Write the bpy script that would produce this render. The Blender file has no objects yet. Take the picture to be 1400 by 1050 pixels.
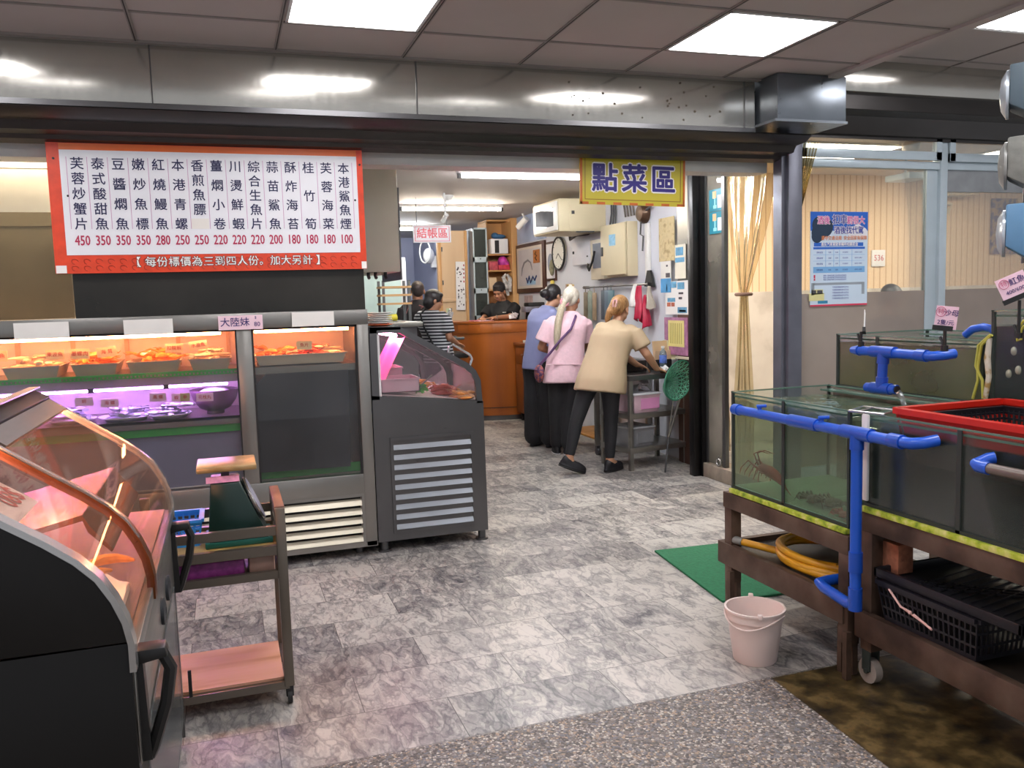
import bpy, bmesh, math, random
from mathutils import Vector, Matrix
PI = math.pi
rnd = random.Random(7)
scene = bpy.context.scene
COL = scene.collection

# ------------------------------------------------------------------ camera
cam = bpy.data.cameras.new('camera')
cam.sensor_width = 36.0
cam.lens = 1165.0 / 1400.0 * 36.0
cam.clip_end = 60
cam_ob = bpy.data.objects.new('camera', cam)
COL.objects.link(cam_ob)
def cam_axes(yaw, pitch, roll):
    d = Vector((math.sin(yaw) * math.cos(pitch), math.cos(yaw) * math.cos(pitch), math.sin(pitch)))
    r = Vector((math.cos(yaw), -math.sin(yaw), 0))
    u = r.cross(d)
    c, s = math.cos(roll), math.sin(roll)
    return c * r + s * u, -s * r + c * u, d
R_, U_, D_ = cam_axes(math.radians(18.52), math.radians(-5.69), math.radians(-1.70))
m3 = Matrix((R_, U_, -D_)).transposed()
cam_ob.matrix_world = Matrix.Translation((0, 0, 1.5)) @ m3.to_4x4()
scene.camera = cam_ob

# ------------------------------------------------------------------ world and exposure
scene.view_settings.view_transform = 'Standard'
scene.view_settings.look = 'None'
scene.view_settings.gamma = 1.0
scene.view_settings.use_curve_mapping = False
scene.view_settings.exposure = 1.1
world = bpy.data.worlds.new('world')
scene.world = world
world.use_nodes = True
world.node_tree.nodes['Background'].inputs[0].default_value = (0.75, 0.78, 0.85, 1)
world.node_tree.nodes['Background'].inputs[1].default_value = 0.32
scene.cycles.use_denoising = True
scene.cycles.max_bounces = 8
scene.cycles.transparent_max_bounces = 24
scene.cycles.sample_clamp_indirect = 6.0
scene.cycles.caustics_reflective = False
scene.cycles.caustics_refractive = False
PANEL_W = 9.0      # emission of the ceiling panels
TUBE_W = 78.0      # emission of the fluorescent tubes

# ------------------------------------------------------------------ colours and materials
def srgb(h):
    if isinstance(h, str):
        h = h.lstrip('#')
        v = [int(h[i:i + 2], 16) / 255 for i in (0, 2, 4)]
    else:
        v = [x / 255 for x in h]
    return tuple(x / 12.92 if x <= 0.04045 else ((x + 0.055) / 1.055) ** 2.4 for x in v) + (1.0,)

MATS = {}
def new_mat(name):
    m = bpy.data.materials.new(name)
    m.use_nodes = True
    nt = m.node_tree
    return m, nt, nt.nodes, nt.links, nt.nodes['Principled BSDF']

def mat(name, col, rough=0.5, metal=0.0, var=0.12, scale=8.0, bump=0.0, spec=0.5, stretch=(1, 1, 1), emit=None, estr=0.0, trans=0.0, alpha=1.0):
    """Principled material whose base colour is broken up by noise; optional bump."""
    if name in MATS:
        return MATS[name]
    m, nt, N, L, p = new_mat(name)
    c = srgb(col) if not isinstance(col, tuple) or len(col) != 4 else col
    p.inputs['Roughness'].default_value = rough
    p.inputs['Metallic'].default_value = metal
    p.inputs['Specular IOR Level'].default_value = spec
    p.inputs['Base Color'].default_value = c
    if trans:
        p.inputs['Transmission Weight'].default_value = trans
    if alpha < 1:
        p.inputs['Alpha'].default_value = alpha
    if emit is not None:
        p.inputs['Emission Color'].default_value = srgb(emit)
        p.inputs['Emission Strength'].default_value = estr
    if var > 0 or bump > 0:
        tc = N.new('ShaderNodeTexCoord'); mp = N.new('ShaderNodeMapping')
        mp.inputs['Scale'].default_value = stretch
        nz = N.new('ShaderNodeTexNoise'); nz.inputs['Scale'].default_value = scale; nz.inputs['Detail'].default_value = 6
        L.new(tc.outputs['Object'], mp.inputs[0]); L.new(mp.outputs[0], nz.inputs['Vector'])
        if var > 0:
            rp = N.new('ShaderNodeValToRGB')
            rp.color_ramp.elements[0].position = 0.3; rp.color_ramp.elements[1].position = 0.7
            rp.color_ramp.elements[0].color = tuple(x * (1 - var) for x in c[:3]) + (1,)
            rp.color_ramp.elements[1].color = tuple(min(1, x * (1 + var)) for x in c[:3]) + (1,)
            L.new(nz.outputs['Fac'], rp.inputs[0]); L.new(rp.outputs[0], p.inputs['Base Color'])
        if bump > 0:
            b = N.new('ShaderNodeBump'); b.inputs['Strength'].default_value = bump; b.inputs['Distance'].default_value = 0.01
            L.new(nz.outputs['Fac'], b.inputs['Height']); L.new(b.outputs[0], p.inputs['Normal'])
    MATS[name] = m
    return m

def steel(name, col='#98958f', rough=0.30, scratch=0.5, stretch=(1, 1, 12), bump=0.04):
    """Worn sheet metal: streaked roughness and slight colour patches."""
    if name in MATS:
        return MATS[name]
    m, nt, N, L, p = new_mat(name)
    c = srgb(col)
    p.inputs['Metallic'].default_value = 0.78
    tc = N.new('ShaderNodeTexCoord'); mp = N.new('ShaderNodeMapping'); mp.inputs['Scale'].default_value = stretch
    n1 = N.new('ShaderNodeTexNoise'); n1.inputs['Scale'].default_value = 6; n1.inputs['Detail'].default_value = 8
    n2 = N.new('ShaderNodeTexNoise'); n2.inputs['Scale'].default_value = 3; n2.inputs['Detail'].default_value = 5
    L.new(tc.outputs['Object'], mp.inputs[0]); L.new(mp.outputs[0], n1.inputs['Vector']); L.new(tc.outputs['Object'], n2.inputs['Vector'])
    mr = N.new('ShaderNodeMapRange'); mr.inputs[3].default_value = max(0.03, rough - 0.13 * scratch); mr.inputs[4].default_value = rough + 0.16 * scratch
    L.new(n1.outputs['Fac'], mr.inputs[0]); L.new(mr.outputs[0], p.inputs['Roughness'])
    rp = N.new('ShaderNodeValToRGB')
    rp.color_ramp.elements[0].position = 0.3; rp.color_ramp.elements[1].position = 0.75
    rp.color_ramp.elements[0].color = tuple(x * 0.84 for x in c[:3]) + (1,)
    rp.color_ramp.elements[1].color = c
    L.new(n2.outputs['Fac'], rp.inputs[0]); L.new(rp.outputs[0], p.inputs['Base Color'])
    b = N.new('ShaderNodeBump'); b.inputs['Strength'].default_value = bump; b.inputs['Distance'].default_value = 0.01
    L.new(n2.outputs['Fac'], b.inputs['Height']); L.new(b.outputs[0], p.inputs['Normal'])
    MATS[name] = m
    return m

def emis(name, col, strength):
    if name in MATS:
        return MATS[name]
    m, nt, N, L, p = new_mat(name)
    p.inputs['Base Color'].default_value = srgb(col)
    p.inputs['Emission Color'].default_value = srgb(col)
    p.inputs['Emission Strength'].default_value = strength
    MATS[name] = m
    return m

def glass(name, tint='#ffffff', haze=0.0, hazecol='#ffffff', gloss=0.5, rough=0.02, hscale=2.0):
    """Thin pane: clear tint + fresnel gloss + a streaky share of diffuse haze."""
    if name in MATS:
        return MATS[name]
    m, nt, N, L, p = new_mat(name)
    N.remove(p)
    out = N['Material Output']
    tr = N.new('ShaderNodeBsdfTransparent'); tr.inputs[0].default_value = srgb(tint)
    gl = N.new('ShaderNodeBsdfGlossy'); gl.inputs['Roughness'].default_value = rough
    fr = N.new('ShaderNodeFresnel'); fr.inputs[0].default_value = 1.45
    mul = N.new('ShaderNodeMath'); mul.operation = 'MULTIPLY'; mul.inputs[1].default_value = gloss
    L.new(fr.outputs[0], mul.inputs[0])
    last = tr
    if haze > 0:
        df = N.new('ShaderNodeBsdfDiffuse'); df.inputs[0].default_value = srgb(hazecol)
        nz = N.new('ShaderNodeTexNoise'); nz.inputs['Scale'].default_value = hscale; nz.inputs['Detail'].default_value = 5
        tc = N.new('ShaderNodeTexCoord'); L.new(tc.outputs['Object'], nz.inputs['Vector'])
        mr = N.new('ShaderNodeMapRange'); mr.inputs[1].default_value = 0.3; mr.inputs[2].default_value = 0.7
        mr.inputs[3].default_value = haze * 0.55; mr.inputs[4].default_value = min(1, haze * 1.45)
        L.new(nz.outputs['Fac'], mr.inputs[0])
        mx = N.new('ShaderNodeMixShader'); L.new(mr.outputs[0], mx.inputs[0]); L.new(tr.outputs[0], mx.inputs[1]); L.new(df.outputs[0], mx.inputs[2])
        last = mx
    m2 = N.new('ShaderNodeMixShader'); L.new(mul.outputs[0], m2.inputs[0]); L.new(last.outputs[0], m2.inputs[1]); L.new(gl.outputs[0], m2.inputs[2])
    L.new(m2.outputs[0], out.inputs[0])
    MATS[name] = m
    return m

# ------------------------------------------------------------------ mesh helpers
class MB:
    """Collects shapes in world (or local) coordinates and links them as one mesh object."""
    def __init__(s):
        s.bm = bmesh.new()
    def _add(s, verts, faces):
        vs = [s.bm.verts.new(v) for v in verts]
        fs = []
        for f in faces:
            try:
                fs.append(s.bm.faces.new([vs[i] for i in f]))
            except ValueError:
                pass
        return vs, fs
    def box(s, x0, y0, z0, x1, y1, z1, bev=0.0, M=None, seg=2):
        P = [Vector((x, y, z)) for z in (z0, z1) for y in (y0, y1) for x in (x0, x1)]
        if M is not None:
            P = [M @ p for p in P]
        vs, fs = s._add(P, [(0, 2, 3, 1), (4, 5, 7, 6), (0, 1, 5, 4), (1, 3, 7, 5), (3, 2, 6, 7), (2, 0, 4, 6)])
        if bev > 0:
            ed = list({e for f in fs for e in f.edges})
            bmesh.ops.bevel(s.bm, geom=ed, offset=bev, segments=seg, affect='EDGES', profile=0.5)
        return s
    def cbox(s, c, size, rot=(0, 0, 0), bev=0.0):
        from mathutils import Euler
        M = Matrix.Translation(c) @ Euler(rot).to_matrix().to_4x4()
        a, b, d = [v / 2 for v in size]
        return s.box(-a, -b, -d, a, b, d, bev, M)
    def bar(s, p, q, w, h=None, up=(0, 0, 1), bev=0.0):
        p, q = Vector(p), Vector(q); h = h or w
        d = (q - p); l = d.length; d.normalize(); u = Vector(up)
        if abs(d.dot(u)) > 0.98:
            u = Vector((0, 1, 0))
        x = d.cross(u).normalized(); z = x.cross(d)
        M = Matrix((x, d, z)).transposed().to_4x4(); M.translation = p
        return s.box(-w / 2, 0, -h / 2, w / 2, l, h / 2, bev, M)
    def loft(s, rings, cap=True, closed=True):
        n = len(rings[0]); vs = []; fs = []
        for r in rings:
            vs += list(r)
        for i in range(len(rings) - 1):
            for j in range(n if closed else n - 1):
                k = (j + 1) % n
                fs.append((i * n + j, i * n + k, (i + 1) * n + k, (i + 1) * n + j))
        if cap:
            fs.append(tuple(range(n - 1, -1, -1))); b = (len(rings) - 1) * n
            fs.append(tuple(b + j for j in range(n)))
        s._add(vs, fs)
        return s
    def tube(s, pts, r, n=10, closed=False, cap=True):
        pts = [Vector(p) for p in pts]; m = len(pts)
        rr = r if isinstance(r, (list, tuple)) else [r] * m
        rings = []; prev = None
        for i, p in enumerate(pts):
            if closed:
                t = pts[(i + 1) % m] - pts[i - 1]
            else:
                t = pts[min(i + 1, m - 1)] - pts[max(i - 1, 0)]
            t.normalize()
            if prev is None:
                a = t.orthogonal().normalized()
            else:
                a = (prev - t * prev.dot(t))
                a = a.normalized() if a.length > 1e-6 else t.orthogonal().normalized()
            prev = a; b = t.cross(a)
            rings.append([p + (a * math.cos(2 * PI * k / n) + b * math.sin(2 * PI * k / n)) * rr[i] for k in range(n)])
        if closed:
            rings.append(rings[0]); return s.loft(rings, False)
        return s.loft(rings, cap)
    def cyl(s, p, q, r, r2=None, n=16):
        return s.tube([p, q], [r, r if r2 is None else r2], n)
    def lathe(s, prof, c=(0, 0, 0), n=24, sx=1.0, sy=1.0, axis='z', cap=True):
        c = Vector(c); rings = []
        for (r, z) in prof:
            ring = []
            for k in range(n):
                a = 2 * PI * k / n
                x, y = r * math.cos(a) * sx, r * math.sin(a) * sy
                v = (x, y, z) if axis == 'z' else ((x, z, -y) if axis == 'y' else (z, x, y))
                ring.append(c + Vector(v))
            rings.append(ring)
        return s.loft(rings, cap)
    def ell(s, c, r, M=None, n=16, m=10):
        c = Vector(c); r = (r, r, r) if not isinstance(r, (tuple, list)) else r
        rings = []
        for i in range(m + 1):
            t = PI * (i + 0.02) / (m + 0.04)
            ring = []
            for k in range(n):
                a = 2 * PI * k / n
                v = Vector((r[0] * math.sin(t) * math.cos(a), r[1] * math.sin(t) * math.sin(a), -r[2] * math.cos(t)))
                ring.append(c + (M @ v if M is not None else v))
            rings.append(ring)
        return s.loft(rings)
    def prism(s, poly, axis, a, b, bev=0.0):
        """poly: 2D outline; axis x: (y,z), y: (x,z), z: (x,y); extruded from a to b."""
        def P(u, v, w):
            return {'x': (w, u, v), 'y': (u, w, v), 'z': (u, v, w)}[axis]
        n = len(poly)
        vs, fs = s._add([P(u, v, a) for u, v in poly] + [P(u, v, b) for u, v in poly],
                        [tuple(range(n - 1, -1, -1)), tuple(range(n, 2 * n))] + [(i, (i + 1) % n, n + (i + 1) % n, n + i) for i in range(n)])
        if bev > 0:
            ed = list({e for f in fs for e in f.edges})
            bmesh.ops.bevel(s.bm, geom=ed, offset=bev, segments=2, affect='EDGES', profile=0.5)
        return s
    def ribbon(s, path, axis, a, b, t):
        """A strip of thickness t following a 2D path, extruded along axis from a to b."""
        up, dn = [], []
        for i, (u, v) in enumerate(path):
            p0 = Vector(path[max(i - 1, 0)]); p1 = Vector(path[min(i + 1, len(path) - 1)])
            d = (p1 - p0).normalized(); nrm = Vector((-d.y, d.x)) * t / 2
            up.append((u + nrm.x, v + nrm.y)); dn.append((u - nrm.x, v - nrm.y))
        def P(q, w):
            u, v = q
            return {'x': (w, u, v), 'y': (u, w, v), 'z': (u, v, w)}[axis]
        rings = [[P(up[i], a), P(up[i], b), P(dn[i], b), P(dn[i], a)] for i in range(len(path))]
        return s.loft(rings)
    def grid(s, fn, nu, nv, t=0.0):
        V = [[Vector(fn(i / nu, j / nv)) for j in range(nv + 1)] for i in range(nu + 1)]
        vs = [v for row in V for v in row]; fs = []
        w = nv + 1
        for i in range(nu):
            for j in range(nv):
                fs.append((i * w + j, (i + 1) * w + j, (i + 1) * w + j + 1, i * w + j + 1))
        s._add(vs, fs)
        return s
    def text(s, body, size, M, off=0.0, sx=1.0, depth=0.0, align='CENTER', space=1.0, ring=False):
        cu = bpy.data.curves.new('lettering', 'FONT')
        cu.body = body; cu.size = size; cu.extrude = depth
        cu.align_x = align; cu.align_y = 'CENTER'; cu.space_character = space
        cu.resolution_u = 2
        ob = bpy.data.objects.new('lettering', cu)
        me = bpy.data.meshes.new_from_object(ob)
        me.transform(Matrix.Diagonal((sx, 1, 1, 1)))
        sh = [(0, 0)] if off <= 0 else ([(off * math.cos(a), off * math.sin(a)) for a in ([k * PI / 4 for k in range(8)] if ring else [0.5, 0.5 + PI * 2 / 3, 0.5 + PI * 4 / 3])])
        for i_, (dx, dy) in enumerate(sh):
            m_ = me.copy(); m_.transform(M @ Matrix.Translation((dx, dy, 0.00012 * i_))); s.bm.from_mesh(m_); bpy.data.meshes.remove(m_)
        bpy.data.objects.remove(ob); bpy.data.curves.remove(cu); bpy.data.meshes.remove(me)
        return s
    def build(s, name, m, parent=None, smooth=40, local=False, solid=0.0):
        me = bpy.data.meshes.new(name)
        bmesh.ops.recalc_face_normals(s.bm, faces=s.bm.faces)
        if solid:
            bmesh.ops.solidify(s.bm, geom=s.bm.faces[:], thickness=solid)
        s.bm.to_mesh(me); s.bm.free()
        o = bpy.data.objects.new(name, me); COL.objects.link(o)
        for x in (m if isinstance(m, (list, tuple)) else [m]):
            me.materials.append(x)
        if parent is not None:
            if not local:
                me.transform(WM[parent.name].inverted())
            o.parent = parent
            WM[o.name] = WM[parent.name]
        else:
            WM[o.name] = Matrix.Identity(4)
        if smooth:
            me.polygons.foreach_set('use_smooth', [True] * len(me.polygons))
            me.set_sharp_from_angle(angle=math.radians(smooth))
        return o
WM = {}

def recenter(o):
    """Put a single-mesh thing's origin at the middle of its base."""
    me = o.data
    xs = [v.co for v in me.vertices]
    lo = Vector([min(v[i] for v in xs) for i in range(3)]); hi = Vector([max(v[i] for v in xs) for i in range(3)])
    c = Vector(((lo.x + hi.x) / 2, (lo.y + hi.y) / 2, lo.z))
    me.transform(Matrix.Translation(-c)); o.location = c; WM[o.name] = Matrix.Translation(c)

def tag(o, label, cat, group=None, kind=None):
    o['label'] = label; o['category'] = cat
    if group: o['group'] = group
    if kind: o['kind'] = kind
    return o
def thing(name, label, cat, loc, rz=0.0, group=None):
    o = bpy.data.objects.new(name, None); COL.objects.link(o)
    o.empty_display_size = 0.05
    o.location = loc; o.rotation_euler = (0, 0, rz)
    WM[o.name] = Matrix.Translation(loc) @ Matrix.Rotation(rz, 4, 'Z')
    return tag(o, label, cat, group)
def solo(name, label, cat, mb, m, group=None, smooth=40, kind=None):
    o = mb.build(name, m, None, smooth); recenter(o)
    return tag(o, label, cat, group, kind)
def struct(name, mb, m, label=None, smooth=30, parent=None):
    o = mb.build(name, m, parent, smooth)
    if parent is None:
        o['kind'] = 'structure'
        if label: o['label'] = label
    return o
def copy_tree(src, loc, rz=None, label=None):
    """A thing copied with its parts and their sub-parts."""
    r = src.copy(); COL.objects.link(r); r.location = loc
    if rz is not None: r.rotation_euler = (0, 0, rz)
    if label: r['label'] = label
    WM[r.name] = Matrix.Translation(loc) @ Matrix.Rotation(r.rotation_euler.z, 4, 'Z')
    for ch in list(src.children):
        c = ch.copy(); COL.objects.link(c); c.parent = r
        for g in list(ch.children):
            d = g.copy(); COL.objects.link(d); d.parent = c
    return r
def face_xz(x, y, z, rz=0.0, tilt=0.0):
    """Matrix that stands text up facing -Y at a point (then turned by rz about Z)."""
    return Matrix.Translation((x, y, z)) @ Matrix.Rotation(rz, 4, 'Z') @ Matrix.Rotation(PI / 2 + tilt, 4, 'X')

def ray_(px, py):
    return D_ + (px - 700) / 1165.0 * R_ - (py - 525) / 1165.0 * U_
def at(px, py, Y):
    """The point at depth Y along a sight line of the survey."""
    v = ray_(px, py); t = Y / v.y
    return Vector((0, 0, 1.5)) + v * t
def atX(px, py, X):
    v = ray_(px, py); t = X / v.x
    return Vector((0, 0, 1.5)) + v * t
def atZ(px, py, Z):
    v = ray_(px, py); t = (Z - 1.5) / v.z
    return Vector((0, 0, 1.5)) + v * t
def card(name, label, cat, c, w, h, mt, lines=(), ink=None, rz=0.0, tilt=0.0, group=None, t=0.003, roll=0.0, clip=None):
    """A small upright card centred on c facing -Y (then turned), with its writing as a part."""
    M = Matrix.Translation(c) @ Matrix.Rotation(rz, 4, 'Z') @ Matrix.Rotation(tilt, 4, 'X') @ Matrix.Rotation(roll, 4, 'Y')
    root = thing(name, label, cat, (c[0], c[1], c[2] - h / 2), group=group)
    mb = MB(); mb.box(-w / 2, -t / 2, -h / 2, w / 2, t / 2, h / 2, M=M); mb.build('sheet', mt, root)
    if lines:
        mb = MB()
        for (body, size, dx, dz) in lines:
            mb.text(body, size, M @ Matrix.Translation((dx, -t / 2 - 0.0012, dz)) @ Matrix.Rotation(PI / 2, 4, 'X'), off=size * 0.012)
        mb.build('lettering', ink, root, smooth=0)
    return root, M
# ------------------------------------------------------------------ structure materials
def marble_mat():
    m, nt, N, L, p = new_mat('marble tiles')
    tc = N.new('ShaderNodeTexCoord'); mp = N.new('ShaderNodeMapping'); mp.inputs['Location'].default_value = (0.22, -0.215, 0)
    L.new(tc.outputs['Object'], mp.inputs[0])
    br = N.new('ShaderNodeTexBrick'); br.inputs['Scale'].default_value = 1.0
    br.inputs['Brick Width'].default_value = 0.627; br.inputs['Row Height'].default_value = 0.3135
    br.inputs['Mortar Size'].default_value = 0.0016; br.inputs['Mortar Smooth'].default_value = 0.3; br.offset = 0.5
    br.inputs['Color1'].default_value = (0, 0, 0, 1); br.inputs['Color2'].default_value = (1, 1, 1, 1); br.inputs['Mortar'].default_value = (0.5, 0.5, 0.5, 1)
    L.new(mp.outputs[0], br.inputs['Vector'])
    # per-tile shift of the pattern
    sc = N.new('ShaderNodeVectorMath'); sc.operation = 'SCALE'; sc.inputs['Scale'].default_value = 13.0
    L.new(br.outputs['Color'], sc.inputs[0])
    ad = N.new('ShaderNodeVectorMath'); ad.operation = 'ADD'
    m2 = N.new('ShaderNodeMapping'); m2.inputs['Rotation'].default_value = (0, 0, 0.9); m2.inputs['Scale'].default_value = (1.0, 0.45, 1)
    L.new(tc.outputs['Object'], m2.inputs[0]); L.new(m2.outputs[0], ad.inputs[0]); L.new(sc.outputs[0], ad.inputs[1])
    wn = N.new('ShaderNodeTexNoise'); wn.inputs['Scale'].default_value = 7; wn.inputs['Detail'].default_value = 6
    L.new(ad.outputs[0], wn.inputs['Vector'])
    wm = N.new('ShaderNodeVectorMath'); wm.operation = 'MULTIPLY_ADD'; wm.inputs[1].default_value = (0.5, 0.5, 0.5)
    L.new(wn.outputs['Color'], wm.inputs[0]); L.new(ad.outputs[0], wm.inputs[2])
    vo = N.new('ShaderNodeTexVoronoi'); vo.feature = 'DISTANCE_TO_EDGE'; vo.inputs['Scale'].default_value = 14
    L.new(wm.outputs[0], vo.inputs['Vector'])
    vr = N.new('ShaderNodeMapRange'); vr.inputs[1].default_value = 0.0; vr.inputs[2].default_value = 0.15
    L.new(vo.outputs['Distance'], vr.inputs[0])
    n2 = N.new('ShaderNodeTexNoise'); n2.inputs['Scale'].default_value = 9; n2.inputs['Detail'].default_value = 9; n2.inputs['Roughness'].default_value = 0.65
    L.new(wm.outputs[0], n2.inputs['Vector'])
    mu = N.new('ShaderNodeMath'); mu.operation = 'MULTIPLY_ADD'; mu.inputs[1].default_value = 0.24
    L.new(vr.outputs[0], mu.inputs[0]); 
    n2r = N.new('ShaderNodeMapRange'); n2r.inputs[1].default_value = 0.25; n2r.inputs[2].default_value = 0.75; n2r.inputs[3].default_value = -0.1; n2r.inputs[4].default_value = 0.85
    L.new(n2.outputs['Fac'], n2r.inputs[0]); L.new(n2r.outputs[0], mu.inputs[2])
    sep = N.new('ShaderNodeSeparateColor'); L.new(br.outputs['Color'], sep.inputs[0])
    tb = N.new('ShaderNodeMath'); tb.operation = 'MULTIPLY_ADD'; tb.inputs[1].default_value = 0.38
    L.new(sep.outputs[0], tb.inputs[0]); L.new(mu.outputs[0], tb.inputs[2])
    rp = N.new('ShaderNodeValToRGB'); e = rp.color_ramp.elements
    e[0].position = 0.18; e[0].color = srgb('#46444a'); e[1].position = 0.98; e[1].color = srgb('#c9c3ba')
    a = e.new(0.48); a.color = srgb('#7d7978'); a = e.new(0.72); a.color = srgb('#a39d98')
    L.new(tb.outputs[0], rp.inputs[0])
    mx = N.new('ShaderNodeMix'); mx.data_type = 'RGBA'; mx.inputs['B'].default_value = srgb('#4a4744')
    L.new(br.outputs['Fac'], mx.inputs['Factor']); L.new(rp.outputs[0], mx.inputs['A'])
    # worn dirt patches
    n3 = N.new('ShaderNodeTexNoise'); n3.inputs['Scale'].default_value = 1.3; n3.inputs['Detail'].default_value = 6
    L.new(tc.outputs['Object'], n3.inputs['Vector'])
    r3 = N.new('ShaderNodeMapRange'); r3.inputs[1].default_value = 0.35; r3.inputs[2].default_value = 0.7; r3.inputs[3].default_value = 0.78; r3.inputs[4].default_value = 1.0
    L.new(n3.outputs['Fac'], r3.inputs[0])
    mm = N.new('ShaderNodeMix'); mm.data_type = 'RGBA'; mm.blend_type = 'MULTIPLY'; mm.inputs['Factor'].default_value = 1
    L.new(mx.outputs['Result'], mm.inputs['A']); L.new(r3.outputs[0], mm.inputs['B'])
    L.new(mm.outputs['Result'], p.inputs['Base Color'])
    rr = N.new('ShaderNodeMapRange'); rr.inputs[3].default_value = 0.28; rr.inputs[4].default_value = 0.5
    L.new(n3.outputs['Fac'], rr.inputs[0]); L.new(rr.outputs[0], p.inputs['Roughness'])
    return m
def pebble_mat():
    m, nt, N, L, p = new_mat('washed pebble floor')
    tc = N.new('ShaderNodeTexCoord')
    vo = N.new('ShaderNodeTexVoronoi'); vo.inputs['Scale'].default_value = 105
    vd = N.new('ShaderNodeTexVoronoi'); vd.feature = 'DISTANCE_TO_EDGE'; vd.inputs['Scale'].default_value = 105
    for v in (vo, vd): L.new(tc.outputs['Object'], v.inputs['Vector'])
    sp = N.new('ShaderNodeSeparateColor'); L.new(vo.outputs['Color'], sp.inputs[0])
    rp = N.new('ShaderNodeValToRGB'); e = rp.color_ramp.elements; rp.color_ramp.interpolation = 'CONSTANT'
    e[0].position = 0; e[0].color = srgb('#4c4644'); e[1].position = 0.85; e[1].color = srgb('#b9b0a4')
    for q, c in ((0.22, '#716761'), (0.42, '#8c8480'), (0.6, '#a08a76'), (0.72, '#6a6a70')):
        a = e.new(q); a.color = srgb(c)
    L.new(sp.outputs[0], rp.inputs[0])
    er = N.new('ShaderNodeMapRange'); er.inputs[2].default_value = 0.12; L.new(vd.outputs['Distance'], er.inputs[0])
    mx = N.new('ShaderNodeMix'); mx.data_type = 'RGBA'; mx.inputs['A'].default_value = srgb('#5d5650')
    L.new(er.outputs[0], mx.inputs['Factor']); L.new(rp.outputs[0], mx.inputs['B']); L.new(mx.outputs['Result'], p.inputs['Base Color'])
    b = N.new('ShaderNodeBump'); b.inputs['Strength'].default_value = 0.5; b.inputs['Distance'].default_value = 0.004
    L.new(vd.outputs['Distance'], b.inputs['Height']); L.new(b.outputs[0], p.inputs['Normal'])
    p.inputs['Roughness'].default_value = 0.55
    return m
def ramp_noise(name, stops, scale=3, rough=0.5, detail=8, bump=0.2, stretch=(1, 1, 1), metal=0.0, spec=0.5):
    m, nt, N, L, p = new_mat(name)
    tc = N.new('ShaderNodeTexCoord'); mp = N.new('ShaderNodeMapping'); mp.inputs['Scale'].default_value = stretch
    nz = N.new('ShaderNodeTexNoise'); nz.inputs['Scale'].default_value = scale; nz.inputs['Detail'].default_value = detail
    L.new(tc.outputs['Object'], mp.inputs[0]); L.new(mp.outputs[0], nz.inputs['Vector'])
    rp = N.new('ShaderNodeValToRGB'); e = rp.color_ramp.elements
    e[0].position = stops[0][0]; e[0].color = srgb(stops[0][1]); e[1].position = stops[-1][0]; e[1].color = srgb(stops[-1][1])
    for q, c in stops[1:-1]:
        a = e.new(q); a.color = srgb(c)
    L.new(nz.outputs['Fac'], rp.inputs[0]); L.new(rp.outputs[0], p.inputs['Base Color'])
    p.inputs['Roughness'].default_value = rough; p.inputs['Metallic'].default_value = metal; p.inputs['Specular IOR Level'].default_value = spec
    if bump:
        b = N.new('ShaderNodeBump'); b.inputs['Strength'].default_value = bump; b.inputs['Distance'].default_value = 0.01
        L.new(nz.outputs['Fac'], b.inputs['Height']); L.new(b.outputs[0], p.inputs['Normal'])
    return m
def stripes_mat(name, base, line, period, width, axis='X', rough=0.6, wood=False):
    m, nt, N, L, p = new_mat(name)
    tc = N.new('ShaderNodeTexCoord'); sx = N.new('ShaderNodeSeparateXYZ'); L.new(tc.outputs['Object'], sx.inputs[0])
    md = N.new('ShaderNodeMath'); md.operation = 'PINGPONG'; md.inputs[1].default_value = period / 2
    L.new(sx.outputs[axis], md.inputs[0])
    ls = N.new('ShaderNodeMath'); ls.operation = 'LESS_THAN'; ls.inputs[1].default_value = width / 2
    L.new(md.outputs[0], ls.inputs[0])
    mx = N.new('ShaderNodeMix'); mx.data_type = 'RGBA'; mx.inputs['A'].default_value = srgb(base); mx.inputs['B'].default_value = srgb(line)
    L.new(ls.outputs[0], mx.inputs['Factor']); L.new(mx.outputs['Result'], p.inputs['Base Color'])
    p.inputs['Roughness'].default_value = rough
    return m

M_MARBLE = marble_mat(); M_PEBBLE = pebble_mat()
M_GUTTER = ramp_noise('wet stained concrete', [(0.3, '#1d1812'), (0.5, '#4b3d24'), (0.62, '#6d5a37'), (0.75, '#3a3226')], 11, 0.3)
M_CEIL = mat('ceiling board', '#b9aea8', 0.75, var=0.03, scale=3)
M_GRID = mat('ceiling grid', '#8f8680', 0.6, var=0.05)
M_GROOVE = mat('dark groove', '#3a3230', 0.8, var=0)
M_BEAM = steel('dull stainless beam', '#c2beb4', 0.17, 0.5, (6, 1, 1.5), 0.008)
M_SHUTTER = steel('dark shutter metal', '#4a4745', 0.38, 0.6, (1, 1, 20))
M_DARK = mat('dark underside', '#3f3a37', 0.6, 0.3)
M_STEEL = steel('stainless steel')
M_STEELD = steel('dark stainless', '#6d6c6c', 0.3, 0.5)
M_WALLW = mat('white painted wall', '#d3d4dc', 0.6, var=0.04, scale=2, bump=0.05)
M_WALLB = mat('blue grey wall', '#aeb3cd', 0.7, var=0.04, scale=2)
M_CEIL2 = mat('inner ceiling', '#cfc6bd', 0.7, var=0.03, scale=2)
M_STRIPE = stripes_mat('cream striped panelling', '#e2c5a4', '#bb9a78', 0.078, 0.012)
M_WAINS = ramp_noise('pale marble wainscot', [(0.35, '#b9b0a6'), (0.5, '#d3cbc2'), (0.7, '#dcd5cc')], 3, 0.4, bump=0)
M_ALU = mat('white aluminium', '#b9c6cc', 0.4, 0.2, var=0.04)
M_PANEL = emis('ceiling panel light', '#fbfaff', PANEL_W)
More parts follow.
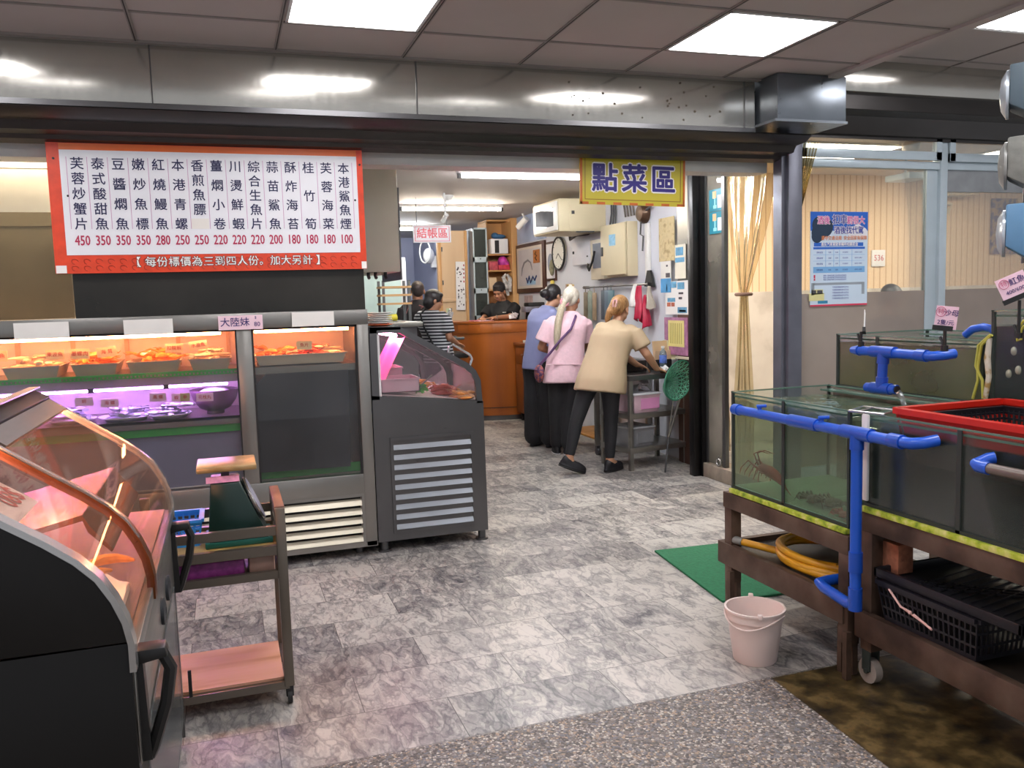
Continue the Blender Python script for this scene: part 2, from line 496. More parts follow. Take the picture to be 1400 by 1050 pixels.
M_TUBE = emis('fluorescent tube', '#f6fbff', TUBE_W)
M_TUBEW = emis('warm fluorescent tube', '#fff2df', TUBE_W)
M_WHITEP = mat('white plastic', '#e6e4e0', 0.45, var=0.03)
M_DWOOD = ramp_noise('dark brown board', [(0.3, '#3a241a'), (0.6, '#54362a'), (0.8, '#5e4033')], 4, 0.5, stretch=(1, 1, 0.15), bump=0.1)

# ------------------------------------------------------------------ floor
mb = MB(); mb.box(-3.2, 2.72, -0.08, 7.0, 16.5, 0.0); struct('floor', mb, M_MARBLE, 'grey and white marble tiled floor')
mb = MB(); mb.box(-3.2, -1.6, -0.08, 1.85, 2.72, 0.0)
mb.prism([(1.85, 2.72), (1.85, 0.0), (1.86, 1.2), (1.88, 1.8), (1.94, 2.72)], 'z', -0.08, 0.0); struct('floor', mb, M_PEBBLE, 'washed pebble aisle floor')
mb = MB(); mb.prism([(1.94, 2.72), (1.88, 1.8), (1.86, 1.2), (1.85, 0.0), (1.85, -1.6), (7.0, -1.6), (7.0, 2.72)], 'z', -0.08, -0.003); struct('floor', mb, M_GUTTER, 'brown stained wet concrete under the tanks')

# ------------------------------------------------------------------ ceilings
GX = [-0.323 + 0.656 * k for k in range(-5, 7)]
GY = [4.185 - 0.65 * k for k in range(0, 9)]
mb = MB(); mb.box(-3.6, -1.3, 2.803, 3.62, 4.66, 2.86); ceil = struct('ceiling', mb, M_CEIL, 'suspended tile ceiling over the aisle')
mb = MB()
for x in GX:
    if x < 3.6: mb.box(x - 0.009, -1.3, 2.796, x + 0.009, 4.65, 2.804)
for y in GY: mb.box(-3.6, y - 0.009, 2.7965, 3.6, y + 0.009, 2.8035)
mb.box(-3.6, 4.615, 2.79, 3.6, 4.65, 2.803)
struct('grid_strip', mb, M_GRID, parent=ceil)
mb = MB()
for x in GX:
    if x < 3.6: mb.box(x - 0.003, -1.3, 2.7955, x + 0.003, 4.62, 2.7962)
struct('grid_groove', mb, M_GROOVE, parent=ceil)
mb = MB(); mb.box(3.585, -1.3, 2.785, 3.66, 4.45, 3.02); struct('trim_1', mb, M_CEIL, 'ceiling edge strip')
mb = MB(); mb.box(3.6, -1.3, 3.003, 7.0, 4.75, 3.06); c2 = struct('ceiling', mb, M_CEIL, 'higher ceiling over the tanks')
mb = MB()
for k in range(6): mb.box(3.62 + 0.61 * k - 0.008, -1.3, 2.997, 3.62 + 0.61 * k + 0.008, 4.75, 3.004)
for k in range(9): mb.box(3.62, 4.62 - 0.61 * k - 0.008, 2.9975, 7.0, 4.62 - 0.61 * k + 0.008, 3.0035)
struct('grid_strip', mb, M_GRID, parent=c2)

def panel(x0, y0, z, label, w=0.62):
    t = thing('ceiling_light', label, 'ceiling light', (x0 + w / 2, y0 + w / 2, z), group='square ceiling panel lights')
    mb = MB()
    for a in ((0, 0, w, 0.014), (0, w - 0.014, w, w), (0, 0, 0.014, w), (w - 0.014, 0, w, w)):
        mb.box(x0 + a[0], y0 + a[1], z - 0.008, x0 + a[2], y0 + a[3], z + 0.0)
    mb.build('frame', M_WHITEP, t)
    mb = MB(); mb.box(x0 + 0.014, y0 + 0.014, z - 0.005, x0 + w - 0.014, y0 + w - 0.014, z - 0.001); mb.build('diffuser', M_PANEL, t)
    return t
panel(2.315, 3.555, 2.803, 'square ceiling light right of centre, whole in view above the yellow sign')
panel(0.35, 3.555, 2.803, 'square ceiling light cut by the top edge, above the red menu board')
panel(-1.62, 3.555, 2.803, 'square ceiling light out of view at left, mirrored in the steel beam')
panel(4.235, 3.41, 3.003, 'small corner of a ceiling light over the fish tanks')
for i, (x, y) in enumerate(((2.315, 1.6), (0.35, 1.6), (-1.62, 1.6), (0.35, -0.35), (2.315, -0.35))):
    panel(x, y, 2.803, 'ceiling light over the aisle behind the viewer')
panel(4.235, 1.5, 3.003, 'ceiling light over the tanks beside the viewer')

# ------------------------------------------------------------------ beam, shutter box, pillar
mb = MB(); mb.box(-3.2, 4.65, 2.485, 3.2, 4.95, 2.86, 0.004)
tr = struct('trim_2', mb, M_BEAM, 'stainless fascia beam over the shop front')
mb = MB()
for x in (-0.27, 1.06, 3.12): mb.box(x, 4.646, 2.49, x + 0.006, 4.65, 2.80)
mb.box(-3.2, 4.643, 2.485, 3.2, 4.651, 2.512)
struct('fascia_seam', mb, M_STEELD, parent=tr)
mb = MB()
for i in range(26): 
    x = rnd.uniform(1.9, 3.1); z = rnd.uniform(2.53, 2.76); mb.cyl((x, 4.6485, z), (x, 4.652, z), 0.0045 + 0.003 * rnd.random(), n=8)
struct('rust_spot', mb, mat('rust', '#4d4034', 0.8, var=0), parent=tr)
mb = MB()
path = [(4.65, 2.485), (4.70, 2.455), (4.80, 2.45), (4.82, 2.43), (4.83, 2.41), (4.93, 2.405), (4.95, 2.385), (5.02, 2.372)]
mb.ribbon(path, 'x', -3.2, 3.62, 0.012)
mb.box(-3.2, 4.95, 2.385, 3.62, 4.957, 2.40); mb.box(-3.2, 4.83, 2.41, 3.62, 4.838, 2.425)
struct('trim_3', mb, M_SHUTTER, 'dark roller shutter box under the beam')
mb = MB(); mb.box(3.222, 4.45, 2.53, 3.72, 4.95, 2.80, 0.004); mb.box(3.20, 4.44, 2.515, 3.725, 4.95, 2.53)
struct('trim_4', mb, steel('galvanised box', '#7f858b', 0.3, 0.7, (3, 3, 1)), 'projecting galvanised box at the end of the beam')
mb = MB(); mb.box(3.62, 4.75, 2.80, 7.0, 4.99, 3.06, 0.003); struct('trim_5', mb, M_BEAM, 'steel fascia beam over the tanks')
mb = MB(); mb.box(3.6, 4.80, 2.70, 7.0, 4.99, 2.80)
mb.ribbon([(4.80, 2.70), (4.86, 2.67), (4.90, 2.60), (4.93, 2.565), (4.96, 2.56)], 'x', 3.64, 7.0, 0.012); mb.box(3.64, 4.955, 2.535, 7.0, 4.965, 2.575)
struct('trim_6', mb, M_SHUTTER, 'dark roller shutter box over the tanks')
mb = MB(); mb.box(3.635, 4.90, 0, 3.745, 5.06, 2.52, 0.004); mb.box(3.60, 4.93, 0, 3.636, 5.02, 2.52)
struct('trim_7', mb, mat('blue grey pillar steel', '#6a6b74', 0.42, 0.55, var=0.15, scale=5), 'blue grey steel pillar beside the curtain')

# ------------------------------------------------------------------ inner shop: lintel, ceiling, walls
mb = MB(); mb.box(-3.2, 5.12, 2.315, 3.62, 5.30, 2.72); struct('trim_8', mb, mat('pale lintel paint', '#d4d2cc', 0.4, var=0.05), 'pale steel lintel inside the shutter')
mb = MB(); mb.box(-3.2, 5.0, 2.60, 3.95, 15.2, 2.68); struct('ceiling', mb, M_CEIL2, 'cream ceiling inside the shop')
mb = MB(); mb.box(3.88, 6.42, 0, 3.96, 11.7, 2.62); struct('wall_right', mb, M_WALLW, 'white wall with electrical boxes')
mb = MB(); mb.box(-3.2, 14.6, 0, 4.6, 14.7, 2.7); struct('wall_back', mb, M_WALLB, 'blue grey wall at the back')
mb = MB(); mb.box(-3.25, 5.0, 0, -3.15, 14.7, 2.7); struct('wall_left', mb, M_WALLW)
# tiled kitchen wall / steel panel behind the menu board
mb = MB(); mb.box(-3.2, 5.62, 1.40, 0.86, 5.66, 2.62); mb.box(-3.2, 5.612, 2.0, 0.86, 5.622, 2.012); mb.box(-3.2, 5.612, 2.33, 0.86, 5.622, 2.342)
mb.box(-0.84, 5.60, 1.40, -0.825, 5.622, 2.62)
struct('wall_kitchen', mb, steel('worn steel cladding', '#a79f8e', 0.35, 0.6, (1, 1, 4)), 'worn steel wall cladding behind the menu board')
# steel post at the shop corner, poster wall
mb = MB(); mb.box(3.60, 6.08, 0, 3.66, 6.16, 2.62, 0.003); mb.box(3.662, 6.06, 0, 3.70, 6.17, 2.62)
struct('trim_9', mb, mat('dark steel post', '#2c2b2c', 0.35, 0.8, var=0.15), 'dark steel post at the shop corner')
mb = MB(); mb.box(3.82, 6.16, 0, 3.90, 6.72, 1.62); struct('wall_board', mb, M_DWOOD, 'brown board wall under the notices')
mb = MB(); mb.box(3.825, 6.16, 1.62, 3.90, 6.72, 2.62); struct('wall_board', mb, M_STEEL, 'steel sheet above the brown board wall')
# threshold and glass partition beside the curtain
mb = MB(); mb.box(3.67, 5.02, 0, 3.86, 6.18, 0.115, 0.006); struct('trim_10', mb, mat('grey concrete sill', '#84786a', 0.8, var=0.2, scale=12, bump=0.3), 'grey concrete sill under the glass partition')
mb = MB(); mb.box(3.70, 5.78, 0.115, 3.735, 5.82, 2.55); mb.box(3.70, 5.07, 0.115, 3.735, 5.10, 2.55); mb.box(3.70, 5.07, 2.46, 3.735, 6.10, 2.55); mb.box(3.70, 6.04, 0.115, 3.735, 6.08, 2.55)
struct('window_1', mb, M_STEELD, 'steel framed glass partition beside the curtain')
mb = MB(); mb.box(3.714, 5.82, 0.12, 3.720, 6.04, 2.46); struct('window_pane', mb, glass('partition glass', '#cfcfc8', 0.55, '#9d978a', 0.9), parent=bpy.data.objects['window_1'])

# ------------------------------------------------------------------ neighbouring dining room behind the window
mb = MB(); mb.box(3.9, 7.3, 1.5, 8.5, 7.36, 2.72); struct('wall_dining', mb, M_STRIPE, 'cream striped panelling in the dining room')
mb = MB(); mb.box(3.9, 7.27, 0, 8.5, 7.36, 1.5); struct('wall_wainscot', mb, M_WAINS, 'pale marble wainscot in the dining room')
mb = MB(); mb.box(3.95, 6.42, 0, 3.99, 7.3, 2.72); mb.box(8.4, 5.0, 0, 8.5, 7.3, 2.72); struct('wall_side', mb, M_STRIPE)
mb = MB(); mb.box(3.75, 5.06, 2.66, 8.5, 7.3, 2.72); struct('ceiling', mb, M_CEIL2, 'dining room ceiling')
t = thing('ceiling_light', 'bright panel light inside the dining room, seen through the upper window', 'ceiling light', (4.75, 6.0, 2.64), group='dining room lights')
mb = MB(); mb.box(4.15, 5.7, 2.645, 5.35, 6.3, 2.66); mb.build('housing', M_WHITEP, t)
mb = MB(); mb.box(4.17, 5.72, 2.638, 5.33, 6.28, 2.645); mb.build('diffuser', emis('dining light', '#fff3e0', 14), t)
t2 = thing('ceiling_light', 'panel light inside the dining room behind the right-hand window', 'ceiling light', (7.0, 6.0, 2.64), group='dining room lights')
mb = MB(); mb.box(6.4, 5.7, 2.645, 7.6, 6.3, 2.66); mb.build('housing', M_WHITEP, t2)
mb = MB(); mb.box(6.42, 5.72, 2.638, 7.58, 6.28, 2.645); mb.build('diffuser', MATS['dining light'], t2)

# window on the dining room
mb = MB()
mb.box(3.745, 4.98, 2.345, 7.0, 5.04, 2.40, 0.003)      # main transom
mb.box(4.995, 4.97, 0.2, 5.06, 5.05, 2.62, 0.003)       # mullion
mb.box(4.90, 5.0, 0.2, 4.995, 5.035, 2.345); mb.box(3.745, 4.99, 0.2, 3.77, 5.04, 2.62)
mb.box(3.745, 4.98, 2.60, 7.0, 5.04, 2.66); mb.box(3.745, 4.99, 0.0, 7.0, 5.04, 0.25)
win = struct('window_2', mb, M_ALU, 'white aluminium framed window of the dining room')
for a, b, z0, z1 in ((3.77, 4.99, 2.405, 2.60), (5.065, 7.0, 2.40, 2.60)):
    mb = MB(); mb.box(a, 4.955, z0, b, 4.985, z0 + 0.06, 0.002); mb.box(a, 4.955, z1 - 0.03, b, 4.985, z1); mb.box(b - 0.05, 4.955, z0, b, 4.985, z1); mb.box(a, 4.955, z0, a + 0.05, 4.985, z1)
    struct('window_sash', mb, M_ALU, parent=win)
mb = MB(); mb.box(5.06, 5.0, 2.19, 7.0, 5.03, 2.345); struct('window_frame', mb, mat('grey aluminium', '#9a9c9d', 0.4, 0.5), parent=win)
mb = MB(); mb.box(3.77, 5.012, 0.25, 4.90, 5.018, 2.345); mb.box(5.06, 5.012, 0.25, 7.0, 5.018, 2.19); mb.box(3.80, 4.968, 2.45, 4.95, 4.972, 2.58); mb.box(5.1, 4.968, 2.45, 6.95, 4.972, 2.58)
struct('window_pane', mb, glass('window glass', '#f4f6f4', 0.0, gloss=0.7), parent=win)
mb = MB(); mb.box(3.77, 5.006, 0.25, 4.90, 5.009, 1.475); mb.box(5.06, 5.006, 0.25, 7.0, 5.009, 1.475)
struct('frosted_film', mb, glass('frosted film', '#d8d0c8', 0.55, '#b7aaa0', 0.6, 0.15, 0.6), parent=win)
# ------------------------------------------------------------------ menu board
M_SIGNW = mat('sign white vinyl', '#eae8ea', 0.35, var=0.02)
M_RED = mat('sign red vinyl', '#e2441f', 0.35, var=0.10, scale=22)
M_ORANGE = mat('sign orange band', '#f0702a', 0.35, var=0.06)
M_NAVY = mat('navy ink', '#22224e', 0.5, var=0)
M_CRIM = mat('crimson ink', '#b8274f', 0.5, var=0)
M_LINE = mat('lilac rule', '#c98fb4', 0.5, var=0)
M_INKW = mat('white ink', '#f2ece6', 0.5, var=0)
M_BLACK = mat('black ink', '#1c1a1a', 0.5, var=0)
M_REDINK = mat('red ink', '#c0392b', 0.5, var=0)
M_VIOLET = mat('violet ink', '#45306e', 0.5, var=0)

t = thing('menu_board', 'large white and red menu board listing fifteen dishes and prices above the fish display cabinet', 'menu board', (0, 5.0, 1.70))
mb = MB(); mb.box(-0.812, 4.99, 1.70, 0.806, 5.012, 2.372); mb.build('board', M_RED, t)
mb = MB(); mb.box(-0.752, 4.986, 1.795, 0.772, 4.99, 2.335); mb.build('white_panel', M_SIGNW, t)
mb = MB(); mb.box(-0.752, 4.986, 2.335, 0.772, 4.99, 2.368); mb.build('top_band', M_ORANGE, t)
mb = MB()
for x in (-0.808, 0.776): mb.box(x, 4.985, 1.702, x + 0.028 if x > 0 else x + 0.05, 4.989, 1.742)
mb.build('corner_patch', M_INKW, t)
mb = MB()
for i in range(26):
    x = -0.72 + i * 0.058
    for k in range(2):
        mb.tube([(x + 0.02 * math.cos(a) * (1 - a / 9), 4.988, 1.727 + k * 0.035 + 0.013 * math.sin(a)) for a in [j * 0.7 for j in range(8)]], 0.0022, 5)
mb.build('scroll_pattern', mat('dark red print', '#bf3413', 0.4, var=0), t)['kind'] = 'stuff'
COLS = ['芙蓉炒蟹片', '泰式酸甜魚', '豆醬燜魚', '嫩炒魚標', '紅燒鰻魚', '本港青螺', '香煎魚膘', '薑燜小卷', '川燙鮮蝦', '綜合生魚片', '蒜苗鯊魚', '酥炸海苔', '桂竹筍', '芙蓉海菜', '本港鯊魚煙']
PRICES = [450, 350, 350, 350, 280, 250, 250, 220, 220, 220, 200, 180, 180, 180, 100]
mb, mp, ml = MB(), MB(), MB()
for i, (w, p) in enumerate(zip(COLS, PRICES)):
    x = -0.672 + i * 1.368 / 14
    n = len(w)
    for k, ch in enumerate(w):
        z = 2.262 - (k if i == 6 else k * 4 / (n - 1)) * 0.0775
        mb.text(ch, 0.066, face_xz(x, 4.9845, z), off=0.0009)
    mp.text(str(p), 0.072, face_xz(x, 4.9845, 1.868), off=0.0012, sx=0.68)
    if i < 14: ml.box(x + 0.047, 4.985, 1.93, x + 0.0495, 4.9862, 2.30)
ml.box(-0.722, 4.985, 1.93, -0.7195, 4.9862, 2.30); ml.box(0.744, 4.985, 1.93, 0.7465, 4.9862, 2.30)
mb.build('dish_lettering', M_NAVY, t, smooth=0); mp.build('price_lettering', M_CRIM, t, smooth=0); ml.build('column_rule', M_LINE, t)
mb = MB(); mb.text('【 每份標價為三到四人份。加大另計 】', 0.057, face_xz(0.06, 4.9885, 1.752), off=0.0030, space=1.06, ring=True); mb.build('footer_outline_lettering', M_BLACK, t, smooth=0)
mb = MB(); mb.text('【 每份標價為三到四人份。加大另計 】', 0.057, face_xz(0.06, 4.9872, 1.752), off=0.0007, space=1.06); mb.build('footer_lettering', M_INKW, t, smooth=0)
mb = MB()
mb.box(-0.133, 4.9845, 1.93, -0.043, 4.986, 1.985); mb.build('blank_patch', mat('cream sticker', '#e9e2d8', 0.5, var=0.02), t)
mb = MB()
for x, z in ((-0.725, 2.10), (0.755, 2.09), (-0.78, 2.29), (0.79, 2.29)): mb.cyl((x, 4.985, z), (x, 4.99, z), 0.006, n=10)
mb.build('screw', M_BLACK, t)

# dark glass above the cabinet
mb = MB(); mb.box(-0.74, 5.03, 1.466, 0.792, 5.04, 2.02)
tag(mb.build('dark_glass_screen', glass('dark screen glass', '#3a3a38', 0.30, '#5a564e', 1.0, 0.06, 1.2)), 'dark glossy glass screen between the menu board and the fish cabinet', 'glass screen')
mb = MB(); mb.box(-1.9, 5.03, 1.466, -0.745, 5.04, 2.02)
tag(mb.build('glass_screen', glass('brownish screen glass', '#dcd4c4', 0.12, '#8a7a60', 0.8, 0.06, 1.2)), 'see-through brownish glass screen at the left picture edge above the fish cabinet', 'glass screen')

# ------------------------------------------------------------------ big fish display cabinet
M_PINKBACK = mat('pale cabinet lining', '#ead8d2', 0.5, var=0.05)
M_SHELFM = steel('cabinet shelf steel', '#8f8a83', 0.35, 0.4)
M_OLAMP = emis('orange lamp', '#ff9d66', 75)
M_PLAMP = emis('violet lamp', '#cc90ff', 95)
M_GREEN = mat('green plastic', '#3aa545', 0.45, var=0.1)
cab = thing('display_cabinet', 'steel framed two-bay fish display cabinet with orange and violet lit shelves under the menu board', 'display cabinet', (-0.25, 5.3, 0))
X0, X1, XM0, XM1 = -1.75, 0.795, 0.062, 0.142
mb = MB()
mb.box(X0, 4.975, 1.38, X1, 5.06, 1.466, 0.004); mb.box(0.728, 4.98, 0.06, X1, 5.62, 1.40, 0.004)
mb.box(XM0, 4.985, 0.46, XM1, 5.05, 1.39, 0.004); mb.box(X0, 4.98, 0.37, 0.73, 5.05, 0.50, 0.004)
mb.box(X0, 4.98, 0.06, X1, 5.0, 0.09); mb.box(X0, 4.98, 0.06, X0 + 0.06, 5.62, 1.40)
mb.build('frame', M_STEEL, cab)
mb = MB(); mb.box(X0, 5.6, 0.06, X1, 5.62, 1.466); mb.box(X0, 5.05, 1.44, X1, 5.62, 1.466); mb.box(X0, 5.02, 0.46, X1, 5.6, 0.50); mb.box(X0, 5.04, 0.06, X1, 5.06, 0.37)
mb.box(XM0 + 0.02, 5.05, 0.5, XM1 - 0.02, 5.6, 1.44)
mb.build('carcass', M_PINKBACK, cab)
mb = MB(); mb.box(XM0 - 0.008, 4.988, 0.5, XM0, 5.0, 1.38); mb.box(XM1, 4.988, 0.5, XM1 + 0.01, 5.0, 1.38); mb.box(0.715, 4.988, 0.5, 0.73, 5.0, 1.38); mb.box(X0, 4.988, 1.368, X1 - 0.07, 5.0, 1.382)
mb.build('gasket', mat('black rubber', '#1e1c1b', 0.6, var=0.1), cab)
mb = MB()
for k in range(6): mb.box(0.02 - 0.29 * k - 0.012, 5.585, 1.16, 0.02 - 0.29 * k + 0.012, 5.60, 1.43)
mb.build('back_mullion', mat('lining post', '#c8a992', 0.5, var=0.05), cab)
M_CABGLASS = glass('cabinet glass', '#f2f4f2', 0.035, '#c8c8cc', 0.55)
for a, b in ((X0 + 0.05, XM0 - 0.006), (XM1 + 0.006, 0.722)):
    mb = MB(); mb.box(a, 4.992, 0.502, b, 4.998, 1.38); mb.build('door_pane', M_CABGLASS, cab)
mb = MB(); mb.box(X0, 5.07, 1.135, XM0, 5.56, 1.15); mb.box(X0, 5.065, 1.085, XM0, 5.075, 1.135); mb.build('upper_shelf', M_SHELFM, cab)
mb = MB(); mb.box(X0, 5.05, 0.875, XM0, 5.58, 0.89); mb.box(X0, 5.05, 0.845, XM0, 5.055, 0.89); mb.build('lower_shelf', M_SHELFM, cab)
mb = MB(); mb.box(XM1, 5.03, 1.14, 0.73, 5.58, 1.155); mb.box(XM1, 5.025, 1.115, 0.73, 5.03, 1.155); mb.build('bay_shelf', M_SHELFM, cab)
mb = MB()
mb.box(X0, 5.058, 1.144, XM0, 5.064, 1.156); mb.box(X0, 5.058, 1.128, XM0, 5.064, 1.134)
for k in range(90): mb.box(X0 + 0.02 * k, 5.058, 1.132, X0 + 0.02 * k + 0.011, 5.064, 1.146)
mb.build('green_edging', M_GREEN, cab)
mb = MB(); mb.box(X0, 5.068, 0.80, XM0, 5.072, 0.842); mb.box(XM1, 5.068, 0.505, 0.73, 5.072, 0.56); mb.build('green_base_strip', M_GREEN, cab)
mb = MB(); mb.box(X0 + 0.05, 5.09, 0.5, XM0, 5.10, 0.84); mb.build('hazy_panel', mat('lilac grey panel', '#8a839c', 0.5, var=0.15, scale=3), cab)
for a, b, y in ((X0 + 0.1, -0.02, 5.06), (0.16, 0.69, 5.05)):
    mb = MB(); mb.cyl((a, y, 1.358), (b, y, 1.358), 0.0075); mb.build('orange_tube', M_OLAMP, cab)
mb = MB(); mb.cyl((X0 + 0.1, 5.10, 1.070), (0.0, 5.10, 1.070), 0.006); mb.build('violet_tube', M_PLAMP, cab)
mb = MB()
for x in (-1.3, -0.72, -0.34): mb.box(x, 5.085, 1.06, x + 0.03, 5.115, 1.09)
mb.build('tube_clip', M_BLACK, cab)
def louvers(n, x0, x1, z0, z1, y, root, m, mf):
    mb = MB(); w = 0.018
    mb.box(x0 - w, y - 0.006, z0 - w, x1 + w, y + 0.002, z0); mb.box(x0 - w, y - 0.006, z1, x1 + w, y + 0.002, z1 + w)
    mb.box(x0 - w, y - 0.006, z0, x0, y + 0.002, z1); mb.box(x1, y - 0.006, z0, x1 + w, y + 0.002, z1)
    mb.build('grille_frame', mf, root)
    mb = MB(); mb.box(x0, y + 0.05, z0, x1, y + 0.06, z1); mb.build('grille_shade_back', M_BLACK, root)  # black sheet stands in for the shade behind the slats
    dz = (z1 - z0) / n
    for k in range(n):
        mb = MB(); z = z0 + dz * (k + 0.5)
        mb.loft([[(x, y - 0.014, z - dz * 0.42), (x, y - 0.006, z - dz * 0.45), (x, y + 0.020, z + dz * 0.20), (x, y + 0.012, z + dz * 0.24)] for x in (x0, x1)])
        mb.build('grille_slat', m, root)
louvers(5, -0.55, 0.71, 0.092, 0.365, 4.985, cab, steel('bright slat', '#bdb5a2', 0.4, 0.3), M_STEEL)
for x in (-1.6, -0.5, 0.7):
    mb = MB(); mb.cyl((x, 5.1, 0), (x, 5.1, 0.06), 0.025); mb.build('foot', M_STEELD, cab)

# dark sheet inside the right bay
mb = MB(); mb.prism([(0.15, 0.555), (0.66, 0.548), (0.672, 1.118), (0.21, 1.118), (0.15, 1.06)], 'y', 5.008, 5.012)
solo('dark_sheet', 'dark navy sheet standing behind the glass of the narrow cabinet bay', 'sheet', mb, mat('navy sheet', '#16141f', 0.45, var=0.2, scale=3))

# ---- trays and seafood
M_TRAY = mat('grey tray', '#b5aa9a', 0.4, 0.1, var=0.06)
M_PALE = mat('pale squid flesh', '#f0d9b8', 0.4, var=0.12, scale=20, bump=0.1)
M_ORG = mat('orange cooked seafood', '#d98a3e', 0.45, var=0.3, scale=25, bump=0.2)
M_RSEA = mat('red seafood', '#b8402a', 0.45, var=0.3, scale=25)
M_SILV = mat('silver fish skin', '#c9c6d4', 0.25, 0.4, var=0.35, scale=14)
def tray_mesh(x0, x1, y0, y1, z0, z1):
    mb = MB(); f = 0.018; r = 0.010
    def ring(x0, y0, x1, y1, z): return [(x0, y0, z), (x1, y0, z), (x1, y1, z), (x0, y1, z)]
    mb.loft([ring(x0 + f, y0 + f, x1 - f, y1 - f, z0), ring(x0, y0, x1, y1, z1), ring(x0 - r, y0 - r, x1 + r, y1 + r, z1), ring(x0 - r, y0 - r, x1 + r, y1 + r, z1 - 0.004),
             ring(x0 - 0.003, y0 - 0.003, x1 + 0.003, y1 + 0.003, z1 - 0.005), ring(x0 + f - 0.003, y0 + f - 0.003, x1 - f + 0.003, y1 - f + 0.003, z0 - 0.003)], cap=False)
    n = len(mb.bm.verts); mb.bm.verts.ensure_lookup_table()
    mb.bm.faces.new([mb.bm.verts[i] for i in (3, 2, 1, 0)]); mb.bm.faces.new([mb.bm.verts[n - 4 + i] for i in range(4)])
    return mb
def critter(mb, x, y, z, s, ang, kind):
    """One squid, prawn or fish piece lying on the heap."""
    c, sn = math.cos(ang), math.sin(ang)
    def P(u, v, w): return (x + (u * c - v * sn) * s, y + (u * sn + v * c) * s, z + w * s)
    if kind == 'squid':
        mb.tube([P(-0.5, 0, 0.05), P(-0.3, 0.02, 0.1), P(0, 0, 0.14), P(0.3, 0, 0.1), P(0.42, 0, 0.08)], [0.01 * s, 0.1 * s, 0.15 * s, 0.11 * s, 0.06 * s], 8)
        for k in range(5): mb.tube([P(0.4, -0.06 + 0.03 * k, 0.08), P(0.55, -0.12 + 0.06 * k, 0.16), P(0.75, -0.2 + 0.1 * k, 0.12 + 0.1 * (k % 2)), P(0.85, -0.24 + 0.13 * k, 0.22)], [0.035 * s, 0.03 * s, 0.022 * s, 0.008 * s], 6)
    elif kind == 'prawn':
        mb.tube([P(-0.5, 0, 0.1), P(-0.25, 0.12, 0.14), P(0, 0.18, 0.15), P(0.25, 0.1, 0.13), P(0.4, -0.06, 0.1), P(0.48, -0.2, 0.08)], [0.03 * s, 0.1 * s, 0.12 * s, 0.1 * s, 0.07 * s, 0.03 * s], 8)
        mb.tube([P(-0.5, 0, 0.1), P(-0.8, -0.1, 0.2)], 0.012 * s, 5); mb.tube([P(-0.48, 0.02, 0.1), P(-0.8, 0.1, 0.25)], 0.012 * s, 5)
    else:
        mb.loft([[P(u, 0.16 * w * math.cos(q), 0.12 + 0.09 * w * math.sin(q)) for q in [2 * PI * k / 8 for k in range(8)]] for u, w in ((-0.5, 0.1), (-0.4, 0.7), (-0.15, 1), (0.2, 0.8), (0.4, 0.25), (0.55, 0.7), (0.58, 0.75))])
tid = [('A', -1.125, -0.84, 'fish', M_PALE, 3, 'pale flat fillets'), ('B', -0.80, -0.555, 'squid', M_ORG, 3, 'orange grilled squid'), ('C', -0.525, -0.235, 'squid', M_ORG, 3, 'curling orange squid arms'), ('D', -0.205, 0.035, 'fish', M_PALE, 4, 'pale fish pieces')]
for (nm, a, b, kind, m, n, what) in tid:
    where = {'A': 'at the left end of the orange lit shelf', 'B': 'second from left on the orange lit shelf', 'C': 'third from left on the orange lit shelf', 'D': 'beside the post on the orange lit shelf'}[nm]
    solo('food_tray', 'grey steel tray of %s %s' % (what, where), 'tray', tray_mesh(a + 0.012, b - 0.012, 5.09, 5.42, 1.156, 1.218), M_TRAY, 'trays on the upper cabinet shelf')
    mb = MB(); mb.box(a + 0.03, 5.11, 1.165, b - 0.03, 5.40, 1.20)
    for k in range(n * 4):
        critter(mb, rnd.uniform(a + 0.06, b - 0.06), rnd.uniform(5.13, 5.36), 1.203 + 0.014 * (k % 4), rnd.uniform(0.10, 0.15), rnd.uniform(0, 6.28), kind)
    solo('seafood', 'heap of %s in the tray %s' % (what, where), 'seafood', mb, m, 'seafood in the upper trays', kind='stuff')
solo('food_tray', 'pale steel tray of seafood alone in the narrow right-hand cabinet bay', 'tray', tray_mesh(0.165, 0.665, 5.045, 5.40, 1.166, 1.222), mat('pale tray', '#cfc5b2', 0.4, 0.2, var=0.06))
for what, kind, m, xs in (('sliced pale conch', 'fish', M_PALE, (0.40, 0.64)), ('curled orange squid', 'squid', M_ORG, (0.2, 0.38)), ('red prawns', 'prawn', M_RSEA, (0.42, 0.55))):
    mb = MB(); mb.box(xs[0], 5.08, 1.175, xs[1], 5.37, 1.205)
    for k in range(10): critter(mb, rnd.uniform(*xs), rnd.uniform(5.08, 5.34), 1.20 + 0.014 * (k % 4), rnd.uniform(0.09, 0.13), rnd.uniform(0, 6.28), kind)
    solo('seafood', 'heap of %s in the tray of the narrow cabinet bay' % what, 'seafood', mb, m, 'seafood in the right bay', kind='stuff')
